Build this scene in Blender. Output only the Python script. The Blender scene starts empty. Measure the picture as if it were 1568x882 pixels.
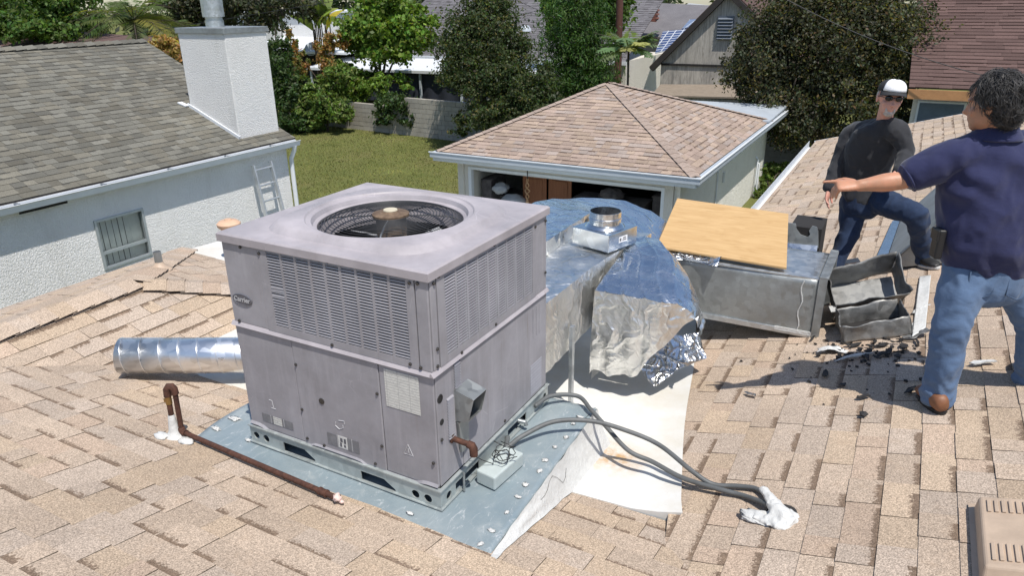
import bpy, bmesh, math, random
import numpy as np
from mathutils import Vector, Matrix, noise
from bpy_extras import mesh_utils

scene = bpy.context.scene
COL = scene.collection
R = math.radians
PI = math.pi

# ------------------------------------------------------------------ camera
CAM = np.array([1.6168, -2.2212, 2.1770])
YAW, PITCH, ROLL, FPX = -0.50431, 0.38082, -0.012946, 1108.73
_f = np.array([math.sin(YAW)*math.cos(PITCH), math.cos(YAW)*math.cos(PITCH), -math.sin(PITCH)])
_r = np.cross(_f, [0, 0, 1]); _r /= np.linalg.norm(_r)
_u = np.cross(_r, _f)
_r, _u = _r*math.cos(ROLL)+_u*math.sin(ROLL), -_r*math.sin(ROLL)+_u*math.cos(ROLL)
cam_d = bpy.data.cameras.new('camera')
cam_d.sensor_width = 36.0
cam_d.lens = FPX/1568*36.0
cam_d.clip_start = 0.05
cam_d.clip_end = 1500
cam = bpy.data.objects.new('camera', cam_d)
COL.objects.link(cam)
cam.matrix_world = Matrix(((_r[0], _u[0], -_f[0], CAM[0]), (_r[1], _u[1], -_f[1], CAM[1]),
                           (_r[2], _u[2], -_f[2], CAM[2]), (0, 0, 0, 1)))
scene.camera = cam

# ------------------------------------------------------------------ sky and sun
SUN_EL = R(65.0)
SUN_TO = Vector((0.80*math.cos(SUN_EL), -0.60*math.cos(SUN_EL), math.sin(SUN_EL)))   # towards the sun
world = bpy.data.worlds.new('World'); scene.world = world; world.use_nodes = True
wn = world.node_tree; wn.nodes.clear()
sky = wn.nodes.new('ShaderNodeTexSky'); sky.sky_type = 'NISHITA'; sky.sun_disc = False
sky.sun_elevation = SUN_EL
sky.sun_rotation = math.atan2(SUN_TO.x, SUN_TO.y)
sky.air_density = 1.0; sky.dust_density = 0.6; sky.ozone_density = 1.4
bg = wn.nodes.new('ShaderNodeBackground'); bg.inputs[1].default_value = 0.115
wo = wn.nodes.new('ShaderNodeOutputWorld')
wn.links.new(sky.outputs[0], bg.inputs[0]); wn.links.new(bg.outputs[0], wo.inputs[0])
sun_d = bpy.data.lights.new('sun', 'SUN'); sun_d.energy = 4.2; sun_d.angle = R(0.53); sun_d.color = (1.0, 0.955, 0.89)
sun = bpy.data.objects.new('sun', sun_d); COL.objects.link(sun)
sun.rotation_euler = SUN_TO.to_track_quat('Z', 'Y').to_euler()
scene.view_settings.view_transform = 'Standard'
scene.view_settings.look = 'None'
scene.view_settings.gamma = 1.0
scene.view_settings.exposure = 0.33
scene.view_settings.use_curve_mapping = False

# ------------------------------------------------------------------ helpers
WL = {}            # world location of each empty / object

def at(px, py, Y):
    """world point on the vertical plane y = Y seen at this place of the photograph"""
    d = _f + _r*(px-784)/FPX - _u*(py-441)/FPX
    t = (Y-CAM[1])/d[1]
    return Vector(CAM+t*d)

def topix(p):
    d = np.array(p)-CAM
    w = d@_f
    return 784+FPX*(d@_r)/w, 441-FPX*(d@_u)/w, w

def tag(o, label=None, cat=None, group=None, kind=None):
    if label: o['label'] = label
    if cat: o['category'] = cat
    if group: o['group'] = group
    if kind: o['kind'] = kind
    return o

def empty(name, loc, label=None, cat=None, group=None):
    o = bpy.data.objects.new(name, None); COL.objects.link(o)
    o.empty_display_size = 0.1
    o.location = loc; WL[o.name] = Vector(loc)
    return tag(o, label, cat, group)

class MB:
    """collects shapes given in world coordinates and builds ONE mesh object"""
    def __init__(s): s.v = []; s.f = []; s.c = []
    def add(s, vs, fs, col=None):
        n = len(s.v); s.v += [tuple(p) for p in vs]
        for f in fs:
            s.f.append([i+n for i in f]); s.c.append(col)
        return s
    def box(s, lo, hi, col=None):
        (a, b, c), (d, e, f) = lo, hi
        return s.add([(a,b,c),(d,b,c),(d,e,c),(a,e,c),(a,b,f),(d,b,f),(d,e,f),(a,e,f)],
              [(0,3,2,1),(4,5,6,7),(0,1,5,4),(1,2,6,5),(2,3,7,6),(3,0,4,7)], col)
    def obox(s, c, ax, half, col=None):
        """oriented box: centre, three axes, three half sizes"""
        c = Vector(c); X, Y, Z = [Vector(a).normalized()*h for a, h in zip(ax, half)]
        vs = [c+X*i+Y*j+Z*k for k in (-1, 1) for i, j in ((-1,-1),(1,-1),(1,1),(-1,1))]
        return s.add(vs, [(0,3,2,1),(4,5,6,7),(0,1,5,4),(1,2,6,5),(2,3,7,6),(3,0,4,7)], col)
    def tube(s, pts, r, n=8, caps=True, col=None):
        pts = [Vector(p) for p in pts]
        rs = r if isinstance(r, (list, tuple)) else [r]*len(pts)
        T = []
        for i in range(len(pts)):
            a = pts[max(i-1, 0)]; b = pts[min(i+1, len(pts)-1)]
            t = (b-a)
            T.append(t.normalized() if t.length > 1e-9 else Vector((0,0,1)))
        ref = Vector((0,0,1)) if abs(T[0].z) < 0.9 else Vector((1,0,0))
        N = (ref - T[0]*ref.dot(T[0])).normalized()
        vs = []; fs = []
        for i, p in enumerate(pts):
            N = (N - T[i]*N.dot(T[i]))
            if N.length < 1e-6: N = T[i].orthogonal()
            N.normalize()
            B = T[i].cross(N)
            for k in range(n):
                a = 2*PI*k/n
                vs.append(p+(N*math.cos(a)+B*math.sin(a))*rs[i])
        for i in range(len(pts)-1):
            for k in range(n):
                k2 = (k+1) % n
                fs.append((i*n+k, i*n+k2, (i+1)*n+k2, (i+1)*n+k))
        if caps:
            fs.append(tuple(range(n-1, -1, -1))); fs.append(tuple((len(pts)-1)*n+k for k in range(n)))
        return s.add(vs, fs, col)
    def lathe(s, c, prof, n=32, axis=(0,0,1), cap0=False, cap1=False, col=None):
        """profile of (radius, height) about an axis"""
        c = Vector(c); A = Vector(axis).normalized(); X = A.orthogonal().normalized(); Y = A.cross(X)
        vs = []; fs = []
        for r, h in prof:
            for k in range(n):
                a = 2*PI*k/n
                vs.append(c+A*h+(X*math.cos(a)+Y*math.sin(a))*r)
        for i in range(len(prof)-1):
            for k in range(n):
                k2 = (k+1) % n
                fs.append((i*n+k, i*n+k2, (i+1)*n+k2, (i+1)*n+k))
        if cap0: fs.append(tuple(range(n-1, -1, -1)))
        if cap1: fs.append(tuple((len(prof)-1)*n+k for k in range(n)))
        return s.add(vs, fs, col)
    def prism(s, poly, off, col=None):
        """polygon (3D points) extruded by a vector"""
        n = len(poly); off = Vector(off); P = [Vector(p) for p in poly]
        vs = P+[p+off for p in P]
        fs = [tuple(range(n-1, -1, -1)), tuple(range(n, 2*n))]
        for k in range(n):
            k2 = (k+1) % n
            fs.append((k, k2, n+k2, n+k))
        return s.add(vs, fs, col)
    def grid(s, fn, nu, nv, col=None, wrap=False):
        vs = [fn(i/nu, j/nv) for j in range(nv+1) for i in range(nu+1)]
        fs = [(j*(nu+1)+i, j*(nu+1)+i+1, (j+1)*(nu+1)+i+1, (j+1)*(nu+1)+i) for j in range(nv) for i in range(nu)]
        return s.add(vs, fs, col)
    def mesh(s, name, origin):
        m = bpy.data.meshes.new(name)
        o = Vector(origin)
        m.from_pydata([(a-o.x, b-o.y, c-o.z) for a, b, c in s.v], [], s.f)
        if any(c is not None for c in s.c):
            at_ = m.color_attributes.new('tint', 'FLOAT_COLOR', 'CORNER')
            buf = []
            for p, c in zip(m.polygons, s.c):
                c = c if c is not None else (1, 1, 1)
                if isinstance(c, list):
                    for q in c: buf += [q[0], q[1], q[2], q[3]]
                else: buf += [c[0], c[1], c[2], 0.0]*p.loop_total
            at_.data.foreach_set('color', buf)
        m.validate(); m.update()
        return m
    def centre(s):
        a = np.array(s.v)
        return Vector((a.min(0)+a.max(0))/2)

def fixn(m):
    b = bmesh.new(); b.from_mesh(m); bmesh.ops.recalc_face_normals(b, faces=b.faces); b.to_mesh(m); b.free()

def obj(name, mb, mat, parent=None, smooth=None, bevel=0, segs=2, fix=True, origin=None, weld=0):
    """links the collected shapes as one mesh object; parent offsets are translation only"""
    c = Vector(origin) if origin is not None else mb.centre()
    if 'shingle' in mat.name: mb.c = [k if k is not None else (1, 1, 1) for k in mb.c]
    m = mb.mesh(name, c)
    if fix or weld:
        b = bmesh.new(); b.from_mesh(m)
        if weld: bmesh.ops.remove_doubles(b, verts=b.verts, dist=weld)
        bmesh.ops.recalc_face_normals(b, faces=b.faces); b.to_mesh(m); b.free()
    m.materials.append(mat)
    o = bpy.data.objects.new(name, m); COL.objects.link(o)
    WL[o.name] = c
    if parent is not None:
        o.parent = parent; o.location = c-WL[parent.name]
    else: o.location = c
    if smooth is not None:
        m.shade_smooth()
        if smooth < 180: m.set_sharp_from_angle(angle=R(smooth))
    if bevel:
        md = o.modifiers.new('bevel', 'BEVEL'); md.width = bevel; md.segments = segs; md.limit_method = 'ANGLE'; md.angle_limit = R(35)
        md.harden_normals = False
    return o

def thingobj(name, mb, mat, label, cat, group=None, **k):
    return tag(obj(name, mb, mat, None, **k), label, cat, group)

def bake(mb, voxel, smooth=4, fn=None):
    """voxel-unites the collected closed shapes and returns a new MB-like object with one continuous surface"""
    m = mb.mesh('tmp', (0, 0, 0)); fixn(m)
    o = bpy.data.objects.new('tmp', m); COL.objects.link(o)
    md = o.modifiers.new('r', 'REMESH'); md.mode = 'VOXEL'; md.voxel_size = voxel; md.adaptivity = 0
    if smooth:
        ms = o.modifiers.new('s', 'SMOOTH'); ms.factor = 0.5; ms.iterations = smooth
    dg = bpy.context.evaluated_depsgraph_get()
    me = o.evaluated_get(dg).to_mesh()
    out = MB()
    co = np.empty(len(me.vertices)*3); me.vertices.foreach_get('co', co); co = co.reshape(-1, 3)
    if fn is not None:
        no = np.empty(len(me.vertices)*3); me.vertices.foreach_get('normal', no); no = no.reshape(-1, 3)
        co = fn(co, no)
    out.v = [tuple(p) for p in co.tolist()]
    out.f = [list(p.vertices) for p in me.polygons]; out.c = [None]*len(out.f)
    o.evaluated_get(dg).to_mesh_clear()
    bpy.data.objects.remove(o); bpy.data.meshes.remove(m)
    return out

def text_mb(txt, size, origin, ux, uy, depth=0.0, bold=False):
    """flat lettering as mesh on the plane spanned by ux, uy, centred on origin"""
    cu = bpy.data.curves.new('t', 'FONT'); cu.body = txt; cu.size = size; cu.align_x = 'CENTER'; cu.align_y = 'CENTER'
    cu.extrude = depth
    if bold: cu.offset = size*0.02
    cu.resolution_u = 2
    o = bpy.data.objects.new('t', cu); COL.objects.link(o)
    dg = bpy.context.evaluated_depsgraph_get()
    me = o.evaluated_get(dg).to_mesh()
    O, X, Y = Vector(origin), Vector(ux).normalized(), Vector(uy).normalized(); Z = X.cross(Y)
    out = MB()
    out.v = [tuple(O+X*v.co.x+Y*v.co.y+Z*v.co.z) for v in me.vertices]
    out.f = [list(p.vertices) for p in me.polygons]; out.c = [None]*len(out.f)
    o.evaluated_get(dg).to_mesh_clear()
    bpy.data.objects.remove(o); bpy.data.curves.remove(cu)
    return out

# ------------------------------------------------------------------ materials
class NT:
    def __init__(s, name):
        s.m = bpy.data.materials.new(name); s.m.use_nodes = True
        s.t = s.m.node_tree; s.t.nodes.clear()
        s.out = s.n('ShaderNodeOutputMaterial'); s.b = s.n('ShaderNodeBsdfPrincipled')
        s.l(s.b.outputs[0], s.out.inputs[0]); s._pos = None
    def n(s, t, **k):
        x = s.t.nodes.new(t)
        for a, v in k.items(): setattr(x, a, v)
        return x
    def l(s, a, b): s.t.links.new(a, b)
    @property
    def pos(s):
        if s._pos is None: s._pos = s.n('ShaderNodeNewGeometry').outputs['Position']
        return s._pos
    def stretch(s, sc, src=None):
        mp = s.n('ShaderNodeMapping'); mp.inputs['Scale'].default_value = sc
        s.l(src or s.pos, mp.inputs[0]); return mp.outputs[0]
    def noise(s, scale, detail=4, rough=0.6, vec=None, dist=0):
        x = s.n('ShaderNodeTexNoise'); x.inputs['Scale'].default_value = scale; x.inputs['Detail'].default_value = detail
        x.inputs['Roughness'].default_value = rough; x.inputs['Distortion'].default_value = dist
        s.l(vec or s.pos, x.inputs['Vector']); return x.outputs['Fac']
    def voro(s, scale, feature='F1', out='Distance', vec=None):
        x = s.n('ShaderNodeTexVoronoi'); x.feature = feature; x.inputs['Scale'].default_value = scale
        s.l(vec or s.pos, x.inputs['Vector']); return x.outputs[out]
    def ramp(s, fac, stops):
        x = s.n('ShaderNodeValToRGB'); e = x.color_ramp.elements
        while len(e) < len(stops): e.new(0.5)
        for el, (p, c) in zip(e, stops):
            el.position = p; el.color = (c, c, c, 1) if not isinstance(c, (tuple, list)) else (*c, 1)
        s.l(fac, x.inputs[0]); return x.outputs[0]
    def mix(s, fac, a, b, mode='MIX'):
        x = s.n('ShaderNodeMix', data_type='RGBA', blend_type=mode)
        for i, v in ((0, fac), (6, a), (7, b)):
            if isinstance(v, (int, float)): x.inputs[i].default_value = v
            elif isinstance(v, (tuple, list)): x.inputs[i].default_value = (*v, 1)
            else: s.l(v, x.inputs[i])
        return x.outputs[2]
    def math(s, op, a, b=None):
        x = s.n('ShaderNodeMath', operation=op)
        for i, v in ((0, a), (1, b)):
            if v is None: continue
            if isinstance(v, (int, float)): x.inputs[i].default_value = v
            else: s.l(v, x.inputs[i])
        return x.outputs[0]
    def set(s, key, v):
        i = s.b.inputs[key]
        if isinstance(v, (int, float)): i.default_value = v
        elif isinstance(v, (tuple, list)): i.default_value = (*v, 1) if i.type == 'RGBA' else tuple(v)
        else: s.l(v, i)
    def bump(s, h, strength=0.3, dist=0.01):
        x = s.n('ShaderNodeBump'); x.inputs['Strength'].default_value = strength; x.inputs['Distance'].default_value = dist
        s.l(h, x.inputs['Height'])
        if s.b.inputs['Normal'].is_linked:
            s.l(s.b.inputs['Normal'].links[0].from_socket, x.inputs['Normal'])
        s.l(x.outputs[0], s.b.inputs['Normal'])
    def attr(s, name='tint'):
        x = s.n('ShaderNodeAttribute'); x.attribute_name = name; return x.outputs['Color']

def simple(name, c, rough=0.6, metal=0.0, var=0.12, scale=6.0, bump=0.0, bscale=60.0, bdist=0.004, c2=None, spec=None):
    t = NT(name)
    nz = t.noise(scale, 5, 0.65)
    a = tuple(x*(1-var) for x in c); b = c2 or tuple(min(1, x*(1+var)) for x in c)
    t.set('Base Color', t.mix(t.ramp(nz, [(0.3, 0.0), (0.7, 1.0)]), a, b))
    t.set('Roughness', rough); t.set('Metallic', metal)
    if spec is not None: t.set('Specular IOR Level', spec)
    if bump: t.bump(t.noise(bscale, 4, 0.6), bump, bdist)
    return t.m

def shingle_mat(name, base, gran=0.45, gscale=150.0, warm=None, band=(0.45, 0.405, 0.375)):
    t = NT(name)
    an = t.n('ShaderNodeAttribute'); an.attribute_name = 'tint'
    col = t.mix(1.0, base, an.outputs['Color'], 'MULTIPLY')
    edge = t.math('ADD', an.outputs['Alpha'], t.math('MULTIPLY', t.math('SUBTRACT', t.noise(gscale*0.45, 3, 0.8), 0.5), 1.5))
    col = t.mix(t.ramp(edge, [(0.42, 0.0), (0.58, 1.0)]), col, tuple(x*y for x, y in zip(base, band)))
    g = t.noise(gscale, 2, 0.8)
    g2 = t.voro(gscale*1.6, 'F1', 'Color')
    col = t.mix(1.0, col, t.ramp(g, [(0.25, 1-gran), (0.5, 1.0), (0.75, 1+gran*0.8)]), 'MULTIPLY')
    bw = t.n('ShaderNodeRGBToBW'); t.l(g2, bw.inputs[0])
    col = t.mix(1.0, col, t.ramp(bw.outputs[0], [(0.15, 1-gran*0.7), (0.85, 1+gran*0.6)]), 'MULTIPLY')
    big = t.noise(1.1, 4, 0.6)
    wear = t.noise(6.5, 5, 0.75, dist=1.0)
    col = t.mix(t.ramp(wear, [(0.57, 0.0), (0.72, 0.30)]), col, tuple(x*0.62 for x in base))
    col = t.mix(1.0, col, t.ramp(big, [(0.3, (0.86, 0.85, 0.84)), (0.7, (1.06, 1.05, 1.03))]), 'MULTIPLY')
    if warm:
        col = t.mix(t.ramp(t.noise(9, 4, 0.7), [(0.55, 0.0), (0.8, 0.35)]), col, warm)
    t.set('Base Color', col); t.set('Roughness', 0.95); t.set('Specular IOR Level', 0.15)
    t.bump(t.noise(gscale*1.3, 2, 0.7), 0.5, 0.0022)
    return t.m

M = {}
M['shingle_tan'] = shingle_mat('tan_shingle', (0.435, 0.352, 0.278), warm=(0.40, 0.285, 0.19))
M['deck'] = simple('dark_underlay', (0.06, 0.05, 0.045), 0.95)
M['shingle_grey'] = shingle_mat('grey_shingle', (0.150, 0.146, 0.130), gran=0.3, gscale=120, band=(0.66, 0.66, 0.66))
M['shingle_garage'] = shingle_mat('garage_shingle', (0.335, 0.268, 0.228), gran=0.3, gscale=90)
M['shingle_brown'] = shingle_mat('brown_shingle', (0.115, 0.075, 0.068), gran=0.25, gscale=60)
M['shingle_far'] = shingle_mat('far_grey_shingle', (0.155, 0.15, 0.16), gran=0.25, gscale=40)

def stucco(name, c, scale=42.0, strength=0.7, dist=0.03, var=0.1):
    t = NT(name)
    n1 = t.noise(scale, 5, 0.62, dist=0.6); n2 = t.noise(0.8, 5, 0.7)
    n3 = t.noise(1.6, 6, 0.78, vec=t.stretch((1.6, 1.6, 0.22)))
    col = t.mix(t.ramp(n2, [(0.3, 0.0), (0.75, 1.0)]), tuple(x*(1-var) for x in c), tuple(min(1, x*1.04) for x in c))
    col = t.mix(t.ramp(n3, [(0.54, 0.0), (0.76, 0.32)]), col, (c[0]*0.60, c[1]*0.58, c[2]*0.54))
    t.set('Base Color', col); t.set('Roughness', 0.92); t.set('Specular IOR Level', 0.2)
    t.bump(t.ramp(n1, [(0.35, 0.0), (0.62, 1.0)]), strength, dist)
    return t.m
M['stucco_white'] = stucco('white_stucco', (0.87, 0.86, 0.835), dist=0.020)
M['stucco_chimney'] = stucco('chimney_stucco', (0.81, 0.80, 0.775), scale=48, dist=0.018)
M['stucco_cream'] = stucco('cream_stucco', (0.62, 0.585, 0.52), scale=14, strength=0.4, dist=0.02)
M['stucco_grey'] = stucco('pale_stucco', (0.76, 0.73, 0.66), scale=12, strength=0.4, dist=0.02)
M['trim_white'] = simple('white_trim_paint', (0.66, 0.68, 0.70), 0.45, var=0.06, scale=4)
M['trim_grey'] = simple('grey_gutter_paint', (0.42, 0.46, 0.50), 0.4, var=0.08, scale=3)
M['black'] = simple('black_plastic', (0.012, 0.012, 0.013), 0.5)
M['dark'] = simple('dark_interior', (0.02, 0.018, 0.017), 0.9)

def unit_paint(name, c, streak=True):
    t = NT(name)
    n1 = t.noise(3.2, 6, 0.68)
    n2 = t.noise(5.0, 5, 0.7, vec=t.stretch((2.6, 2.6, 0.28)))
    n3 = t.noise(46, 3, 0.7)
    col = t.mix(t.ramp(n1, [(0.3, 0.0), (0.72, 1.0)]), tuple(x*0.74 for x in c), tuple(x*1.14 for x in c))
    if streak: col = t.mix(t.ramp(n2, [(0.52, 0.0), (0.78, 0.5)]), col, tuple(x*1.35 for x in c))
    col = t.mix(t.ramp(n3, [(0.6, 0.0), (0.85, 0.3)]), col, tuple(x*0.7 for x in c))
    rust = t.ramp(t.noise(7.0, 6, 0.75), [(0.67, 0.0), (0.78, 0.35)])
    col = t.mix(rust, col, (c[0]*0.78, c[1]*0.72, c[2]*0.66))
    run = t.noise(9.0, 4, 0.7, vec=t.stretch((3.0, 3.0, 0.16)))
    col = t.mix(t.math('MULTIPLY', t.ramp(run, [(0.60, 0.0), (0.70, 0.55)]), t.ramp(t.noise(1.1, 3, 0.6), [(0.45, 0.0), (0.6, 1.0)])), col, (c[0]*0.62, c[1]*0.50, c[2]*0.42))
    scr = t.voro(5.0, 'DISTANCE_TO_EDGE', vec=t.stretch((1.0, 1.0, 3.5)))
    col = t.mix(t.math('MULTIPLY', t.ramp(scr, [(0.0, 0.5), (0.008, 0.0)]), t.ramp(t.noise(2.3, 3, 0.6), [(0.5, 0.0), (0.6, 1.0)])), col, tuple(x*1.5 for x in c))
    t.set('Base Color', col); t.set('Roughness', t.ramp(n1, [(0.3, 0.45), (0.7, 0.68)])); t.set('Specular IOR Level', 0.45)
    t.bump(t.noise(1.6, 3, 0.5), 0.3, 0.014); t.bump(t.noise(6.0, 2, 0.5), 0.2, 0.004)
    return t.m
M['unit'] = unit_paint('weathered_lavender_grey_paint', (0.288, 0.280, 0.298))
M['unit_lid'] = unit_paint('chalky_lid_paint', (0.365, 0.335, 0.350), False)
M['unit_dark'] = simple('shadowed_coil', (0.035, 0.034, 0.036), 0.7, metal=0.3)

def galv(name, c=(0.55, 0.58, 0.60), rough=0.38, metal=0.85, spangle=24.0, stain=0.35, bumpd=0.004, dirt=(0.30, 0.29, 0.27)):
    t = NT(name)
    sp = t.voro(spangle, 'F1', 'Color')
    bw = t.n('ShaderNodeRGBToBW'); t.l(sp, bw.inputs[0])
    nz = t.noise(2.6, 6, 0.7)
    col = t.mix(bw.outputs[0], tuple(x*0.82 for x in c), tuple(min(1, x*1.12) for x in c))
    col = t.mix(t.math('MULTIPLY', t.ramp(nz, [(0.42, 0.0), (0.7, 1.0)]), stain), col, dirt)
    t.set('Base Color', col); t.set('Metallic', metal)
    r2 = t.ramp(t.math('ADD', t.math('MULTIPLY', bw.outputs[0], 0.5), t.math('MULTIPLY', nz, 0.5)), [(0.2, rough*0.75), (0.8, min(1, rough*1.4))])
    t.set('Roughness', r2)
    t.bump(t.noise(2.2, 3, 0.5), 0.35, bumpd*3)
    t.bump(t.noise(30, 3, 0.6), 0.2, bumpd*0.3)
    return t.m
M['galv'] = galv('galvanised_steel')
M['galv_dull'] = galv('dull_galvanised_steel', (0.36, 0.38, 0.38), 0.5, 0.75, stain=0.6, dirt=(0.20, 0.20, 0.19))
M['galv_new'] = galv('new_galvanised_steel', (0.72, 0.75, 0.77), 0.2, 1.0, spangle=16, stain=0.12, bumpd=0.002)
M['galv_blue'] = galv('clean_sheet_steel', (0.62, 0.66, 0.70), 0.26, 1.0, stain=0.15)
M['galv_spiral'] = galv('spiral_duct_steel', (0.82, 0.83, 0.84), 0.33, 0.95, spangle=20, stain=0.1, bumpd=0.0015)

def platform_mat():
    t = NT('weathered_platform_sheet')
    nz = t.noise(1.5, 6, 0.72); n2 = t.noise(6, 6, 0.75, dist=1.5); n3 = t.noise(16, 5, 0.8, vec=t.stretch((1.0, 0.35, 1.0)), dist=2.0)
    col = t.mix(t.ramp(nz, [(0.35, 0.0), (0.68, 1.0)]), (0.215, 0.275, 0.305), (0.32, 0.365, 0.375))
    col = t.mix(t.ramp(n2, [(0.55, 0.0), (0.75, 0.55)]), col, (0.44, 0.46, 0.45))
    col = t.mix(t.ramp(n3, [(0.57, 0.0), (0.70, 0.8)]), col, (0.60, 0.62, 0.62))
    col = t.mix(t.ramp(t.noise(3.1, 4, 0.6), [(0.66, 0.0), (0.8, 0.6)]), col, (0.42, 0.40, 0.27))
    t.set('Base Color', col); t.set('Metallic', 0.25); t.set('Roughness', t.ramp(n2, [(0.3, 0.36), (0.7, 0.6)]))
    t.bump(nz, 0.3, 0.02)
    return t.m
M['platform'] = platform_mat()

def membrane_mat():
    t = NT('white_roof_coating')
    n1 = t.noise(1.7, 6, 0.72); n2 = t.noise(75, 3, 0.75); n3 = t.noise(9, 5, 0.7)
    col = t.mix(t.ramp(n1, [(0.4, 0.0), (0.72, 1.0)]), (0.62, 0.615, 0.59), (0.54, 0.50, 0.42))
    col = t.mix(t.ramp(n2, [(0.60, 0.0), (0.72, 0.30)]), col, (0.42, 0.40, 0.36))
    col = t.mix(t.ramp(n3, [(0.62, 0.0), (0.85, 0.35)]), col, (0.55, 0.50, 0.42))
    vd = t.n('ShaderNodeVectorMath', operation='DISTANCE'); t.l(t.pos, vd.inputs[0]); vd.inputs[1].default_value = (0.47, 1.02, -0.21)
    rs = t.math('MULTIPLY', t.ramp(vd.outputs['Value'], [(0.03, 0.85), (0.22, 0.0)]), t.ramp(t.noise(14, 5, 0.75), [(0.35, 0.1), (0.6, 1.0)]))
    col = t.mix(rs, col, (0.42, 0.22, 0.05))
    t.set('Base Color', col); t.set('Roughness', 0.85)
    t.bump(n2, 0.35, 0.003); t.bump(t.noise(5, 3), 0.3, 0.01)
    return t.m
M['membrane'] = membrane_mat()
M['mastic'] = simple('white_mastic', (0.55, 0.55, 0.53), 0.6, var=0.06, scale=20, bump=0.6, bscale=35, bdist=0.012)

def foil_mat(name, c, rough, scrim=True, crease=1.0, kraft=0.0):
    t = NT(name)
    nz = t.noise(2.2, 4, 0.6)
    t.set('Base Color', t.mix(t.ramp(nz, [(0.3, 0.0), (0.7, 1.0)]), tuple(x*0.88 for x in c), c))
    t.set('Metallic', 1.0-kraft); t.set('Roughness', t.ramp(t.noise(7, 4, 0.7), [(0.3, rough*0.7), (0.7, rough*1.5)]))
    warp = t.n('ShaderNodeVectorMath', operation='ADD'); nv = t.n('ShaderNodeTexNoise'); nv.inputs['Scale'].default_value = 6.0; t.l(t.pos, nv.inputs['Vector'])
    sc_ = t.n('ShaderNodeVectorMath', operation='SCALE'); sc_.inputs['Scale'].default_value = 0.22; t.l(nv.outputs['Color'], sc_.inputs[0]); t.l(t.pos, warp.inputs[0]); t.l(sc_.outputs[0], warp.inputs[1])
    wv = warp.outputs[0]
    for k_, st_, d_ in ((5.0, 0.7, 0.03), (13.0, 0.45, 0.012)):
        cr = t.voro(k_, 'DISTANCE_TO_EDGE', vec=t.stretch((1.0, 1.0, 0.55), wv))
        t.bump(t.ramp(cr, [(0.0, 1.0), (0.10, 0.35), (0.5, 0.0)]), st_*crease, d_)
    t.bump(t.noise(13, 5, 0.65, dist=0.8), 0.35*crease, 0.02)
    if scrim:
        w1 = t.n('ShaderNodeTexWave', wave_type='BANDS', bands_direction='Z'); w1.inputs['Scale'].default_value = 11; w1.inputs['Distortion'].default_value = 0.6
        t.l(t.pos, w1.inputs[0])
        w2 = t.n('ShaderNodeTexWave', wave_type='BANDS', bands_direction='DIAGONAL'); w2.inputs['Scale'].default_value = 9; w2.inputs['Distortion'].default_value = 0.6
        t.l(t.pos, w2.inputs[0])
        s_ = t.math('MAXIMUM', t.ramp(w1.outputs['Fac'], [(0.9, 0.0), (0.98, 1.0)]), t.ramp(w2.outputs['Fac'], [(0.9, 0.0), (0.98, 1.0)]))
        t.bump(s_, 0.22, 0.003)
    return t.m
M['foil'] = foil_mat('foil_wrap', (0.82, 0.82, 0.80), 0.36, crease=0.5)
M['foil_smooth'] = foil_mat('taut_foil_wrap', (0.74, 0.77, 0.80), 0.24, crease=0.28)
M['foil_crumple'] = foil_mat('crumpled_foil', (0.82, 0.83, 0.84), 0.24, scrim=False, crease=1.6)

def wood_mat(name, c1, c2, sc=(1.2, 14, 14)):
    t = NT(name)
    n1 = t.noise(2.6, 5, 0.6, vec=t.stretch(sc), dist=1.2); n2 = t.noise(30, 4, 0.7, vec=t.stretch((0.15, 1, 1)))
    col = t.mix(t.ramp(n1, [(0.3, 0.0), (0.7, 1.0)]), c1, c2)
    col = t.mix(t.ramp(n2, [(0.58, 0.0), (0.8, 0.45)]), col, tuple(x*0.62 for x in c1))
    t.set('Base Color', col); t.set('Roughness', 0.75)
    t.bump(n1, 0.2, 0.002)
    return t.m
M['plywood'] = wood_mat('yellow_plywood', (0.43, 0.265, 0.11), (0.55, 0.365, 0.175), (1.6, 9, 9))
M['ply_edge'] = wood_mat('plywood_edge', (0.25, 0.14, 0.06), (0.42, 0.26, 0.12))
M['brown_door'] = wood_mat('brown_door_wood', (0.16, 0.055, 0.022), (0.22, 0.085, 0.035), (6, 6, 0.8))
M['barn'] = None

def rust_mat():
    t = NT('rusty_pipe')
    n1 = t.noise(38, 5, 0.75)
    col = t.mix(t.ramp(n1, [(0.3, 0.0), (0.7, 1.0)]), (0.035, 0.016, 0.012), (0.135, 0.058, 0.036))
    t.set('Base Color', col); t.set('Roughness', 0.8); t.set('Metallic', 0.25); t.bump(n1, 0.4, 0.003)
    return t.m
M['rust'] = rust_mat()
M['brass'] = simple('dull_brass', (0.35, 0.22, 0.08), 0.45, metal=0.8)
M['conduit'] = simple('grey_conduit', (0.10, 0.105, 0.105), 0.55, var=0.2, scale=14)
M['concrete'] = simple('pale_block', (0.40, 0.45, 0.44), 0.9, var=0.07, scale=20, bump=0.3, bscale=150)
M['wire'] = simple('black_wire', (0.02, 0.02, 0.02), 0.5)
M['tan_metal'] = simple('tan_vent_paint', (0.45, 0.345, 0.255), 0.55, var=0.18, scale=5)
M['grass'] = None
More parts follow.
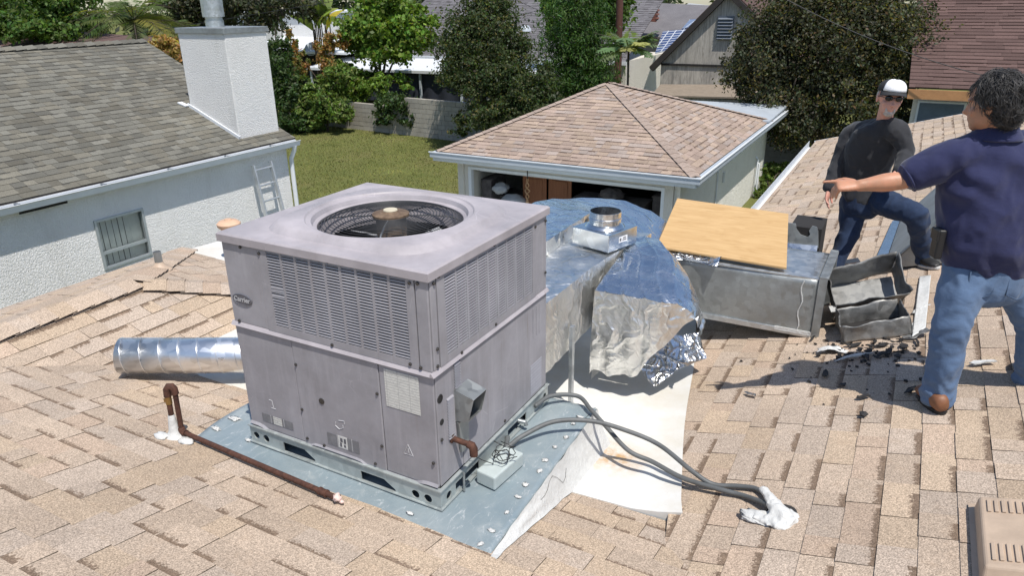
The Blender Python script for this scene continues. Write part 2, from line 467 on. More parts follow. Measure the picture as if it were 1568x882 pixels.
# ================================================================== THE SETTING
GZ = -3.3
def grass_mat():
    t = NT('dry_lawn')
    n1 = t.noise(0.9, 6, 0.7); n2 = t.noise(14, 5, 0.75); n3 = t.noise(0.25, 4, 0.6)
    col = t.mix(t.ramp(n1, [(0.35, 0.0), (0.7, 1.0)]), (0.115, 0.132, 0.040), (0.18, 0.178, 0.066))
    col = t.mix(t.ramp(n2, [(0.3, 0.0), (0.75, 0.8)]), col, (0.10, 0.11, 0.034))
    col = t.mix(t.ramp(n3, [(0.5, 0.0), (0.7, 0.5)]), col, (0.20, 0.16, 0.08))
    t.set('Base Color', col); t.set('Roughness', 0.95); t.set('Specular IOR Level', 0.1)
    t.bump(n2, 0.8, 0.06)
    return t.m
M['grass'] = grass_mat()
g = MB(); g.add([(-400,-200,GZ),(400,-200,GZ),(400,500,GZ),(-400,500,GZ)], [(0,1,2,3)])
tag(obj('ground', g, M['grass']), kind='structure')
# grass blades on the lawn between the houses
rng = np.random.default_rng(5)
def blades(n, x0, x1, y0, y1, h):
    m = MB(); V = []; F = []; C = []
    for i in range(n):
        x = rng.uniform(x0, x1); y = rng.uniform(y0, y1); a = rng.uniform(0, PI); w = 0.012; hh = h*rng.uniform(0.5, 1.2)
        lx, ly = rng.normal(0, 0.03, 2)
        k = len(V)
        V += [(x-w*math.cos(a), y-w*math.sin(a), GZ), (x+w*math.cos(a), y+w*math.sin(a), GZ), (x+lx, y+ly, GZ+hh)]
        F.append((k, k+1, k+2)); s = rng.uniform(0.7, 1.25)*(1+0.45*noise.noise(Vector((x*0.6, y*0.6, 0)))+0.3*noise.noise(Vector((x*2.1, y*2.1, 3)))); C.append((s*rng.uniform(0.9, 1.3), s, s*0.9))  # patch noise puts lighter and shaded areas of lawn into the blade tint
    m.v, m.f, m.c = V, F, C
    return m
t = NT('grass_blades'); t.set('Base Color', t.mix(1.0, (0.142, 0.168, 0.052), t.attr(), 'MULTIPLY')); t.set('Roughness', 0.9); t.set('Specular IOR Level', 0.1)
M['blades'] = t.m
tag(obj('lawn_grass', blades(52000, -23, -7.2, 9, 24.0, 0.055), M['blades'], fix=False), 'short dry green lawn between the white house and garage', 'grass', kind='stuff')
# concrete slab before the garage
m = MB(); m.box((-7.6, 5.0, GZ), (-1.6, 11.55, GZ+0.03)); tag(obj('driveway', m, M['concrete']), kind='structure')

# ------------------------------------------------------------------ shingles
def clip(poly, a, b):
    """keeps the part of a convex polygon left of the line a->b"""
    out = []
    def sd(p): return (b[0]-a[0])*(p[1]-a[1])-(b[1]-a[1])*(p[0]-a[0])
    for i in range(len(poly)):
        p, q = poly[i], poly[(i+1) % len(poly)]
        sp, sq = sd(p), sd(q)
        if sp >= -1e-12: out.append(p)
        if (sp > 0 and sq < 0) or (sp < 0 and sq > 0):
            k = sp/(sp-sq); out.append((p[0]+(q[0]-p[0])*k, p[1]+(q[1]-p[1])*k))
    return out
def area(p):
    return 0.5*sum(p[i][0]*p[(i+1) % len(p)][1]-p[(i+1) % len(p)][0]*p[i][1] for i in range(len(p)))

def tan_tint(rd):
    k = rd.random(); s = rd.uniform(0.91, 1.09)
    if k < 0.5: c = (1.0, 0.99, 0.98)
    elif k < 0.7: c = (0.99, 1.005, 1.035)
    elif k < 0.87: c = (1.02, 0.99, 0.93)
    else: c = (1.015, 0.97, 0.945)
    return tuple(s*x for x in c)
def grey_tint(rd):
    s = rd.uniform(0.75, 1.28); k = rd.random()
    return (s, s, s*0.97) if k < 0.6 else (s*1.0, s*0.97, s*0.9)

def shingle_pieces(O, U, V, poly, v0, seed, expo=0.143, wmin=0.10, wmax=0.34, tint=tan_tint, band=0.55, dark=0.5, thick=0.008):
    """poly is a convex polygon of (u, v) about O in the slope; courses run along U, V points up the slope"""
    rd = random.Random(seed)
    O, U, V = Vector(O), Vector(U).normalized(), Vector(V).normalized(); N = U.cross(V)
    if N.z < 0: N = -N
    if area(poly) < 0: poly = poly[::-1]
    us = [p[0] for p in poly]; vs = [p[1] for p in poly]
    out = []
    k0 = math.floor((min(vs)-v0)/expo)-1; k1 = math.ceil((max(vs)-v0)/expo)+1
    for k in range(k0, k1):
        vk = v0+k*expo
        u = min(us)-rd.uniform(0, wmax)
        jit = rd.uniform(-0.003, 0.003)
        high = rd.random() < 0.5
        while u < max(us):
            w = rd.uniform(wmin, wmax); high = not high
            t = thick*(1.0 if high else 0.62)
            j2 = jit+rd.uniform(-0.002, 0.002)
            lo, mid, hi = vk+j2, vk+expo*rd.uniform(0.66, 0.76), vk+expo+0.012
            tc = tint(rd)
            hasband = rd.random() < band
            bw = rd.uniform(0.55, 1.0)*w if hasband else 0
            parts = []
            g_ = 0.0012
            ua, ub = u+g_, u+w-g_
            rects = [([(ua, lo), (ub, lo), (ub, mid), (ua, mid)], tc)]
            dk = rd.uniform(0.75, 1.1)
            bk = dark*rd.uniform(0.85, 1.15)*sum(tc)/3; bt = (bk*1.04, bk*0.97, bk*0.92)
            if bw and bw < w*0.95:
                us_ = ua+bw
                rects += [([(ua, mid), (us_, mid), (us_, hi), (ua, hi)], 'band'), ([(us_, mid), (ub, mid), (ub, hi), (us_, hi)], tc)]
            else:
                rects += [([(ua, mid), (ub, mid), (ub, hi), (ua, hi)], 'band' if hasband else tc)]
            mb = MB()
            for rc, c in rects:
                p = rc
                for i in range(len(poly)):
                    p = clip(p, poly[i], poly[(i+1) % len(poly)])
                    if len(p) < 3: break
                if len(p) < 3 or area(p) < 2e-5: continue
                def P3(q, up=True):
                    h = 0.0015+t*max(0.0, 1-(q[1]-lo)/(hi-lo)) if up else -0.002
                    return O+U*q[0]+V*q[1]+N*h
                n = len(p)
                vsx = [P3(q) for q in p]
                fs = [tuple(range(n))]
                for i in range(n):
                    q, r_ = p[i], p[(i+1) % n]
                    same_lo = abs(q[1]-lo) < 1e-6 and abs(r_[1]-lo) < 1e-6
                    side = abs(q[0]-r_[0]) < 1e-6 and (abs(q[0]-ua) < 1e-6 or abs(q[0]-ub) < 1e-6)
                    cutedge = not same_lo and not side and not (abs(q[1]-r_[1]) < 1e-6) and abs(q[0]-r_[0]) > 1e-6
                    if same_lo or side or cutedge:
                        b0 = len(vsx); vsx += [P3(q, False), P3(r_, False)]
                        fs.append((i, b0, b0+1, (i+1) % n))
                if c == 'band': c = [(tc[0], tc[1], tc[2], 0.30+0.85*min(1.0, max(0.0, (q[1]-mid)/(hi-0.012-mid)))*dk) for q in p]
                mb.add(vsx, fs[:1], c)
                if len(fs) > 1:
                    nb0 = len(mb.v)-len(vsx)
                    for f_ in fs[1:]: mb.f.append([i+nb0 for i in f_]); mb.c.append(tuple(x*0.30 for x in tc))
            if mb.v: out.append(mb)
            u += w
    return out

def slope_deck(name, pts, parent, mat, th=0.02):
    m = MB(); P = [Vector(p) for p in pts]
    n = (P[1]-P[0]).cross(P[2]-P[0]).normalized()
    if n.z < 0: n = -n
    m.prism([p-n*(th+0.003) for p in P], n*th)
    return obj(name, m, mat, parent)

def finish_shingles(slopes, mat, limit=300):
    """slopes: list of (slope object, pieces). The largest in view become objects, the rest one stuff part each slope"""
    allp = []
    for si, (so, pcs) in enumerate(slopes):
        for p in pcs:
            c = p.centre(); x, y, w = topix(c)
            if w > 0.05 and -30 < x < 1598 and -20 < y < 902: allp.append((w, si, p))
    allp.sort(key=lambda a: a[0])
    chosen = {id(a[2]) for a in allp[:limit]}
    for so, pcs in slopes:
        rest = MB()
        for p in pcs:
            if id(p) in chosen: obj('shingle', p, mat, so, fix=False)
            else:
                n = len(rest.v); rest.v += p.v; rest.f += [[i+n for i in f] for f in p.f]; rest.c += p.c
        if rest.v:
            o = obj('shingle_courses', rest, mat, so, fix=False); o['kind'] = 'stuff'

# ------------------------------------------------------------------ our house roof
def p1(x, y): return -0.25*(y+0.18)
def p2(x, y): return -0.15+0.28*(x-0.95)
def p3(x, y): return 0.11-0.35*(x+3.66)
def pf(x, y): return -0.2-0.06*(y-0.65)
def on2(x, y, h=0.0): return Vector((x, y, p2(x, y)+h+0.010))
house = empty('house', (0, 4, GZ), 'tan shingled house roof underfoot with white coated flat section', 'house')
def plan_slope(O, U, V, plan, fz):
    """plan polygon -> (u,v) in the slope"""
    O, U, V = Vector(O), Vector(U).normalized(), Vector(V).normalized()
    out = []
    for x, y in plan:
        d = Vector((x, y, fz(x, y)))-O
        out.append((d.dot(U), d.dot(V)))
    return out
slopes = []
# slope 1, falls away from the camera
plan = [(-5.8,-3.2),(4.75,-3.2),(1.0,0.62),(-2.66,0.62)]
s1 = slope_deck('roof_slope', [(x, y, p1(x, y)) for x, y in plan], house, M['deck'])
O = Vector((0, -1.007, p1(0, -1.007))); V = Vector((0, -1, 0.25)).normalized()
slopes.append((s1, shingle_pieces(O, (1,0,0), V, plan_slope(O, (1,0,0), V, plan, p1), 0.0, 11)))
# slope 2, right wing
plan = [(4.1,-3.2),(0.945,0.4),(0.05,4.4),(0.05,12.6),(5.2,12.6),(5.2,-3.2)]
s2 = slope_deck('roof_slope', [(x, y, p2(x, y)) for x, y in plan], house, M['deck'])
O = Vector((1.641, 0, p2(1.641, 0))); V = Vector((1, 0, 0.28)).normalized()
slopes.append((s2, shingle_pieces(O, (0,1,0), V, plan_slope(O, (0,1,0), V, plan, p2), 0.0, 22)))
# slope 3, left wing towards us
HE = Vector((-3.66, 1.04, 0.11)); HR = Vector((-2.56, 2.34, -0.275)); HL = Vector((-4.8, 2.36, -0.2))
plan = [(-3.66,-3.2),(-3.66,1.04),(-2.56,2.34),(-2.72,0.6),(-5.6,-3.4)]
plan = [(-3.66,-2.9),(-3.66,1.04),(-2.56,2.34),(-2.74,0.62)]
s3 = slope_deck('roof_slope', [(x, y, p3(x, y)) for x, y in plan], house, M['deck'])
O = Vector((-3.66, 0, 0.11)); V = Vector((-1, 0, 0.35)).normalized()
slopes.append((s3, shingle_pieces(O, (0,1,0), V, plan_slope(O, (0,1,0), V, plan, p3), -0.01, 33)))
# hip end of the left wing
nh = (HR-HE).cross(HL-HE); nh = nh if nh.z > 0 else -nh
def ph(x, y): return HE.z-(nh.x*(x-HE.x)+nh.y*(y-HE.y))/nh.z
plan = [(HE.x, HE.y), (HR.x, HR.y), (HL.x, HL.y)]
s4 = slope_deck('roof_slope', [(x, y, ph(x, y)) for x, y in plan], house, M['deck'])
V = Vector((-nh.x, -nh.y, 0)); V = Vector((-nh.x*nh.z, -nh.y*nh.z, nh.x**2+nh.y**2)).normalized(); Uh = V.cross(nh).normalized()
slopes.append((s4, shingle_pieces(HE, Uh, V, plan_slope(HE, Uh, V, plan, ph), 0.0, 44)))
# outer side of the left wing, falls to the neighbour
def p5(x, y): return 0.11+0.30*(x+3.66)
plan = [(-3.66,-3.2),(-3.66,1.04),(-4.8,2.36),(-5.0,2.36),(-5.0,-3.2)]
def p5b(x, y): return HE.z+0.272*(x+3.66)
s5 = slope_deck('roof_slope', [(x, y, p5b(x, y)) for x, y in plan], house, M['deck'])
O = Vector((-3.66, 0, 0.11)); V = Vector((1, 0, 0.272)).normalized()
slopes.append((s5, shingle_pieces(O, (0,1,0), V, plan_slope(O, (0,1,0), V, plan, p5b), -0.02, 55)))
finish_shingles(slopes, M['shingle_tan'])

# ridge and hip cap shingles
def caps(a, b, parent, mat, w=0.15, step=0.135, seed=1, tint=tan_tint, name='ridge_cap', drop=0.30, th=0.012):
    rd = random.Random(seed); a, b = Vector(a), Vector(b); d = (b-a); n = max(1, int(d.length/step)); d.normalize()
    side = d.cross(Vector((0,0,1))).normalized()
    for k in range(n):
        p = a+d*(step*k); q = p+d*(step*1.25)
        m = MB(); c = tint(rd)
        up = Vector((0,0,1)); l0 = 0.010; l1 = 0.010+th+rd.uniform(0, .004)
        ring = []
        for P_, h in ((p, l1), (q, l0)):
            ring += [P_-side*w+up*(h-w*drop), P_+up*(h+0.004), P_+side*w+up*(h-w*drop)]
        low = [r_-up*0.02 for r_ in ring[:3]]
        m.add(ring+low, [(0,1,4,3),(1,2,5,4),(6,7,1,0),(7,8,2,1)], c)
        obj(name, m, mat, parent, fix=False)
caps((-3.66,1.04,0.115), (-3.66,-2.2,0.115), s3, M['shingle_tan'], seed=3, drop=0.28)
caps((HR.x,HR.y,HR.z+0.005), (HE.x,HE.y,HE.z+0.01), s4, M['shingle_tan'], seed=4, drop=0.22)
caps((HL.x,HL.y,HL.z+0.005), (HE.x,HE.y,HE.z+0.01), s5, M['shingle_tan'], seed=5, drop=0.22)

# white coated flat roof
m = MB()
def flatz(x, y):
    return max(pf(x, y), p2(x, y)+0.004 if x > 0.80-(y-0.4)*0.2175 else -9, (p3(x, y)+0.004) if y < 2.3 and x < -2.6 else -9) + 0.012
rows = []
yy = [0.60+i*(4.6-0.60)/26 for i in range(27)]
vs = []; fs = []
nx = 30
for y in yy:
    xr = 0.945-(y-0.6)*0.233+0.012*math.sin(y*3.1)
    xl = -2.75 if y < 2.3 else -5.05
    for i in range(nx+1):
        x = xl+(xr-xl)*i/nx
        yb = y+(0.07*(x-0.33) if y == 0.60 else 0)
        vs.append((x, yb, flatz(x, yb)))
for j in range(26):
    for i in range(nx):
        fs.append((j*(nx+1)+i, j*(nx+1)+i+1, (j+1)*(nx+1)+i+1, (j+1)*(nx+1)+i))
base_ = len(vs)
vs += [(x_, y_-0.004, z_-0.07) for x_, y_, z_ in vs[:nx+1]]
fs += [(base_+i, base_+i+1, i+1, i) for i in range(nx)]
m.add(vs, fs)
fm = obj('flat_roof_membrane', m, M['membrane'], house, smooth=50)
tag(fm, 'white coated flat roof membrane with rusty stains')
# hip end apron of white under the hip eave
m = MB(); m.prism([(-5.05,2.2,-0.31),(-2.4,2.2,-0.31),(-2.4,4.6,-0.452),(-5.05,4.6,-0.452)], (0,0,-0.1)); obj('roof_deck', m, M['trim_white'], house)

# eave of the right wing with fascia and gutter
m = MB(); m.box((0.07, 4.45, -0.62), (0.10, 12.58, -0.415)); obj('fascia', m, M['trim_white'], house)
m = MB()
for (x0, z0, x1, z1) in ((-0.06,-0.53,0.068,-0.53),(-0.06,-0.53,-0.06,-0.41)):
    m.box((x0-0.004, 4.45, z0-0.004), (x1+0.0, 12.6, z1+0.004))
obj('gutter', m, M['trim_white'], house)
m = MB(); m.obox((2.62, 12.62, p2(2.62,0)-0.07), ((1,0,0.28),(0,1,0),(-0.28,0,1)), (2.68, 0.02, 0.07)); obj('rake_board', m, M['trim_white'], house)
# walls below
m = MB(); m.box((0.35, 4.5, GZ), (5.4, 12.3, -0.47)); obj('wall', m, M['stucco_cream'], house)
m = MB(); m.box((-4.7, -3.0, GZ), (0.3, 4.4, -0.50)); obj('wall', m, M['stucco_cream'], house)

# ------------------------------------------------------------------ neighbour's white house
NE = -9.34
def pn(x, y): return -0.40+0.42*(NE-x)
nb = empty('stucco_house', (-11.6, 3, GZ), 'white stucco house with weathered grey shingle roof and chimney', 'house')
m = MB()
m.box((-9.66,-5,GZ), (-9.46,4.23,-0.42)); m.box((-9.66,5.10,GZ), (-9.46,8.45,-0.42)); m.box((-9.66,4.23,GZ), (-9.46,5.10,-1.83)); m.box((-9.66,4.23,-1.00), (-9.46,5.10,-0.42))
m.add([(-9.66,8.45,GZ),(-17.5,8.45,GZ),(-17.5,8.45,-0.45),(-13.64,8.45,1.32),(-9.66,8.45,-0.3)], [(0,1,2,3,4)])
obj('wall', m, M['stucco_white'], nb)
plan = [(NE,-5),(NE,8.62),(-13.64,8.75),(-13.64,-5)]
ns = slope_deck('roof_slope', [(x, y, pn(x, y)) for x, y in plan], nb, M['deck'], 0.03)
O = Vector((NE, 0, -0.40)); V = Vector((-1, 0, 0.42)).normalized()
nsl = [(ns, shingle_pieces(O, (0,1,0), V, plan_slope(O, (0,1,0), V, plan, pn), 0.0, 66, tint=grey_tint, wmin=0.12, wmax=0.30, band=0.5, dark=0.72, thick=0.009))]
finish_shingles(nsl, M['shingle_grey'])
caps((-13.64,8.7,1.42), (-13.64,-3.0,1.42), ns, M['shingle_grey'], seed=7, tint=grey_tint, step=0.2, drop=0.4, th=0.02)
m = MB(); m.add([(-13.64,-5,1.38),(-13.64,8.7,1.38),(-18,8.7,-0.45),(-18,-5,-0.45)], [(0,1,2,3)]); obj('roof_slope', m, M['shingle_grey'], nb)
# gutter: open channel
m = MB()
prof = [(NE+0.015,-0.435),(NE+0.015,-0.53),(NE+0.10,-0.53),(NE+0.125,-0.45),(NE+0.145,-0.425)]
vs = []
for y in (-5, 8.62):
    vs += [(x, y, z) for x, z in prof]
m.add(vs, [(i, i+1, 6+i, 5+i) for i in range(4)])
go = obj('gutter', m, M['trim_white'], nb, fix=False)
md = go.modifiers.new('s', 'SOLIDIFY'); md.thickness = 0.006
m = MB(); m.box((NE+0.02,-5,-0.525),(NE+0.10,8.6,-0.50)); obj('gutter_shade_fill', m, M['dark'], nb)  # near-black strip stands in for the shade inside the gutter
m = MB(); m.box((NE-0.02,-5,-0.56),(NE+0.012,8.6,-0.425)); obj('fascia', m, M['trim_white'], nb)
m = MB(); m.box((-9.46,-5,-0.575),(NE-0.005,8.6,-0.562)); obj('soffit', m, M['trim_white'], nb)
for y in (-0.4, 1.4, 3.1, 4.4, 5.6, 6.8, 7.9):
    m = MB(); m.box((NE+0.0,y,-0.43),(NE+0.14,y+0.03,-0.418)); obj('gutter_strap', m, M['galv'], nb)
m = MB(); m.box((NE-0.01, 3.15, -0.60),(NE+0.004, 3.85, -0.562)); obj('soffit_vent', m, M['dark'], nb)
# downspout
m = MB(); m.tube([(NE+0.08,8.5,-0.52),(NE+0.05,8.5,-0.62),(-9.40,8.5,-0.80),(-9.41,8.5,-1.0),(-9.41,8.5,GZ+0.1)], 0.045, 8); obj('downspout', m, M['trim_white'], nb, smooth=40)
# window
wd = MB(); x = -9.46
fw = 0.045
y0, y1, z0, z1 = 4.23, 5.10, -1.83, -1.00
for lo, hi in (((x-0.06,y0,z0),(x+0.02,y0+fw,z1)), ((x-0.06,y1-fw,z0),(x+0.02,y1,z1)), ((x-0.06,y0+fw,z1-fw),(x+0.02,y1-fw,z1)), ((x-0.06,y0+fw,z0),(x+0.02,y1-fw,z0+fw))): wd.box(lo, hi)
M['alu'] = simple('aluminium_frame', (0.40, 0.43, 0.44), 0.4, metal=0.6)
wo_ = obj('window', wd, M['alu'], nb, bevel=0.004)
zs = z0+0.27
m = MB(); m.box((x-0.055,y0+fw,zs-0.02),(x+0.012,y1-fw,zs+0.025)); obj('mullion', m, M['alu'], wo_)
t = NT('window_glass'); t.set('Base Color', (0.9,0.95,0.95)); t.set('Roughness', 0.02); t.set('Transmission Weight', 1.0); t.set('IOR', 1.45); M['glass'] = t.m
m = MB(); m.box((x-0.04,y0+fw,zs+0.025),(x-0.034,y1-fw,z1-fw)); obj('pane', m, M['glass'], wo_)
m = MB(); m.box((x-0.03,y0+fw,z0+fw),(x-0.024,y1-fw,zs-0.02)); obj('pane', m, M['glass'], wo_)
M['blind'] = simple('window_blind', (0.55, 0.55, 0.50), 0.8)
rdm = random.Random(4)
for k in range(8):
    ya = y0+fw+0.012+k*0.1; a = rdm.uniform(-0.25, 0.25)
    m = MB(); m.obox((x-0.11, ya+0.05, (z0+z1)/2), ((math.sin(a),math.cos(a),0),(math.cos(a),-math.sin(a),0),(0,0,1)), (0.047, 0.002, 0.40)); obj('blind_slat', m, M['blind'], wo_)
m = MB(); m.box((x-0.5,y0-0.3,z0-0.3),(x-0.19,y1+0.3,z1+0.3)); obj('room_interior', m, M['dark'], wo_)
# chimney
cx0, cx1, cy0, cy1 = -10.92, -9.66, 7.50, 8.52
ch = MB(); ch.box((cx0,cy0,-0.75),(cx1,cy1,1.66)); cho = obj('chimney', ch, M['stucco_chimney'], nb, bevel=0.02)
m = MB(); m.box((cx0-0.03,cy0-0.03,1.64),(cx1+0.03,cy1+0.03,1.74)); obj('chimney_cap', m, M['galv_dull'], cho, bevel=0.006)
m = MB(); m.lathe((-10.45,8.0,1.74), [(0.17,0),(0.17,0.12),(0.155,0.12),(0.155,0.18),(0.20,0.18),(0.20,0.75),(0.22,0.76),(0.22,0.85),(0.12,0.95),(0.0,0.97)], 28); obj('flue_pipe', m, M['galv'], cho, smooth=35)
m = MB(); m.obox((-10.3,7.485,pn(-10.3,0)+0.03), ((-1,0,0.42),(0,1,0),(0.42,0,1)), (0.72,0.012,0.035)); obj('flashing', m, M['trim_white'], cho)
m = MB(); m.obox((-11.0,7.42,pn(-11.0,0)+0.03), ((1,0.3,-0.42),(0,1,0),(0.42,0,1)), (0.09,0.05,0.012)); obj('loose_flashing', m, M['trim_white'], cho)

# ladder leaning on the white house
ld = empty('ladder', (-9.2, 7.9, GZ), 'aluminium ladder leaning against the white stucco wall', 'ladder')
M['ladder'] = simple('aluminium_ladder', (0.55, 0.57, 0.58), 0.35, metal=0.7)
la0, la1 = Vector((-8.75, 7.30, GZ)), Vector((-9.30, 7.40, -0.72)); lb = Vector((0, 0.44, 0))
for s in (0, 1):
    a, b = la0+lb*s, la1+lb*s; d = (b-a).normalized()
    m = MB(); m.obox((a+b)/2, (d,(0,1,0),d.cross(Vector((0,1,0)))), ((b-a).length/2, 0.018, 0.042)); obj('rail', m, M['ladder'], ld, bevel=0.004)
for k in range(9):
    p = la0+(la1-la0)*(0.04+k*0.115)
    m = MB(); m.tube([p, p+lb], 0.020, 8); obj('rung', m, M['ladder'], ld, smooth=40)

# ------------------------------------------------------------------ garage
ga = empty('garage', (-4.75, 15, GZ), 'cream detached garage with tan hip roof and open door', 'garage')
gx0, gx1, gy0, gy1 = -7.69, -1.82, 11.22, 18.7
AP = Vector((-4.95, 14.55, 0.28)); GE = -1.0
wx0, wx1, wy0, wy1 = -7.32, -2.20, 11.62, 20.7
M['gate'] = None
m = MB()
m.box((wx0,wy0,GZ),(-7.12,wy0+0.2,-1.1)); m.box((-2.50,wy0,GZ),(wx1-0.2,wy0+0.2,-1.1)); m.box((-7.12,wy0,-1.36),(-2.50,wy0+0.2,-1.1))
m.box((wx0,wy0+0.2,GZ),(wx0+0.2,wy1,-1.1)); m.box((wx0+0.2,18.2,GZ),(wx1-0.2,18.4,-1.1))
obj('front_wall', m, M['stucco_cream'], ga)
m = MB(); m.box((wx1-0.2,wy0,GZ),(wx1,wy1,-1.1)); obj('side_wall', m, M['stucco_grey'], ga)
m = MB(); m.box((wx0-0.05,wy0-0.06,GZ),(wx0+0.10,wy0-0.005,-1.12)); obj('pilaster', m, M['stucco_cream'], ga)
m = MB(); m.box((wx1-0.3,wy0-0.06,GZ),(wx1-0.12,wy0-0.005,-1.12)); obj('pilaster', m, M['stucco_cream'], ga)
for lo, hi in (((-7.12,wy0-0.02,GZ),(-7.04,wy0+0.1,-1.36)), ((-2.58,wy0-0.02,GZ),(-2.50,wy0+0.1,-1.36)), ((-7.04,wy0-0.02,-1.42),(-2.58,wy0+0.1,-1.36))):
    m = MB(); m.box(lo, hi); obj('door_frame', m, M['trim_white'], ga, bevel=0.008)
# overhead door drawn up under the ceiling
for k in range(5):
    m = MB(); m.box((-7.0,wy0+0.3+k*0.54,-1.52),(-2.6,wy0+0.3+k*0.54+0.52,-1.48)); obj('door_panel', m, M['trim_white'], ga)
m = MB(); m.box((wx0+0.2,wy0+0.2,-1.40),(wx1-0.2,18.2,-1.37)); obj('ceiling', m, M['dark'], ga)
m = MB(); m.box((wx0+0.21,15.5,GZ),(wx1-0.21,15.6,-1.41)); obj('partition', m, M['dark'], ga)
m = MB(); m.box((wx0+0.2,wy0,GZ),(wx1-0.2,15.5,GZ+0.06)); obj('floor', m, M['concrete'], ga)
# roof
corners = [Vector((gx0,gy0,GE)), Vector((gx1,gy0,GE)), Vector((gx1,gy1,GE)), Vector((gx0,gy1,GE))]
gsl = []
for i in range(4):
    a, b = corners[i], corners[(i+1) % 4]
    so = slope_deck('roof_slope', [a, b, AP], ga, M['deck'], 0.03)
    Ud = (b-a).normalized(); nn = (b-a).cross(AP-a).normalized(); Vd = nn.cross(Ud)
    poly = [(0, 0), ((b-a).length, 0), ((AP-a).dot(Ud), (AP-a).dot(Vd))]
    def gt(rd):
        s = rd.uniform(0.84, 1.16); k = rd.random()
        return (s, s*0.97, s*0.95) if k < 0.5 else ((s*1.05, s*1.02, s*0.95) if k < 0.8 else (s*0.98, s*1.02, s*1.06))
    gsl.append((so, shingle_pieces(a, Ud, Vd, poly, 0.0, 70+i, tint=gt, wmin=0.13, wmax=0.40, band=0.5, dark=0.5, thick=0.011)))
finish_shingles(gsl, M['shingle_garage'])
for i in range(4):
    caps(corners[i]+Vector((0,0,0.01)), AP+Vector((0,0,0.015)), gsl[i][0], M['shingle_garage'], w=0.11, step=0.19, seed=80+i, drop=0.22, th=0.014, tint=lambda rd: (rd.uniform(0.9,1.1),)*3)
# gutters and fascia
for lo, hi in (((gx0-0.12,gy0-0.12,GE-0.12),(gx1+0.12,gy0+0.0,GE-0.005)), ((gx1,gy0,GE-0.12),(gx1+0.12,20.9,GE-0.005)), ((gx0-0.12,gy0,GE-0.12),(gx0,gy1,GE-0.005))):
    m = MB(); m.box(lo, hi); go = obj('gutter', m, M['trim_grey'], ga, bevel=0.012)
for lo, hi in (((gx0-0.135,gy0-0.135,GE-0.008),(gx1+0.135,gy0-0.10,GE+0.012)), ((gx1+0.10,gy0-0.10,GE-0.008),(gx1+0.135,20.9,GE+0.012))):
    m = MB(); m.box(lo, hi); obj('gutter_lip', m, M['trim_white'], ga)
m = MB(); m.box((gx0-0.1,gy0-0.02,GE-0.21),(gx1+0.02,gy0+0.02,GE-0.125)); obj('fascia', m, M['trim_white'], ga)
m = MB(); m.box((gx1-0.02,gy0+0.02,GE-0.22),(gx1+0.03,20.9,GE-0.125)); obj('fascia', m, M['trim_white'], ga)
m = MB(); m.box((gx0,gy0+0.02,GE-0.16),(gx1-0.02,wy0,GE-0.13)); obj('soffit', m, M['trim_white'], ga)
m = MB(); m.box((wx1,wy0,GE-0.16),(gx1-0.02,20.7,GE-0.13)); obj('soffit', m, M['trim_white'], ga)
m = MB(); m.prism([(-5.2,18.2,-0.985),(gx1+0.05,18.2,-0.985),(gx1+0.05,21.1,-0.93),(-5.2,21.1,-0.93)], (0,0,0.04)); obj('flat_roof', m, M['trim_grey'], ga)
m = MB(); m.box((wx1-4,20.5,GZ),(wx1-0.2,20.7,-1.1)); obj('back_wall', m, M['stucco_grey'], ga)
# pipes on the side wall
for y, zt in ((19.3,-2.2),(19.6,-2.4)):
    m = MB(); m.tube([(wx1+0.06,y,GZ),(wx1+0.06,y,zt),(wx1,y,zt+0.05)], 0.03, 8); obj('wall_pipe', m, M['trim_white'], ga, smooth=40)
m = MB(); m.box((wx1,15.2,-2.0),(wx1+0.05,15.28,-1.75)); obj('wall_box', m, M['trim_white'], ga)
m = MB(); m.tube([(wx1+0.03,14.6,GZ),(wx1+0.03,14.6,-1.15)], 0.018, 8); obj('conduit', m, M['trim_white'], ga, smooth=40)

# things in the garage
for k, (xa, xb) in enumerate(((-6.05,-5.45),(-5.42,-4.85))):
    m = MB(); m.box((xa,12.25+0.05*k,GZ+0.06),(xb,12.29+0.05*k,-1.55))
    for zz in (-2.9,-2.2):
        m.box((xa+0.1,12.235+0.05*k,zz),(xb-0.1,12.25+0.05*k,zz+0.55))
    thingobj('wooden_door', m, M['brown_door'], ['left brown wooden door stored upright in the open garage','right brown wooden door stored upright in the open garage'][k], 'door', bevel=0.006)
def lump(c, r, seed, n=18, amp=0.3):
    m = MB(); c = Vector(c)
    def fn(u, v):
        a = 2*PI*u; b = PI*(v-0.5)
        d = Vector((math.cos(a)*math.cos(b), math.sin(a)*math.cos(b), math.sin(b)))
        k = 1+amp*noise.noise(d*2.2+Vector((seed*7.1, seed, 0)))
        return c+Vector((d.x*r[0], d.y*r[1], d.z*r[2]))*k
    m.grid(fn, n, n//2+2)
    return m
M['bag'] = simple('white_plastic_bag', (0.36, 0.37, 0.39), 0.5, bump=0.5, bscale=18, bdist=0.03)
M['junk'] = simple('dark_clutter', (0.07, 0.06, 0.06), 0.8, var=0.5)
for (c, r, lab) in (((-6.55,12.1,-1.92),(0.20,0.18,0.13),'white plastic bag in the garage left of the hanging spinner'),
                    ((-6.2,12.05,-2.15),(0.30,0.24,0.14),'flattened pale bag below the white bag in the garage'),
                    ((-3.85,12.2,-1.78),(0.28,0.22,0.12),'grey bundle on clutter in the garage, right of the brown doors')):
    thingobj('bag', lump(c, r, c[0]), M['bag'] if c[0] < -5 else M['junk'], lab, 'bag', smooth=180, weld=1e-4)
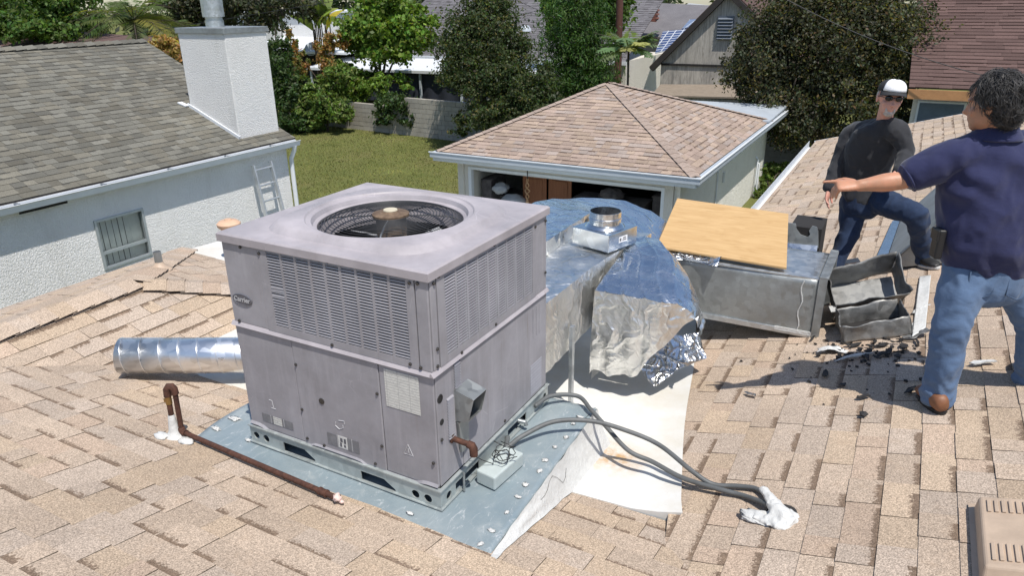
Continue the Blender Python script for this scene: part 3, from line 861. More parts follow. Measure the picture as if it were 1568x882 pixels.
for k, (xa, xb, zt, lab) in enumerate(((-7.0,-6.75,-1.75,'narrow dark cabinet at the left end of the open garage'),(-6.85,-5.9,-2.2,'low dark shelf under the white bags in the garage'),(-4.7,-3.1,-1.95,'wide dark chest in the garage right of the brown doors'),(-3.0,-2.65,-1.8,'tall dark cabinet at the right end of the open garage'))):
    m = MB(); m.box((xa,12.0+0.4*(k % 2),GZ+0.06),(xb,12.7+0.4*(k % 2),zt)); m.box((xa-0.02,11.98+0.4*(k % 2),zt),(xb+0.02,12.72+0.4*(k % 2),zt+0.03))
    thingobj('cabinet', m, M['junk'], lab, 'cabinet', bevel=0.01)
# twisted spinner hanging in the doorway
sp = empty('wind_spinner', (-5.55,11.55,-1.9), 'twisted wooden wind spinner hanging from the garage lintel', 'wind spinner')
M['spinner'] = simple('tan_wood_spinner', (0.42, 0.24, 0.12), 0.6)
for ph_ in (0, PI):
    m = MB(); pts = [(-5.55+0.05*math.cos(a+ph_)*(1-abs(k-12)/16), 11.52+0.05*math.sin(a+ph_)*(1-abs(k-12)/16), -1.47-k*0.022) for k, a in ((k, k*0.55) for k in range(25))]
    m.tube(pts, 0.014, 6); obj('spiral_strip', m, M['spinner'], sp, smooth=60)
m = MB(); m.tube([(-5.55,11.52,-1.28),(-5.55,11.52,-1.47)], 0.012, 6); obj('cord', m, M['wire'], sp)
m = MB(); m.lathe((-5.55,11.52,-2.03), [(0.0,0),(0.03,0.02),(0.04,0.05),(0.02,0.09),(0,0.1)], 10); obj('weight', m, M['spinner'], sp, smooth=180)
# crate end behind the unit's lid
m = MB(); m.box((-8.3,9.6,GZ),(-7.5,10.2,-2.35)); thingobj('wooden_crate', m, M['brown_door'] if False else wood_mat('crate_wood', (0.22,0.12,0.06), (0.34,0.20,0.11), (6,6,1)), 'brown wooden crate on the lawn before the garage', 'crate', bevel=0.01)
# ================================================================== ROOF EQUIPMENT
def onz(px, py, z):
    d = _f + _r*(px-784)/FPX - _u*(py-441)/FPX
    t = (z-CAM[2])/d[2]
    return Vector(CAM+t*d)
def onroof(px, py, h=0.01):
    d = _f + _r*(px-784)/FPX - _u*(py-441)/FPX
    n = np.array([-0.28, 0, 1.0]); c = -0.15-0.28*0.95+h
    t = (c-n@CAM)/(n@d)
    return Vector(CAM+t*d)

def cut(mb, cutters):
    """boolean difference, returns a new MB"""
    def mk(x):
        m = x.mesh('tmp', (0,0,0)); fixn(m); o = bpy.data.objects.new('tmp', m); COL.objects.link(o); return o
    o = mk(mb); tmp = [o]
    for c in cutters:
        co = mk(c); tmp.append(co); md = o.modifiers.new('b', 'BOOLEAN'); md.operation = 'DIFFERENCE'; md.object = co; md.solver = 'EXACT'
    dg = bpy.context.evaluated_depsgraph_get(); me = o.evaluated_get(dg).to_mesh()
    out = MB(); out.v = [tuple(v.co) for v in me.vertices]; out.f = [list(p.vertices) for p in me.polygons]; out.c = [None]*len(out.f)
    o.evaluated_get(dg).to_mesh_clear()
    for t_ in tmp:
        mm = t_.data; bpy.data.objects.remove(t_); bpy.data.meshes.remove(mm)
    return out
def cyl(c, r, h, axis, n=20):
    m = MB(); A = Vector(axis).normalized(); m.lathe(Vector(c)-A*h, [(r,0),(r,2*h)], n, axis, True, True); return m

# ------------------------------------------------------------------ sheet metal platform and its white curb
pl = empty('equipment_platform', (-0.6, 0.45, -0.2), 'weathered blue-grey sheet metal platform under the air conditioner, with white curb', 'platform')
px0, px1, py0, py1 = -1.53, 0.355, -0.195, 1.14
m = MB()
def pfn(u, v):
    x = px0+(px1-px0)*u; y = py0+(py1-py0)*v
    if u < 0.02: x += 0.10*max(0, 0.5-v)**2*2-0.02*math.sin(v*9)
    if u > 0.98: x -= 0.05*v
    if v < 0.01: y += 0.012*math.sin(u*11)
    z = -0.006+0.0035*noise.noise(Vector((x*2.2, y*2.2, 0)))
    return (x, y, z)
m.grid(pfn, 60, 40); o = obj('top_sheet', m, M['platform'], pl, smooth=60)
md = o.modifiers.new('s', 'SOLIDIFY'); md.thickness = 0.012; md.offset = -1
# right curb coated white
m = MB()
def curb(u, v):
    y = py0+0.015+(py1-py0-0.01)*u
    xt = px1-0.05*u+0.006; zt = -0.002+0.012*abs(math.sin(u*9))*0.4
    xb = xt+0.035+0.10*v*max(0.0, u-0.05)*0.5; zb = max(p1(0, y), pf(0, y))+0.012
    k = v
    w = 0.008*noise.noise(Vector((y*9, v*3, 1)))
    return (xt+(xb-xt)*k+w, y, zt+(zb-zt)*k)
m.grid(curb, 60, 12); tag(obj('curb', m, M['mastic'], pl, smooth=180), 'white coated curb side with black cracks')
m = MB(); m.prism([(px1-0.055,py1-0.005,-0.004),(px0+0.05,py1-0.005,-0.004),(px0+0.05,py1+0.02,-0.25),(px1-0.03,py1+0.02,-0.25)], (0,0.006,0)); obj('back_curb', m, M['mastic'], pl)
m = MB(); m.prism([(px0+0.02,py0+0.05,-0.01),(px0+0.02,py1-0.01,-0.01),(px0+0.0,py1-0.01,-0.24),(px0+0.0,py0+0.2,-0.10)], (-0.006,0,0)); obj('left_curb', m, M['mastic'], pl)
rd = random.Random(9)
M['crack'] = simple('black_crack_tar', (0.03, 0.028, 0.026), 0.8)
for k, ys in enumerate(((0.30,0.62),)):
    m = MB(); pts = []
    for i in range(9):
        u = (ys[0]+(ys[1]-ys[0])*i/8-py0)/(py1-py0); v = 0.42+0.5*noise.noise(Vector((i*0.33+k*5.1, k*2.0, 0.5)))
        p = Vector(curb(u, min(0.95, max(0.05, v)))); pts.append(p+Vector((0.004,-0.001,0.002)))
    m.tube(pts, [0.0007+0.0012*abs(noise.noise(Vector((i*0.8,k,0)))) for i in range(len(pts))], 5); obj('crack', m, M['crack'], pl)
for k in range(11):
    y = -0.12+k*0.115+rd.uniform(-0.02, 0.02); x = 0.29-0.035*k/11+rd.uniform(-0.012, 0.012)
    m = lump((x, y, 0.0), (rd.uniform(0.009,0.018), rd.uniform(0.008,0.015), 0.003), k*3.7, 16, 1.1); obj('sealant_dab', m, M['mastic'], pl, smooth=180, weld=1e-4)
for (a, b) in (((-1.47,-0.02),0.03),((-1.46,0.10),0.035),((-1.22,-0.02),0.02),((-1.5,0.3),0.03),((-1.44,0.42),0.025),((-0.1,-0.1),0.018)):
    m = lump((a[0], a[1], 0.0), (b, b*0.5, 0.0035), a[0]*9, 16, 1.1); obj('sealant_dab', m, M['mastic'], pl, smooth=180, weld=1e-4)

# ------------------------------------------------------------------ packaged air conditioner
W, D = 1.19, 1.09
ac = empty('packaged_air_conditioner', (-0.595, 0.545, 0.0), 'large lavender-grey packaged air conditioner with fan grille on top', 'air conditioner')
ZS = 0.695; ZR = 0.113; ZT = 1.132
# inner carcass
m = MB(); m.box((-W+0.02,0.02,ZR+0.004),(-0.02,D-0.02,0.72)); obj('carcass', m, M['unit_dark'], ac)
# coil walls behind the louvres, open to the sky through the fan
m = MB()
for lo, hi in (((-W+0.04,0.03,0.72),(-0.04,0.05,1.12)), ((-0.05,0.05,0.72),(-0.03,D-0.05,1.12)), ((-W+0.04,D-0.05,0.72),(-0.04,D-0.03,1.12)), ((-W+0.03,0.05,0.72),(-W+0.05,D-0.05,1.12))): m.box(lo, hi)
obj('condenser_coil', m, M['unit_dark'], ac)
# base rail with fork slots and holes
def slotY(xa, xb, z0, z1):
    c = MB(); c.prism([(xa,-0.05,z0),(xb,-0.05,z0),(xb,-0.05,z0+(z1-z0)*0.25),(xb-0.05,-0.05,z1-0.01),(xb-0.065,-0.05,z1),(xa,-0.05,z1)], (0,0.1,0)); return c
def slotX(ya, yb, z0, z1):
    c = MB(); c.prism([(-0.05,ya,z0),(-0.05,yb,z0),(-0.05,yb,z1),(-0.05,ya,z1)], (0.1,0,0)); return c
M['rail'] = galv('pale_rail_steel', (0.46, 0.50, 0.49), 0.45, 0.55, spangle=30, stain=0.4, dirt=(0.30,0.31,0.30))
m = MB(); m.box((-W-0.010,-0.012,0.0),(0.012,-0.006,0.098))
m = cut(m, [cyl((-1.158,-0.01,0.043),0.021,0.04,(0,1,0)), cyl((-1.087,-0.01,0.045),0.021,0.04,(0,1,0)), slotY(-0.965,-0.752,0.008,0.062), slotY(-0.455,-0.248,0.004,0.056), cyl((-0.131,-0.01,0.034),0.022,0.04,(0,1,0)), cyl((-0.060,-0.01,0.034),0.022,0.04,(0,1,0))])
obj('base_rail', m, M['rail'], ac)
m = MB(); m.box((0.006,-0.006,0.0),(0.012,D+0.010,0.098))
m = cut(m, [cyl((0.01,0.056,0.034),0.021,0.04,(1,0,0)), slotX(0.114,0.330,0.008,0.060), slotX(0.622,0.831,0.010,0.060), cyl((0.01,1.06,0.04),0.020,0.04,(1,0,0))])
obj('base_rail', m, M['rail'], ac)
m = MB(); m.box((-W-0.010,-0.006,0.0),(-W-0.004,D+0.01,0.098)); obj('base_rail', m, M['rail'], ac)
m = MB(); m.box((-W-0.004,D+0.004,0.0),(0.006,D+0.01,0.098)); obj('base_rail', m, M['rail'], ac)
# curled top flange of the rail
m = MB(); m.box((-W-0.012,-0.022,0.098),(0.022,0.004,0.104)); m.box((0.004,0.004,0.098),(0.022,D+0.012,0.104)); obj('rail_flange', m, M['rail'], ac)
m = MB(); m.box((-W-0.012,-0.024,0.0),(0.024,-0.012,0.005)); m.box((0.012,-0.012,0.0),(0.024,D+0.012,0.005)); obj('rail_foot', m, M['rail'], ac)
m = MB(); m.box((-W,0.0,0.098),(0.0,D,ZR+0.004)); obj('base_pan', m, M['unit_dark'], ac)

def panelY(name, xa, xb, za, zb, y=-0.003, th=0.012, mat='unit'):
    m = MB(); m.box((xa,y,za),(xb,y+th,zb)); return obj(name, m, M[mat], ac, bevel=0.004)
def panelX(name, ya, yb, za, zb, x=0.003, th=0.012, mat='unit'):
    m = MB(); m.box((x-th,ya,za),(x,yb,zb)); return obj(name, m, M[mat], ac, bevel=0.004)
# lower panels
panelY('access_panel', -W, -0.815, ZR-0.006, ZS-0.012)
ap = panelY('access_panel', -0.812, -0.296, ZR-0.010, ZS-0.012, -0.006)
panelY('access_panel', -0.293, 0.0, ZR-0.006, ZS-0.012)
panelX('corner_panel', 0.011, 0.205, ZR-0.006, ZS-0.012)
panelX('side_panel', 0.208, D, ZR-0.006, ZS-0.012, 0.005)
m = MB(); m.box((-W-0.003,0.011,ZR),(-W+0.009,D,ZS-0.012)); obj('side_panel', m, M['unit'], ac)
m = MB(); m.box((-W+0.009,D-0.012,ZR),(-0.012,D+0.003,ZT)); obj('back_panel', m, M['unit'], ac)
# wavy drip lip along the bottom of the front panels
m = MB()
for i in range(40):
    xa = -W+W*i/40; xb = -W+W*(i+1)/40
    dz = lambda x: -0.008+0.010*math.tanh(6*math.sin((x+0.1)*9.5))
    m.add([(xa,-0.014,0.112+dz(xa)),(xb,-0.014,0.112+dz(xb)),(xb,-0.003,0.124+dz(xb)),(xa,-0.003,0.124+dz(xa))], [(0,1,2,3)])
obj('drip_lip', m, M['unit'], ac, weld=1e-5)
# seam flange
m = MB(); m.prism([(-W-0.014,-0.016,ZS-0.012),(-W-0.014,-0.003,ZS+0.006),(-W-0.014,0.004,ZS+0.006),(-W-0.014,0.004,ZS-0.012)], (W+0.012,0,0)); obj('seam_flange', m, M['unit_lid'], ac)
m = MB(); m.prism([(0.016,-0.016,ZS-0.012),(0.003,-0.016,ZS+0.006),(-0.004,-0.016,ZS+0.006),(-0.004,-0.016,ZS-0.012)], (0,D+0.03,0)); obj('seam_flange', m, M['unit_lid'], ac)
# upper corner panels
panelY('corner_panel', -W, -0.957, ZS+0.006, ZT)
panelY('corner_post', -0.062, 0.0, ZS+0.006, ZT, -0.004)
panelX('corner_post', 0.010, 0.052, ZS+0.006, ZT, 0.004)
panelX('corner_post', 0.960, D, ZS+0.006, ZT)
m = MB(); m.box((-W-0.003,0.011,ZS+0.006),(-W+0.009,D,ZT)); obj('side_panel', m, M['unit'], ac)

def louvre(face, a0, a1, b0, b1, la0, la1, lb0, lb1, ncol=9, nrow=27):
    """face 'y' or 'x': panel a0..a1 wide, b0..b1 tall with louvre field la/lb"""
    def P(a, d, z): return (a, -d, z) if face == 'y' else (d, a, z)
    def bx(m, aa, ab, d0, d1, za, zb):
        p, q = P(aa, d0, za), P(ab, d1, zb)
        m.box(tuple(min(x, y) for x, y in zip(p, q)), tuple(max(x, y) for x, y in zip(p, q)))
    cw = (la1-la0)/ncol; gap = 0.013
    m = MB(); fr = 0.006
    bx(m, a0, la0, -0.004, fr, b0, b1); bx(m, la1, a1, -0.004, fr, b0, b1)
    bx(m, la0, la1, -0.004, fr, lb1, b1); bx(m, la0, la1, -0.004, fr, b0, lb0)
    for c in range(1, ncol): bx(m, la0+c*cw-gap/2, la0+c*cw+gap/2, -0.004, fr-0.001, lb0, lb1)
    pan = obj('louvre_panel', m, M['unit'], ac)
    ph_ = (lb1-lb0)/nrow
    rdl = random.Random(int(a1*100))
    for c in range(ncol):
        m = MB()
        aa = la0+c*cw+(gap/2 if c else 0); ab = la0+(c+1)*cw-(gap/2 if c < ncol-1 else 0)
        for r_ in range(nrow):
            zb = lb0+r_*ph_; zt = zb+ph_
            bent = 0
            if face == 'y' and c == 0 and r_ in (13, 14, 11): bent = 0.004
            q = [P(aa, 0.001, zt-0.0006), P(ab, 0.001, zt-0.0006), P(ab, 0.0050, zb+ph_*0.52-bent), P(aa, 0.0050, zb+ph_*0.52-bent*2)]
            q2 = [(x, y, z-0.0016) for x, y, z in q]
            m.add(q+q2, [(0,1,2,3),(7,6,5,4),(2,3,7,6)])
        obj('louvre_bank', m, M['unit'], pan, fix=False)
    return pan
louvre('y', -0.953, -0.066, ZS+0.006, ZT-0.002, -0.897, -0.108, 0.737, 1.112)
louvre('x', 0.056, 0.956, ZS+0.006, ZT-0.002, 0.112, 0.922, 0.737, 1.108)

# lid
LX, LY = -W/2, D/2
lm = MB(); NA = 128; loops = []
def sq(a, hx, hy):
    c, s = math.cos(a), math.sin(a); k = min(hx/abs(c) if abs(c) > 1e-9 else 9e9, hy/abs(s) if abs(s) > 1e-9 else 9e9); return (c*k, s*k)
def sup(a, hx, hy, e):
    c, s = math.cos(a), math.sin(a)
    k = (abs(c/hx)**e+abs(s/hy)**e)**(-1/e); return (c*k, s*k)
# angles hit the corners exactly
corner = math.atan2(D/2+0.015, W/2+0.015)
angs = []
for q in range(4):
    seg = [0, corner, PI/2, PI-corner, PI, PI+corner, 1.5*PI, 2*PI-corner, 2*PI]
for i in range(8):
    for k in range(NA//8): angs.append(seg[i]+(seg[i+1]-seg[i])*k/(NA//8))
hx, hy = W/2+0.015, D/2+0.015
spec = [('sq', hx-0.004, hy-0.004, 1.118), ('sq', hx, hy, 1.120), ('sq', hx, hy, 1.156), ('sq', hx-0.008, hy-0.008, 1.164), ('sup', 0.505, 0.467, 1.160, 5.0), ('sup', 0.496, 0.458, 1.161, 4.8), ('sup', 0.474, 0.437, 1.188, 4.4), ('sup', 0.462, 0.426, 1.193, 4.2), ('sup', 0.418, 0.418, 1.196, 2.0), ('sup', 0.411, 0.411, 1.188, 2.0), ('sup', 0.398, 0.398, 1.184, 2.0), ('sup', 0.388, 0.388, 1.182, 2.0), ('sup', 0.378, 0.378, 1.160, 2.0), ('sup', 0.362, 0.362, 1.150, 2.0), ('sup', 0.358, 0.358, 1.04, 2.0)]
vs = []
for sp_ in spec:
    for a in angs:
        x, y = sq(a, sp_[1], sp_[2]) if sp_[0] == 'sq' else sup(a, sp_[1], sp_[2], sp_[4])
        vs.append((LX+x, LY+y, sp_[3]))
fs = []
n = len(angs)
for j in range(len(spec)-1):
    for i in range(n): fs.append((j*n+i, j*n+(i+1) % n, (j+1)*n+(i+1) % n, (j+1)*n+i))
lm.add(vs, fs)
lid = obj('lid', lm, M['unit_lid'], ac, smooth=28)
# fan guard: wire rings, spokes
M['guard'] = simple('dark_wire_guard', (0.05, 0.05, 0.052), 0.5, metal=0.3)
m = MB()
def gz(r): return 1.186-0.050*(r/0.37)**7-0.006*(1-r/0.37)
for k in range(19):
    r_ = 0.085+k*(0.372-0.085)/18
    pts = [(LX+r_*math.cos(a), LY+r_*math.sin(a), gz(r_)) for a in [2*PI*i/56 for i in range(57)]]
    m.tube(pts, 0.0021, 5, caps=False)
grd = obj('fan_guard', m, M['guard'], ac, smooth=180)
for k in range(8):
    a = k*PI/4+0.5; m = MB()
    m.tube([(LX+r_*math.cos(a), LY+r_*math.sin(a), gz(r_)-0.005) for r_ in (0.04,0.1,0.2,0.3,0.345,0.362,0.374)], 0.0032 if k != 6 else 0.005, 6)
    obj('spoke', m, M['guard'] if k != 6 else M['galv'], grd, smooth=180)
def hub_mat():
    t = NT('rusty_motor_cap'); nz = t.noise(22, 5, 0.75)
    t.set('Base Color', t.mix(t.ramp(nz, [(0.3,0.0),(0.7,1.0)]), (0.09,0.055,0.035), (0.24,0.165,0.105))); t.set('Roughness', 0.7); t.set('Metallic', 0.3)
    return t.m
M['hub'] = hub_mat()
m = MB(); m.lathe((LX,LY,1.178), [(0.0,-0.13),(0.07,-0.13),(0.075,-0.10),(0.075,-0.005),(0.092,0.0),(0.092,0.012),(0.082,0.016),(0.045,0.020),(0.04,0.026),(0.0,0.028)], 36); mo = obj('fan_motor', m, M['hub'], ac, smooth=35)
m = MB(); m.lathe((LX,LY,1.2055), [(0.036,0),(0.034,0.005),(0.0,0.006)], 24); obj('motor_plug', m, simple('cream_plug', (0.52,0.46,0.34), 0.6), mo, smooth=35)
m = MB(); m.lathe((LX,LY,0.98), [(0,0.03),(0.05,0.03),(0.055,0.0),(0.05,-0.05),(0,-0.05)], 24); fan = obj('fan', m, M['guard'], ac, smooth=35)
M['blade'] = simple('grey_fan_blade', (0.55, 0.56, 0.57), 0.5, metal=0.3)
for k in range(4):
    a0 = k*PI/2+0.9; m = MB()
    def bl(u, v):
        r_ = 0.05+u*0.28; a = a0+(v-0.5)*(0.62+0.35*u); return (LX+r_*math.cos(a), LY+r_*math.sin(a), 0.985+(v-0.5)*0.11)
    m.grid(bl, 8, 8); bo = obj('fan_blade', m, M['blade'], fan, smooth=180, fix=False)
    md = bo.modifiers.new('s', 'SOLIDIFY'); md.thickness = 0.003
# badge with lettering
m = MB(); bc = Vector((-1.105,-0.003,0.831))
ell = lambda s, d: [(bc.x+0.066*s*math.cos(a), bc.y-d, bc.z+0.030*s*math.sin(a)) for a in [2*PI*i/40 for i in range(40)]]
vs = ell(1.0,0)+ell(1.0,0.004)+ell(0.90,0.006)+ell(0.88,0.004)
fs = [tuple((j*40+i, j*40+(i+1) % 40, (j+1)*40+(i+1) % 40, (j+1)*40+i)) for j in range(3) for i in range(40)]+[tuple(range(120,160))]
m.add(vs, fs); M['badge'] = simple('faded_badge', (0.10, 0.10, 0.115), 0.45); M['letter'] = simple('pale_lettering', (0.42, 0.42, 0.43), 0.5)
bdg = obj('badge', m, M['badge'], ac, smooth=35)
obj('badge_lettering', text_mb('Carrier', 0.036, (bc.x, bc.y-0.0062, bc.z+0.001), (1,0,0), (0,0,1), 0.0006, True), M['letter'], bdg, fix=False)
# printed labels
def label_mat(name, paper, ink, kx, kz, amt):
    t = NT(name)
    br = t.n('ShaderNodeTexBrick'); br.offset = 0.0; br.inputs['Scale'].default_value = 1.0; br.inputs['Brick Width'].default_value = kx; br.inputs['Row Height'].default_value = kz
    br.inputs['Mortar Size'].default_value = kz*0.09; br.inputs['Color1'].default_value = (*paper,1); br.inputs['Color2'].default_value = tuple(x*0.93 for x in paper)+(1,); br.inputs['Mortar'].default_value = (*ink,1)
    mp = t.n('ShaderNodeMapping'); mp.inputs['Rotation'].default_value = (PI/2, 0, 0); t.l(t.pos, mp.inputs[0]); t.l(mp.outputs[0], br.inputs[0])
    col = br.outputs[0]
    tx = t.noise(130, 4, 0.8, vec=t.stretch((0.5, 1, 2.0)))
    col = t.mix(t.ramp(tx, [(0.52,0.0),(0.60,amt)]), col, ink)
    col = t.mix(t.ramp(t.noise(14,5,0.7), [(0.5,0.0),(0.75,0.5)]), col, tuple(x*0.7 for x in paper))
    t.set('Base Color', col); t.set('Roughness', 0.6)
    return t.m
M['label'] = label_mat('rating_label', (0.60,0.60,0.56), (0.33,0.33,0.32), 0.063, 0.0136, 0.75)
M['label2'] = label_mat('warning_label', (0.46,0.46,0.46), (0.16,0.16,0.17), 0.09, 0.5, 0.6)
M['label3'] = label_mat('side_label', (0.36,0.36,0.40), (0.28,0.28,0.31), 0.05, 0.02, 0.4)
def lab(name, xa, xb, za, zb, mat, y=-0.0042):
    m = MB(); m.box((xa,y-0.0012,za),(xb,y,zb)); return obj(name, m, M[mat], ac)
tag(lab('rating_label', -0.262, -0.074, 0.470, 0.660, 'label'), 'worn pale rating label with printed grid')
lab('warning_label', -0.651, -0.583, 0.148, 0.216, 'label2', -0.0068); wl = lab('warning_label', -0.523, -0.453, 0.148, 0.218, 'label2', -0.0068)
m = MB(); m.box((-0.581,-0.0080,0.148),(-0.525,-0.0068,0.217)); pic = obj('pictogram_label', m, M['mastic'], ac)
for (xa, xb, za, zb) in ((-0.572,-0.560,0.156,0.18),(-0.568,-0.553,0.184,0.206),(-0.548,-0.536,0.158,0.172),(-0.545,-0.532,0.18,0.208)):
    m = MB(); m.box((xa,-0.0086,za),(xb,-0.0081,zb)); obj('pictogram', m, M['badge'], pic)
lab('warning_label', -1.098, -1.02, 0.150, 0.197, 'label2'); lab('pictogram_label', -1.018, -0.96, 0.150, 0.195, 'label'); lab('warning_label', -0.958, -0.885, 0.152, 0.198, 'label2')
# embossed marks: triangle, hooks
def stroke(name, pts, r=0.0022, y=-0.0035):
    m = MB(); m.tube([(x,y,z) for x, z in pts], r, 5); return obj(name, m, M['letter'], ac)
stroke('embossed_triangle', [(-0.159,0.293),(-0.186,0.238),(-0.134,0.238),(-0.159,0.293)]); stroke('embossed_mark', [(-0.159,0.272),(-0.158,0.25)])
stroke('embossed_mark', [(-0.565,0.305),(-0.53,0.31),(-0.53,0.293)], y=-0.007); stroke('embossed_mark', [(-0.585,0.29),(-0.59,0.27),(-0.565,0.255),(-0.54,0.27),(-0.541,0.285)], y=-0.007)
stroke('embossed_mark', [(-1.03,0.29),(-1.01,0.29),(-1.005,0.25)]); stroke('embossed_mark', [(-1.02,0.245),(-0.99,0.245)])
# screws
M['screw'] = simple('dark_screw', (0.06, 0.055, 0.05), 0.5, metal=0.5)
def screw(p, ax):
    m = MB(); m.lathe(p, [(0.0085,0),(0.0085,0.004),(0.005,0.007),(0,0.007)], 6, ax); obj('screw', m, M['screw'], ac)
for x, z in ((-1.06,1.108),(-0.94,1.095),(-0.085,1.10),(-0.045,1.105),(-0.11,0.72),(-0.055,0.715),(-0.55,0.712),(-1.15,0.71),(-0.80,0.55),(-0.80,0.30),(-0.31,0.52),(-0.31,0.24),(-0.79,0.135),(-0.68,0.128),(-0.36,0.125),(-0.57,1.122),(-0.52,1.122),(-0.02,0.24)):
    screw((x,-0.006,z),(0,-1,0))
for y, z in ((0.035,1.10),(0.07,1.118),(0.035,0.80),(0.03,0.72),(0.53,1.118),(0.53,0.713),(0.95,1.09),(1.07,1.09),(1.07,0.80),(0.19,0.36),(0.03,0.35),(0.60,0.13),(0.22,0.70)):
    screw((0.006,y,z),(1,0,0))
m = MB(); m.lathe((-0.66,-0.006,0.385), [(0.016,0),(0.016,0.004),(0,0.006)], 12, (0,-1,0)); obj('latch', m, M['screw'], ac)
for y, z, r_ in ((0.038,0.555,0.017),(0.042,0.435,0.012)):
    m = MB(); m.lathe((0.0032,y,z), [(r_*1.25,0),(r_*1.2,0.002),(r_,0.002),(r_,0.0005),(0,0.0005)], 18, (1,0,0)); obj('knockout', m, M['black'], ac)
# small louvre stacks on the corner panel
for (ya, yb, za, zb, nn_) in ((0.152,0.200,0.545,0.672,9),(0.085,0.137,0.315,0.530,15)):
    m = MB()
    for k in range(nn_):
        z = za+(zb-za)*k/nn_; h = (zb-za)/nn_
        m.add([(0.003,ya,z+h*0.85),(0.003,yb,z+h*0.85),(0.013,yb,z+h*0.25),(0.013,ya,z+h*0.25),(0.003,ya,z+h*0.2),(0.003,yb,z+h*0.2)], [(0,1,2,3),(3,2,5,4),(0,3,4),(1,5,2)])
    obj('vent_louvres', m, M['unit'], ac)
# flue hood
m = MB()
Hh = [(0.0,0.15,0.545),(0.0,0.265,0.545),(0.105,0.265,0.515),(0.105,0.15,0.515),(0.0,0.15,0.375),(0.0,0.265,0.375),(0.075,0.265,0.395),(0.075,0.15,0.395)]
m.add(Hh, [(0,1,2,3),(0,3,7,4),(1,5,6,2),(4,7,6,5)])
ho = obj('flue_hood', m, M['galv_dull'], ac); md = ho.modifiers.new('s','SOLIDIFY'); md.thickness = 0.003
m = MB(); m.box((0.006,0.155,0.385),(0.012,0.26,0.535)); obj('flue_opening', m, M['dark'], ho)
m = MB(); m.prism([(0.006,0.15,0.372),(0.006,0.262,0.372),(0.006,0.235,0.345),(0.006,0.232,0.215),(0.006,0.21,0.205),(0.006,0.17,0.20)], (0.016,0,0)); obj('gas_valve_cover', m, M['galv_dull'], ac, bevel=0.003)
# rusty gas stub
m = MB(); m.tube([(0.0,0.118,0.305),(0.085,0.128,0.292)], 0.0135, 12); gs = obj('gas_stub', m, M['rust'], ac, smooth=40)
m = MB(); m.tube([(0.08,0.127,0.294),(0.100,0.130,0.288),(0.108,0.131,0.272),(0.108,0.131,0.238)], [0.018,0.020,0.020,0.019], 12); obj('gas_elbow', m, M['rust'], gs, smooth=40)
m = MB(); m.lathe((0.0,0.118,0.305), [(0.022,0.0),(0.022,0.008),(0.014,0.010)], 14, (1,0.1,-0.1)); obj('gas_grommet', m, M['rust'], gs)
# side label and embossed strips on the side panel
m = MB(); m.box((0.0052,0.895,0.125),(0.0062,1.03,0.31)); obj('wiring_label', m, M['label3'], ac)
for y in (0.925,0.965,1.0):
    m = MB(); m.box((0.0052,y,0.47),(0.0072,y+0.014,0.64)); obj('embossed_strip', m, M['unit'], ac)
m = MB(); m.tube([(0.010,0.74,0.055),(0.045,0.75,0.05),(0.052,0.755,0.03)], 0.012, 10); obj('drain_stub', m, M['galv_dull'], ac, smooth=40)
m = MB(); m.tube([(0.03,0.16,0.10),(0.034,0.15,0.0)], 0.006, 8); obj('drip_tube', m, M['galv_dull'], ac)

# ------------------------------------------------------------------ rusty gas pipe along the platform
gp = empty('gas_pipe', (-1.0,-0.17,0.0), 'rusty steel gas pipe with riser loop lying before the platform', 'gas pipe')
A0 = Vector((-1.555,-0.165,0.035)); B0 = Vector((-0.44,-0.215,0.045))
m = MB(); m.tube([A0, B0], 0.0135, 12); obj('pipe', m, M['rust'], gp, smooth=40)
m = MB(); m.tube([A0+Vector((0,0,0.0)), A0+Vector((0.004,0.005,0.25))], 0.0135, 12); obj('riser', m, M['rust'], gp, smooth=40)
m = MB(); m.lathe(A0, [(0,-0.022),(0.019,-0.018),(0.021,0.0),(0.019,0.025),(0.014,0.03)], 14); m.tube([A0, A0+(B0-A0).normalized()*0.035], 0.019, 12); obj('elbow', m, M['rust'], gp, smooth=60)
top = A0+Vector((0.004,0.005,0.25)); rp = Vector((-1.62,-0.115,0.0))
pts = [top+Vector((0,0,-0.02)), top+Vector((-0.002,-0.001,0.012)), top+Vector((-0.009,-0.006,0.026)), top+Vector((-0.022,-0.015,0.026)), top+Vector((-0.031,-0.021,0.01)), top+Vector((-0.033,-0.023,-0.03))]
m = MB(); m.tube(pts, 0.0195, 12); obj('return_bend', m, M['rust'], gp, smooth=60)
q = top+Vector((-0.033,-0.023,-0.03))
m = MB(); m.tube([q, q+Vector((0,0,-0.045))], 0.017, 10); obj('gas_valve', m, M['brass'], gp, smooth=40)
m = MB(); m.box(tuple(q+Vector((-0.024,-0.012,-0.038))), tuple(q+Vector((-0.012,0.012,-0.016)))); obj('valve_handle', m, M['brass'], gp)
m = MB(); m.tube([q+Vector((0,0,-0.045)), q+Vector((0.0,-0.002,-0.10)), q+Vector((0,-0.004,-0.20))], 0.0145, 10); obj('roof_nipple', m, M['rust'], gp, smooth=40)
m = MB(); base = q+Vector((0,-0.004,0)); bz = p1(0, base.y)+0.008
m.lathe((base.x,base.y,bz), [(0.062,0.0),(0.045,0.012),(0.028,0.04),(0.022,0.09),(0.017,0.13),(0.014,0.135)], 18); obj('roof_boot', m, M['mastic'], gp, smooth=60)
for dx, dy, r_ in ((0.10,-0.01,0.05),(0.135,0.03,0.03),(-0.05,-0.05,0.045)):
    m = lump((base.x+dx,base.y+dy,p1(0,base.y+dy)+0.012),(r_,r_*0.6,0.014),dx*30,14,0.5); obj('mastic_smear', m, M['mastic'], gp, smooth=180, weld=1e-4)
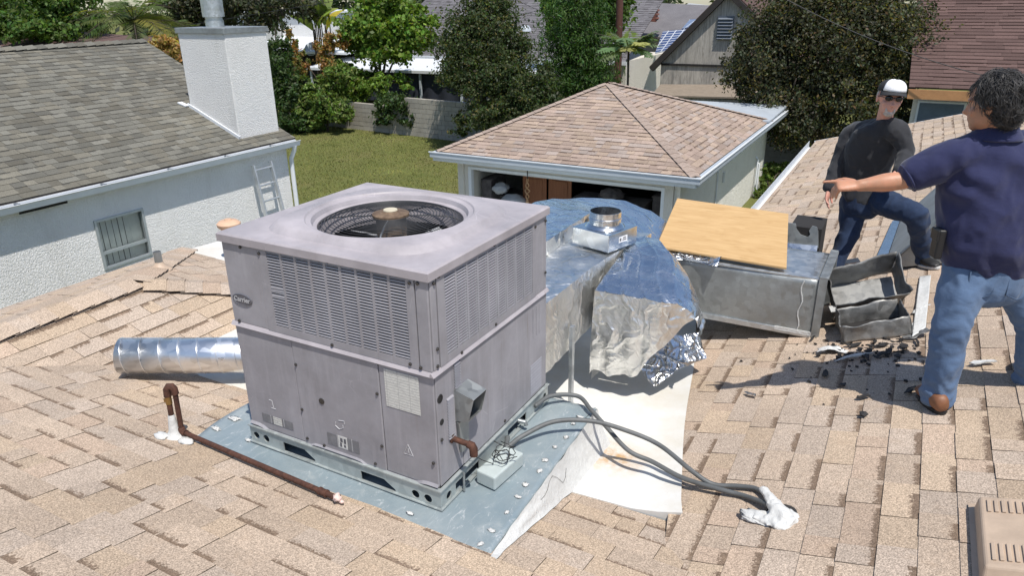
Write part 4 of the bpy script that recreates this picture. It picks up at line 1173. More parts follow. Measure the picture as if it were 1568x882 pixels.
m = lump((base.x+0.055,base.y+0.03,bz+0.014),(0.03,0.02,0.012),3,12,0.5); obj('tar_smear', m, M['crack'], gp, smooth=180, weld=1e-4)
d = (B0-A0).normalized()
m = MB(); m.lathe(B0-d*0.10, [(0.0135,0),(0.019,0.002),(0.019,0.012),(0.017,0.014),(0.017,0.04),(0.019,0.042),(0.019,0.052),(0.0135,0.054)], 14, d); obj('coupling', m, M['rust'], gp, smooth=40)
M['tape'] = simple('pipe_thread_tape', (0.60,0.45,0.40), 0.7, var=0.3, scale=60)
m = lump(B0+d*0.012,(0.022,0.018,0.018),5,14,0.7); obj('tape_wrap', m, M['tape'], gp, smooth=180, weld=1e-4)
m = lump(B0+d*0.04+Vector((0,0,-0.01)),(0.016,0.010,0.008),8,12,0.7); obj('tape_wrap', m, M['tape'], gp, smooth=180, weld=1e-4)

# ------------------------------------------------------------------ spiral duct on the left
sd = empty('spiral_duct', (-2.3,0.5,-0.05), 'shiny round spiral duct section lying beside the air conditioner', 'duct')
c0 = Vector((-2.66,0.245,0.045)); c1 = Vector((-1.52,1.03,-0.035)); ax = (c1-c0).normalized(); rD = 0.118
m = MB(); L_ = (c1-c0).length
m.lathe(c0, [(rD,0),(rD,L_)], 64, ax); so_ = obj('duct_shell', m, M['galv_spiral'], sd, smooth=180); md = so_.modifiers.new('s','SOLIDIFY'); md.thickness = 0.004; md.offset = -1
X = ax.orthogonal().normalized(); Y = ax.cross(X)
m = MB(); pts = []
pitch = 0.118
for i in range(int(L_/pitch*40)):
    a = 2*PI*i/40; s_ = pitch*i/40; pts.append(c0+ax*s_+(X*math.cos(a)+Y*math.sin(a))*(rD+0.001))
m.tube(pts, 0.0028, 6); obj('lock_seam', m, M['galv_spiral'], sd, smooth=180)

# ------------------------------------------------------------------ pipe block, conduits
blk = MB(); blk.prism([(0.052,0.232,0.001),(0.165,0.215,0.001),(0.19,0.462,0.001),(0.08,0.478,0.001)], (0,0,0.075))
thingobj('support_block', blk, M['concrete'], 'pale grey block lying on the platform with black wire on it', 'block', bevel=0.008)
m = MB()
for k in range(4):
    rdw = random.Random(k+40); c = Vector((0.13,0.36,0.085)); pts = []
    a0 = rdw.uniform(0,6)
    for i in range(16):
        a = a0+i*0.42; r_ = 0.03+0.05*rdw.random()*(i/16); pts.append(c+Vector((r_*math.cos(a), r_*math.sin(a)*1.2, 0.012+0.05*abs(math.sin(i*0.5+k))*(1 if k < 2 else 0.2))))
    m.tube(pts, 0.0022, 5)
m.tube([(0.11,0.30,0.085),(0.07,0.26,0.12),(0.03,0.23,0.16),(0.02,0.23,0.19)], 0.0022, 5)
thingobj('wire_scrap', m, M['wire'], 'tangled black wire on the pale block', 'wire', smooth=180)
def spline(pts, n=8):
    P = [Vector(p) for p in pts]; P = [P[0]*2-P[1]]+P+[P[-1]*2-P[-2]]; out = []
    for i in range(1, len(P)-2):
        a, b, c, d_ = P[i-1:i+3]
        for k in range(n):
            t_ = k/n
            out.append(0.5*((2*b)+(c-a)*t_+(2*a-5*b+4*c-d_)*t_*t_+(3*b-a-3*c+d_)*t_**3))
    out.append(P[-2]); return out
def ribbed(m, pts, r, every=0.006, amp=0.12):
    pts = spline(pts, 30); rs = [r*(1+amp*(i % 2)) for i in range(len(pts))]; m.tube(pts, rs, 10)
mp_ = onroof(1178,782,0.02)
c1p = [(0.022,0.60,0.035),(0.06,0.53,0.03),onz(800,668,0.05),onz(848,646,0.085),onz(905,645,0.075),onz(960,660,0.03),onz(1010,682,-0.02),onz(1060,722,-0.05),onz(1092,742,-0.085),onz(1130,745,-0.065),onz(1160,750,-0.04),mp_+Vector((0.02,0.02,0.03))]
m = MB(); m.tube(spline(c1p, 10), 0.0125, 10)
k1 = tag(obj('electrical_conduit', m, M['conduit'], smooth=180), 'grey flexible conduit arching over the platform edge from the unit', 'conduit', 'conduits running to the roof penetration')
c2p = [(0.02,0.92,0.05),(0.06,1.05,0.06),onz(885,607,0.045),onz(905,628,0.03),onz(925,650,0.0),onz(962,690,-0.07),onz(1000,708,-0.10),onz(1040,730,-0.10),onz(1075,742,-0.085),onz(1110,752,-0.07),onz(1140,760,-0.055),mp_+Vector((0.0,0.0,0.03))]
m = MB(); m.tube(spline(c2p, 10), 0.0125, 10)
tag(obj('electrical_conduit', m, M['conduit'], smooth=180), 'grey flexible conduit lying flatter across the white membrane', 'conduit', 'conduits running to the roof penetration')
rb = empty('conduit_boot', mp_, 'lumpy white mastic boot sealing the conduits into the shingles', 'roof boot')
m = MB()
for i in range(9):
    k = i/8; p = mp_+Vector((-0.045+0.12*k, 0.075-0.13*k, 0.048-0.040*k*k)); r_ = 0.020+0.030*k**1.4
    mm = lump(p, (r_*1.1,r_,r_*0.75), i*2.3, 16, 0.55); m.add(mm.v, mm.f)
for dx, dy, r_ in ((0.03,-0.07,0.045),(0.09,-0.02,0.04),(-0.02,-0.05,0.05),(-0.07,-0.05,0.04),(0.06,-0.09,0.04)):
    q = mp_+Vector((dx,dy,0)); q = on2(q.x,q.y,0.002); mm = lump(q, (r_,r_*0.9,r_*0.42), dx*50, 16, 0.6); m.add(mm.v, mm.f)
bo_ = bake(m, 0.006, 3); obj('mastic_cone', bo_, M['mastic'], rb, smooth=180)
mm = lump(onroof(1165,793,0.012), (0.085,0.05,0.014), 31, 20, 0.4); obj('mastic_skirt', mm, M['mastic'], rb, smooth=180, weld=1e-4)
m = MB(); e = onroof(1196,786,0.006); m.lathe(e, [(0.07,0),(0.065,0.004),(0,0.005)], 20, (-0.28,0,1)); obj('flashing_disc', m, M['crack'], rb)

# ------------------------------------------------------------------ foil wrapped ducts
def wr(p, amp, sc, seed=0):
    p = Vector(p); q = Vector((p.x*sc+seed, p.y*sc, p.z*sc*0.7))
    a = noise.noise(q)+0.5*noise.noise(q*2.3)
    return amp*a
def section_duct(name, secs, mat, nseg=10, amp=0.010, sc=7.0, seed=0, parent=None, per=6):
    """secs: list of (centre xy, right dir, half width, z0, z1); smooth skin through rectangular sections"""
    m = MB(); vs = []; ring = []
    def rect(c, r_, hw, z0, z1):
        c = Vector((c[0], c[1], 0)); r_ = Vector((r_[0], r_[1], 0)).normalized(); out = []
        for k in range(4):
            pass
        cs = [(-hw, z0), (-hw, z1), (hw, z1), (hw, z0)]
        for i in range(4):
            a, b = cs[i], cs[(i+1) % 4]
            for j in range(per):
                t_ = j/per; u = a[0]+(b[0]-a[0])*t_; z = a[1]+(b[1]-a[1])*t_
                out.append(c+r_*u+Vector((0,0,z)))
        return out
    rings = []
    for i in range(len(secs)-1):
        A, B = secs[i], secs[i+1]
        nn_ = nseg if i < len(secs)-2 else nseg+1
        for k in range(nn_):
            t_ = k/nseg
            c = ((1-t_)*A[0][0]+t_*B[0][0], (1-t_)*A[0][1]+t_*B[0][1]); r_ = ((1-t_)*A[1][0]+t_*B[1][0], (1-t_)*A[1][1]+t_*B[1][1])
            rings.append(rect(c, r_, (1-t_)*A[2]+t_*B[2], (1-t_)*A[3]+t_*B[3], (1-t_)*A[4]+t_*B[4]))
    n = 4*per
    for i, rg in enumerate(rings):
        cc = sum(rg, Vector())/n
        for p in rg:
            d_ = (p-cc).normalized(); vs.append(p+d_*wr(p, amp, sc, seed))
    fs = [(i*n+k, i*n+(k+1) % n, (i+1)*n+(k+1) % n, (i+1)*n+k) for i in range(len(rings)-1) for k in range(n)]
    m.add(vs, fs)
    return obj(name, m, mat, parent, smooth=45)
fa = empty('wrapped_duct', (-0.63,1.9,-0.2), 'long foil wrapped duct curving from behind the air conditioner to the plywood', 'duct')
secs = [((-0.63,1.08),(1,0),0.265,0.16,0.69), ((-0.63,1.7),(1,0),0.265,0.16,0.695), ((-0.63,2.45),(1,0),0.268,0.16,0.70)]
for k in range(1, 8):
    a = PI-k*(PI/2)/7; cxy = (-0.33+0.30*math.cos(a), 2.62+0.36*math.sin(a)); secs.append((cxy, (-math.cos(a), -math.sin(a)), 0.268+0.03*math.sin(2*a), 0.16-0.02*k/7, 0.70-0.07*k/7))
secs[3:] = [(c, (-math.cos(PI-(i+1)*(PI/2)/7), -math.sin(PI-(i+1)*(PI/2)/7)), h, a_, b_) for i, (c, r_, h, a_, b_) in enumerate(secs[3:])]
secs += [((-0.14,3.02),(0,-1),0.30,0.08,0.56), ((0.02,3.08),(0,-1),0.30,0.0,0.44), ((0.16,3.14),(0,-1),0.295,-0.05,0.372)]
section_duct('foil_skin', secs, M['foil_smooth'], 5, 0.012, 6.0, 3, fa, 8)
# taped edge band along the top corner
m = MB()
def tb(u, v):
    y = 1.10+u*1.55; return (-0.362+0.004*math.sin(u*40), y, 0.60+0.10*v+wr((0,y,v), 0.006, 12))
m.grid(tb, 60, 4); obj('tape_edge', m, M['foil'], fa, smooth=180)

fb = empty('wrapped_duct_elbow', (0.1,1.9,-0.25), 'foil wrapped duct elbow dropping to the roof with a torn hanging skirt', 'duct')
secs = [((-0.31,1.10),(1,0),0.30,0.16,0.595), ((-0.31,1.40),(1,0),0.30,0.16,0.595), ((-0.31,1.80),(1,0),0.30,0.18,0.595), ((-0.28,2.05),(1,0),0.30,0.18,0.60), ((-0.2,2.6),(1,0),0.30,0.18,0.60)]
section_duct('straight_run', secs, M['foil'], 8, 0.010, 9.0, 7, fb, 8)
# the drop: pillow shaped top, curved heel, hanging skirt
X0, X1, Y0, Y1 = 0.045, 0.665, 1.70, 2.50
def ft(u, v):
    """top of the drop: flat behind, sloping to the front edge, curved heel on the right"""
    xr = X1-0.42*v**1.9
    x = X0+(xr-X0)*u; y = Y0+(Y1-Y0)*v
    z = 0.603-0.13*max(0.0, 1-v/0.72)**1.15
    k = max(0.0, (u-0.52)/0.48)
    z -= (0.19+0.12*v)*(1-math.sqrt(max(0.0, 1-min(1.0, k)**2.6)))
    y += 0.14*max(0.0, u-0.68)/0.32*(1-v)+0.02*u*(1-v)
    ph_ = (x*0.95+y*0.45)*58+2.5*noise.noise(Vector((x*3, y*3, 0)))
    z += 0.009*max(0.0, math.sin(ph_))**7+wr((x,y,0), 0.006, 7)
    return (x, y, z)
m = MB()
m.grid(ft, 56, 40); obj('elbow_top', m, M['foil_smooth'], fb, smooth=180)
m = MB()
def hem(u): return 0.02*math.sin(u*23)+0.03*math.sin(u*9+1)+0.022*noise.noise(Vector((u*14,0,3)))
def ff(u, v):
    tx, ty, tz = ft(u, 0)
    zb = -0.14+0.22*u+0.30*max(0.0, u-0.5)/0.5+hem(u)*(1-0.6*u)
    z = tz+(zb-tz)*v
    out = 0.015*math.sin(v*PI)*(0.5+0.5*math.sin(u*7))+0.006*math.sin(u*34)*v+wr((tx,z,u), 0.007, 8)
    return (tx-0.02*v*(1-u), ty-0.006-out, z)
m.grid(ff, 64, 36); obj('front_skirt', m, M['foil'], fb, smooth=180)
m = MB()
def fr_(u, v):
    tx, ty, tz = ft(1, u)
    zb = 0.22+0.03*math.sin(u*11); z = tz+(zb-tz)*v
    return (tx+0.006+0.02*math.sin(v*PI)+wr((u,z,2), 0.014, 8), ty, min(z, tz))
m.grid(fr_, 36, 20); obj('side_skirt', m, M['foil'], fb, smooth=180)
m = MB()
def fl_(u, v):
    tx, ty, tz = ft(0, u*0.5)
    z = tz+(-0.16-tz)*v
    return (tx-0.004+wr((u,z,5), 0.01, 8), ty, z)
m.grid(fl_, 20, 20); obj('inner_skirt', m, M['foil'], fb, smooth=180)
# foil flap on the roof
m = MB(); q0, q1, q2, q3 = onz(966,552,-0.06), onz(1003,592,-0.165), onz(1082,549,-0.11), onz(1070,510,0.0)
def fp(u, v):
    p = (q0*(1-u)+q3*u)*(1-v)+(q1*(1-u)+q2*u)*v
    p = p+Vector((0,0,0.055*math.sin(u*PI)*(1-0.5*v)+0.014*noise.noise(p*9)+0.007*noise.noise(p*23)))
    return (p.x+0.012*noise.noise(p*14), p.y, p.z)
m.grid(fp, 40, 36); fpo = thingobj('foil_flap', m, M['foil_crumple'], 'crumpled square flap of foil insulation lying under the elbow', 'foil scrap', smooth=180)
md = fpo.modifiers.new('s','SOLIDIFY'); md.thickness = 0.006
# support strap under the duct
m = MB(); m.box((0.008,1.40,pf(0,1.4)+0.012),(0.030,1.435,0.34)); m.box((-0.03,1.40,pf(0,1.4)+0.012),(0.075,1.436,pf(0,1.4)+0.016))
thingobj('support_post', m, M['galv'], 'thin galvanised post holding up the foil wrapped duct', 'post')

# square boot with round collar
cb = empty('collar_boot', (-0.2,2.44,0.6), 'new square sheet metal boot with round collar on the foil duct', 'duct boot')
Pq = [onz(880,372,0.618), onz(930,386,0.618), onz(970,371,0.618), onz(922,358,0.618)]
cc = sum(Pq, Vector())/4
uu = (Pq[1]-Pq[0]); uu.z = 0; uu.normalize(); vv = Vector((-uu.y, uu.x, 0))
hw = 0.155
m = MB(); m.obox(cc+Vector((0,0,0.06)), (uu,vv,(0,0,1)), (hw,hw,0.06)); obj('boot_box', m, M['galv_new'], cb, bevel=0.004)
m = MB(); m.lathe(cc+Vector((0,0,0.121)), [(0.135,0),(0.125,0.012),(0.115,0.020),(0.107,0.022),(0.107,0.05),(0.112,0.055),(0.112,0.062),(0.107,0.066),(0.107,0.105),(0.103,0.105),(0.103,0.0)], 48); obj('collar', m, M['galv_new'], cb, smooth=40)
m = MB(); m.lathe(cc+Vector((0,0,0.1225)), [(0.103,0),(0,0.001)], 40); obj('collar_inside', m, M['dark'], cb)
M['sticker'] = simple('white_sticker', (0.75,0.75,0.76), 0.5); 
fc = cc+uu*(hw+0.0005)+Vector((0,0,0.062))
m = MB(); m.obox(fc+vv*0.0, (vv,(0,0,1),uu), (0.045,0.020,0.0006)); stk = obj('sticker', m, M['sticker'], cb)
m = MB()
for k, w_ in enumerate((0.016,0.02)):
    m.obox(fc+vv*(0.012)+uu*0.0012+Vector((0,0,0.008-0.014*k)), (vv,(0,0,1),uu), (w_,0.0035,0.0004))
m.obox(fc-vv*0.03+uu*0.0012, (vv,(0,0,1),uu), (0.008,0.010,0.0004)); obj('sticker_print', m, M['badge'], stk)

# bare galvanised trunk duct
td = empty('sheet_metal_duct', (0.7,3.1,-0.1), 'bare galvanised rectangular duct under the plywood, open at the far end', 'duct')
tx0, tx1, ty0, ty1, tz0, tz1 = 0.08, 1.235, 2.83, 3.44, -0.062, 0.362
def face(name, fn, nu=20, nv=10, mat='galv_dull'):
    m = MB(); m.grid(fn, nu, nv); o = obj(name, m, M[mat], td, smooth=60); md = o.modifiers.new('s','SOLIDIFY'); md.thickness = 0.003; return o
def xbreak(u, v): return 0.010*(1-max(abs(2*u-1), abs(2*v-1)))
face('front_side', lambda u, v: (tx0+(tx1-tx0)*u, ty0-xbreak(u,v)-0.01*u*u, tz0+(tz1-tz0)*v))
face('back_side', lambda u, v: (tx0+(tx1-tx0)*u, ty1, tz0+(tz1-tz0)*v))
face('top_side', lambda u, v: (tx0+(tx1-tx0)*u, ty0+(ty1-ty0)*v, tz1+xbreak(u,v)*0.5), mat='galv')
face('bottom_side', lambda u, v: (tx0+(tx1-tx0)*u, ty0+(ty1-ty0)*v, tz0))
m = MB()
for a, b in (((tx1-0.004,ty0-0.022,tz0-0.012),(tx1+0.05,ty0-0.006,tz1+0.03)), ((tx1-0.004,ty1+0.004,tz0-0.012),(tx1+0.05,ty1+0.018,tz1+0.03)), ((tx1-0.004,ty0-0.006,tz1+0.008),(tx1+0.055,ty1+0.004,tz1+0.026)), ((tx1-0.004,ty0-0.006,tz0-0.014),(tx1+0.045,ty1+0.004,tz0-0.004))): m.box(a, b)
obj('end_collar', m, M['galv_dull'], td, bevel=0.004)
m = MB(); m.box((tx0,ty0-0.018,tz0-0.012),(tx1-0.005,ty0-0.004,tz0+0.030)); obj('bottom_seam', m, M['galv'], td, bevel=0.003)
m = MB(); m.box((tx0+0.0,ty0-0.012,tz1-0.004),(tx1-0.005,ty0+0.012,tz1+0.012)); obj('top_seam', m, M['galv'], td, bevel=0.003)
m = MB(); pts = [(tx1-0.10+0.01*math.sin(i*1.3),ty0-0.016,tz0+0.03+(tz1-tz0-0.05)*i/10) for i in range(11)]; m.tube(pts, 0.004, 6); obj('sealant_bead', m, M['mastic'], td)
m = MB(); m.obox((tx1-0.11,ty0-0.016,tz0+0.02),((1,0,0),(0,1,0),(0,0,1)),(0.14,0.004,0.014)); obj('sealant_smear', m, M['mastic'], td)

# plywood
m = MB(); F0, F1 = onz(1005,380,0.395), onz(1204,413,0.395); Bk0, Bk1 = onz(1037,306,0.56), onz(1207,330,0.56)
m.prism([F0,F1,Bk1,Bk0], (0,0,0.016)); ply = thingobj('plywood_board', m, M['plywood'], 'yellow plywood board laid across the ducts', 'plywood', bevel=0.002)
# foil edge peeking from under it
m = MB()
def fe(u, v):
    p = F0*(1-u)+F1*u; k = 0.52
    x = F0.x-0.12+(0.62)*u; y = 2.80+0.20*v+0.012*math.sin(u*12); z = 0.392-0.028*(1-v)**2+0.008*noise.noise(Vector((u*12,v*3,0)))
    if u > 0.86: z += 0.05*((u-0.86)/0.14)*(1-abs(2*v-0.8)); y -= 0.05*((u-0.86)/0.14)
    return (x, y, z)
m.grid(fe, 40, 8); tag(obj('foil_edge', m, M['foil_crumple'], smooth=180), 'torn foil strip curling out from under the plywood edge', 'foil scrap')

# small duct boot behind the trunk
sb_ = empty('open_boot', at(1228,380,3.9), 'small galvanised boot with curved cutout behind the plywood', 'duct boot')
a, b, c, d_ = at(1200,412,3.62), at(1247,409,3.62), at(1252,376,3.80), at(1205,372,3.80)
m = MB(); m.prism([a,b,c,d_], (0,0.012,-0.02)); obj('sloping_side', m, M['galv_blue'], sb_)
e0, e1, e2, e3 = at(1203,378,3.82), at(1253,380,3.82), at(1253,347,3.84), at(1205,341,3.84)
m = MB(); m.prism([e0,e1,e2,e3], (0,0.012,0))
cpoly = [at(1213,346,3.7), at(1216,358,3.7), at(1222,366,3.7), at(1233,370,3.7), at(1237,366,3.7), at(1235,360,3.7), at(1240,353,3.7), at(1247,355,3.7), at(1250,362,3.7), at(1252,352,3.7)]  # irregular outline cut out, leaving a curved dark shape in the flange
cm = MB(); cm.prism(cpoly, (0,0.3,0)); obj('cut_flange', cut(m, [cm]), M['galv_dull'], sb_)
m = MB(); m.box((min(a.x,d_.x)+0.005,3.84,a.z-0.18),(b.x-0.005,4.2,e2.z-0.02)); obj('boot_body', m, M['dark'], sb_)

# two old open boots torn from the roof
def open_box(thing, c, ux, uy, hx, hy, h, mat, th=0.006, flare=0.0, tilt=(0,0,1), name='wall'):
    c, ux, uy, uz = Vector(c), Vector(ux).normalized(), Vector(uy).normalized(), Vector(tilt).normalized()
    cr = [(-hx,-hy),(hx,-hy),(hx,hy),(-hx,hy)]
    for i in range(4):
        a, b = cr[i], cr[(i+1) % 4]
        f_ = 1+flare
        P = [c+ux*a[0]+uy*a[1], c+ux*b[0]+uy*b[1], c+ux*b[0]*f_+uy*b[1]*f_+uz*h, c+ux*a[0]*f_+uy*a[1]*f_+uz*h]
        nrm = (P[1]-P[0]).cross(P[3]-P[0]).normalized()
        m = MB()
        def gf(u, v):
            p = (P[0]*(1-u)+P[1]*u)*(1-v)+(P[3]*(1-u)+P[2]*u)*v
            jag = (0.030*noise.noise(p*7)+0.008*noise.noise(p*30))*max(0.0, v-0.55)/0.45
            return p+nrm*(0.022*noise.noise(p*6)+0.005*noise.noise(p*19)+0.04*v*v*noise.noise(p*4+Vector((3,1,0))))+Vector((0,0,jag))
        m.grid(gf, 26, 10); o = obj('side', m, mat, thing, smooth=180); md = o.modifiers.new('s','SOLIDIFY'); md.thickness = th
M['galv_dirty'] = galv('sooty_galvanised_steel', (0.29,0.29,0.28), 0.5, 0.55, stain=1.0, dirt=(0.06,0.055,0.05))
nr = Vector((-0.28,0,1)).normalized()
ob = empty('open_boot', onroof(1345,515), 'nearer old open boot full of soot, its rim blackened', 'duct boot', 'old boots torn from the roof')
cA, cB = onroof(1291,526), onroof(1398,512); uxA = (cB-cA).normalized(); uyA = nr.cross(uxA)
open_box(ob, cA+uxA*0.21+uyA*0.17, uxA, uyA, 0.205, 0.165, 0.13, M['galv_dirty'], tilt=nr)
m = MB(); m.obox(cA+uxA*0.21+uyA*0.17+nr*0.006, (uxA,uyA,nr), (0.2,0.16,0.003)); obj('bottom', m, M['dark'], ob)
m = MB(); p = cA+uxA*0.0+uyA*0.34+nr*0.13; m.obox(p, (uxA,uyA,nr), (0.02,0.06,0.003)); obj('bent_lip', m, M['mastic'], ob)
ob2 = empty('open_boot', onroof(1355,455), 'farther old open boot tipped on its side behind the first', 'duct boot', 'old boots torn from the roof')
tl = (nr*0.8-uyA*0.6+uxA*0.1).normalized(); uy2 = tl.cross(uxA)
open_box(ob2, cA+uxA*0.235+uyA*0.60+nr*0.10, (uxA*0.98+Vector((0,0,0.10))), uy2, 0.225, 0.15, 0.20, M['galv_dirty'], tilt=tl, flare=0.08)
m = MB(); m.obox(cA+uxA*0.235+uyA*0.60+nr*0.09, (uxA,uy2,tl), (0.22,0.145,0.003)); obj('bottom', m, M['galv_dirty'], ob2)
rd = random.Random(31)
for i, (x, y, l, w) in enumerate(((1275,535,0.09,0.03),(1402,512,0.08,0.03),(1410,470,0.10,0.02),(1300,420,0.09,0.025),(1385,498,0.07,0.035),(1293,470,0.06,0.03))):
    m = MB(); c = onroof(x,y,0.03); a = rd.uniform(0,PI); ux = Vector((math.cos(a),math.sin(a),0.2)); uy = nr.cross(ux).normalized(); sd_ = i*3.7
    def tg(u, v):
        p = c+ux*(u-0.5)*2*l*(1+0.25*noise.noise(Vector((v*4,sd_,0))))+uy*(v-0.5)*2*w*(1+0.6*noise.noise(Vector((u*5,sd_,1))))
        return p+nr*(0.03*math.sin(u*4+sd_)*u+0.02*noise.noise(p*22))
    m.grid(tg, 14, 6); o = thingobj('torn_metal_strip', m, M['galv_dirty'] if i % 2 else M['mastic'], 'bent strip of torn sheet metal or flashing around the old boots', 'scrap', 'torn strips around the old boots', smooth=180, fix=False); md = o.modifiers.new('s','SOLIDIFY'); md.thickness = 0.003
# white flashing patch beside the boots
m = MB(); P0, P1, P2, P3 = onroof(1396,520,0.012), onroof(1417,505,0.012), onroof(1425,425,0.012), onroof(1408,425,0.012)
def wp(u, v):
    p = (P0*(1-u)+P1*u)*(1-v)+(P3*(1-u)+P2*u)*v; return p+Vector((0,0,0.012+0.014*noise.noise(p*11)))
m.grid(wp, 12, 24); o = thingobj('flashing_sheet', m, M['mastic'], 'torn white flashing strip along the right of the old boots', 'flashing', smooth=180); md = o.modifiers.new('s','SOLIDIFY'); md.thickness = 0.004

# debris
M['tar'] = simple('black_tar_flake', (0.022,0.02,0.019), 0.7, var=0.4, bump=0.5, bscale=50)
rd = random.Random(77)
def scrap(p, l, w, th, seed, mat, name, label, cat, group=None, ang=None):
    rr = random.Random(seed); a = ang if ang is not None else rr.uniform(0, PI)
    n = 9; m = MB(); pts = []
    for i in range(n):
        t_ = 2*PI*i/n; k = rr.uniform(0.65, 1.15); pts.append((l*k*math.cos(t_), w*k*math.sin(t_)))
    ux = Vector((math.cos(a), math.sin(a), 0.28*math.cos(a))); uy = nr.cross(ux).normalized()
    P = [p+ux*x+uy*y+nr*(0.004+0.012*rr.random()) for x, y in pts]
    m.prism(P, nr*th)
    return thingobj(name, m, mat, label, cat, group)
big = [(1270,540),(1300,545),(1330,540),(1350,545),(1365,535),(1385,532),(1375,548),(1255,545),(1310,530),(1340,525),(1285,550),(1245,520),(1480,513),(1290,592),(1322,610),(1322,638),(1395,600),(1265,575),(1300,530),(1318,536),(1336,532),(1352,530),(1372,526),(1390,522),(1282,536),(1360,542),(1342,550),(1326,548),(1380,540),(1405,525)]
for i, (x, y) in enumerate(big):
    scrap(onroof(x,y,0.012), rd.uniform(0.02,0.062), rd.uniform(0.008,0.026), 0.006, i, M['tar'], 'tar_flake', 'black flake of old roofing tar scattered near the boots', 'debris', 'tar flakes scattered on the shingles')
m = MB(); rd = random.Random(5)
for i in range(260):
    x = rd.gauss(1325,52); y = rd.gauss(538,14)
    if i > 215: x = rd.uniform(1200,1420); y = rd.uniform(510,625)
    p = onroof(x, y, 0.010); s_ = 0.0015+0.011*rd.random()**3
    m.obox(p+nr*s_*0.5, (Vector((math.cos(i),math.sin(i),0)),Vector((-math.sin(i),math.cos(i),0)),nr), (s_,s_*0.7,s_*0.5))
tag(obj('tar_crumbs', m, M['tar']), 'fine black tar crumbs littering the shingles', 'debris', kind='stuff')
# white strips in the debris
for i, (x, y, l, w, a, lab_) in enumerate(((1310,548,0.12,0.012,0.5,'long pale strip among the tar flakes before the boots'),(1505,558,0.075,0.022,0.15,'white flashing scrap beside the jeans of the pointing man'),(1150,606,0.045,0.018,2.6,'crumpled pale scrap lying alone on the shingles'),(1288,488,0.05,0.02,0.3,'white torn corner sheet left of the near boot'))):
    scrap(onroof(x,y,0.014), l, w, 0.008, 50+i, M['mastic'] if i != 2 else M['foil_crumple'], 'flashing_scrap', lab_, 'scrap', ang=a)

# sheet metal plenum behind the man in black
pln = empty('sheet_metal_plenum', onroof(1400,400), 'large bent sheet metal plenum on the roof behind the two men', 'duct')
s0 = onroof(1334,413,0.02); s1 = onroof(1352,413,0.02); s2 = onroof(1379,335,0.02); s3_ = onroof(1366,340,0.02)
m = MB(); m.prism([s0,s1,s2,s3_], (0,0,0.012)); obj('flange', m, M['galv_blue'], pln)
k0, k1 = s1+Vector((0.005,0,0.012)), s2+Vector((0.005,0,0.012))
k2, k3 = k1+Vector((0.30,0.0,0.42)), k0+Vector((0.30,0.0,0.42))
m = MB(); m.prism([k0,k1,k2,k3], (0.006,0,0)); obj('left_side', m, M['galv_dull'], pln)
m = MB(); m.prism([k3,k2,k2+Vector((0.55,0.0,0.02)),k3+Vector((0.55,0.0,0.02))], (0,0,0.008)); obj('top_side', m, M['galv_blue'], pln)
m = MB(); m.prism([k0+Vector((0.02,0.01,0)),k3+Vector((0,0.01,-0.004)),k3+Vector((0.55,0.01,0.0)),k0+Vector((0.86,0.01,0.24))], (0,0.006,0)); obj('front_side', m, M['galv_dull'], pln)
m = MB(); m.obox(onroof(1305,405,0.05), (Vector((1,0.3,0.28)),Vector((-0.3,1,0)),nr), (0.06,0.05,0.035)); thingobj('cardboard_offcut', m, M['tan_metal'], 'small brown offcut in the shade beside the plenum', 'offcut', bevel=0.003)

# roof vents
def roof_vent(o, ux, uy, w, l, h, label, nslot, slot_rows):
    e = empty('roof_vent', o, label, 'roof vent')
    o, ux, uy = Vector(o), Vector(ux).normalized(), Vector(uy).normalized(); uz = ux.cross(uy).normalized()
    if uz.z < 0: uz = -uz
    def Pt(a, b, c): return o+ux*a+uy*b+uz*c
    m = MB(); bz = 0.022; ins = 0.03
    lo = [Pt(0,0,0.004),Pt(w,0,0.004),Pt(w,l,0.004),Pt(0,l,0.004)]; hi = [Pt(bz,ins,h),Pt(w-bz,ins,h),Pt(w-bz,l-ins,h),Pt(bz,l-ins,h)]
    m.add(lo+hi, [(4,5,6,7),(0,1,5,4),(1,2,6,5),(2,3,7,6),(3,0,4,7)]); obj('hood', m, M['tan_metal'], e, bevel=0.012, segs=3)
    m = MB(); m.prism([Pt(-0.02,-0.02,0.001),Pt(w+0.02,-0.02,0.001),Pt(w+0.02,l+0.02,0.001),Pt(-0.02,l+0.02,0.001)], uz*0.003); obj('flange', m, M['tan_metal'], e)
    for b0, b1 in slot_rows:
        for k in range(nslot):
            a = bz+0.02+(w-2*bz-0.04)*(k+0.5)/nslot; sw = (w-2*bz-0.04)/nslot*0.28
            m = MB(); m.prism([Pt(a-sw,b0,h+0.001),Pt(a+sw,b0,h+0.001),Pt(a+sw,b1,h+0.001),Pt(a-sw,b1,h+0.001)], uz*0.006); obj('louvre', m, M['tan_metal'], e, bevel=0.002)
    return e
vo = onroof(1496,870,0.010); ve = onroof(1499,765,0.010)
roof_vent(onroof(1500,900,0.012), (1,0,0.28), (0,1,0), 0.42, 0.50, 0.075, 'tan louvred roof vent at the lower right corner of the roof', 14, ((0.36,0.44),(0.06,0.16)))
roof_vent(onroof(1497,470,0.012), (1,0,0.28), (0,1,0), 0.26, 0.34, 0.05, 'tan slotted roof vent seen between the legs of the pointing man', 12, ((0.035,0.09),))

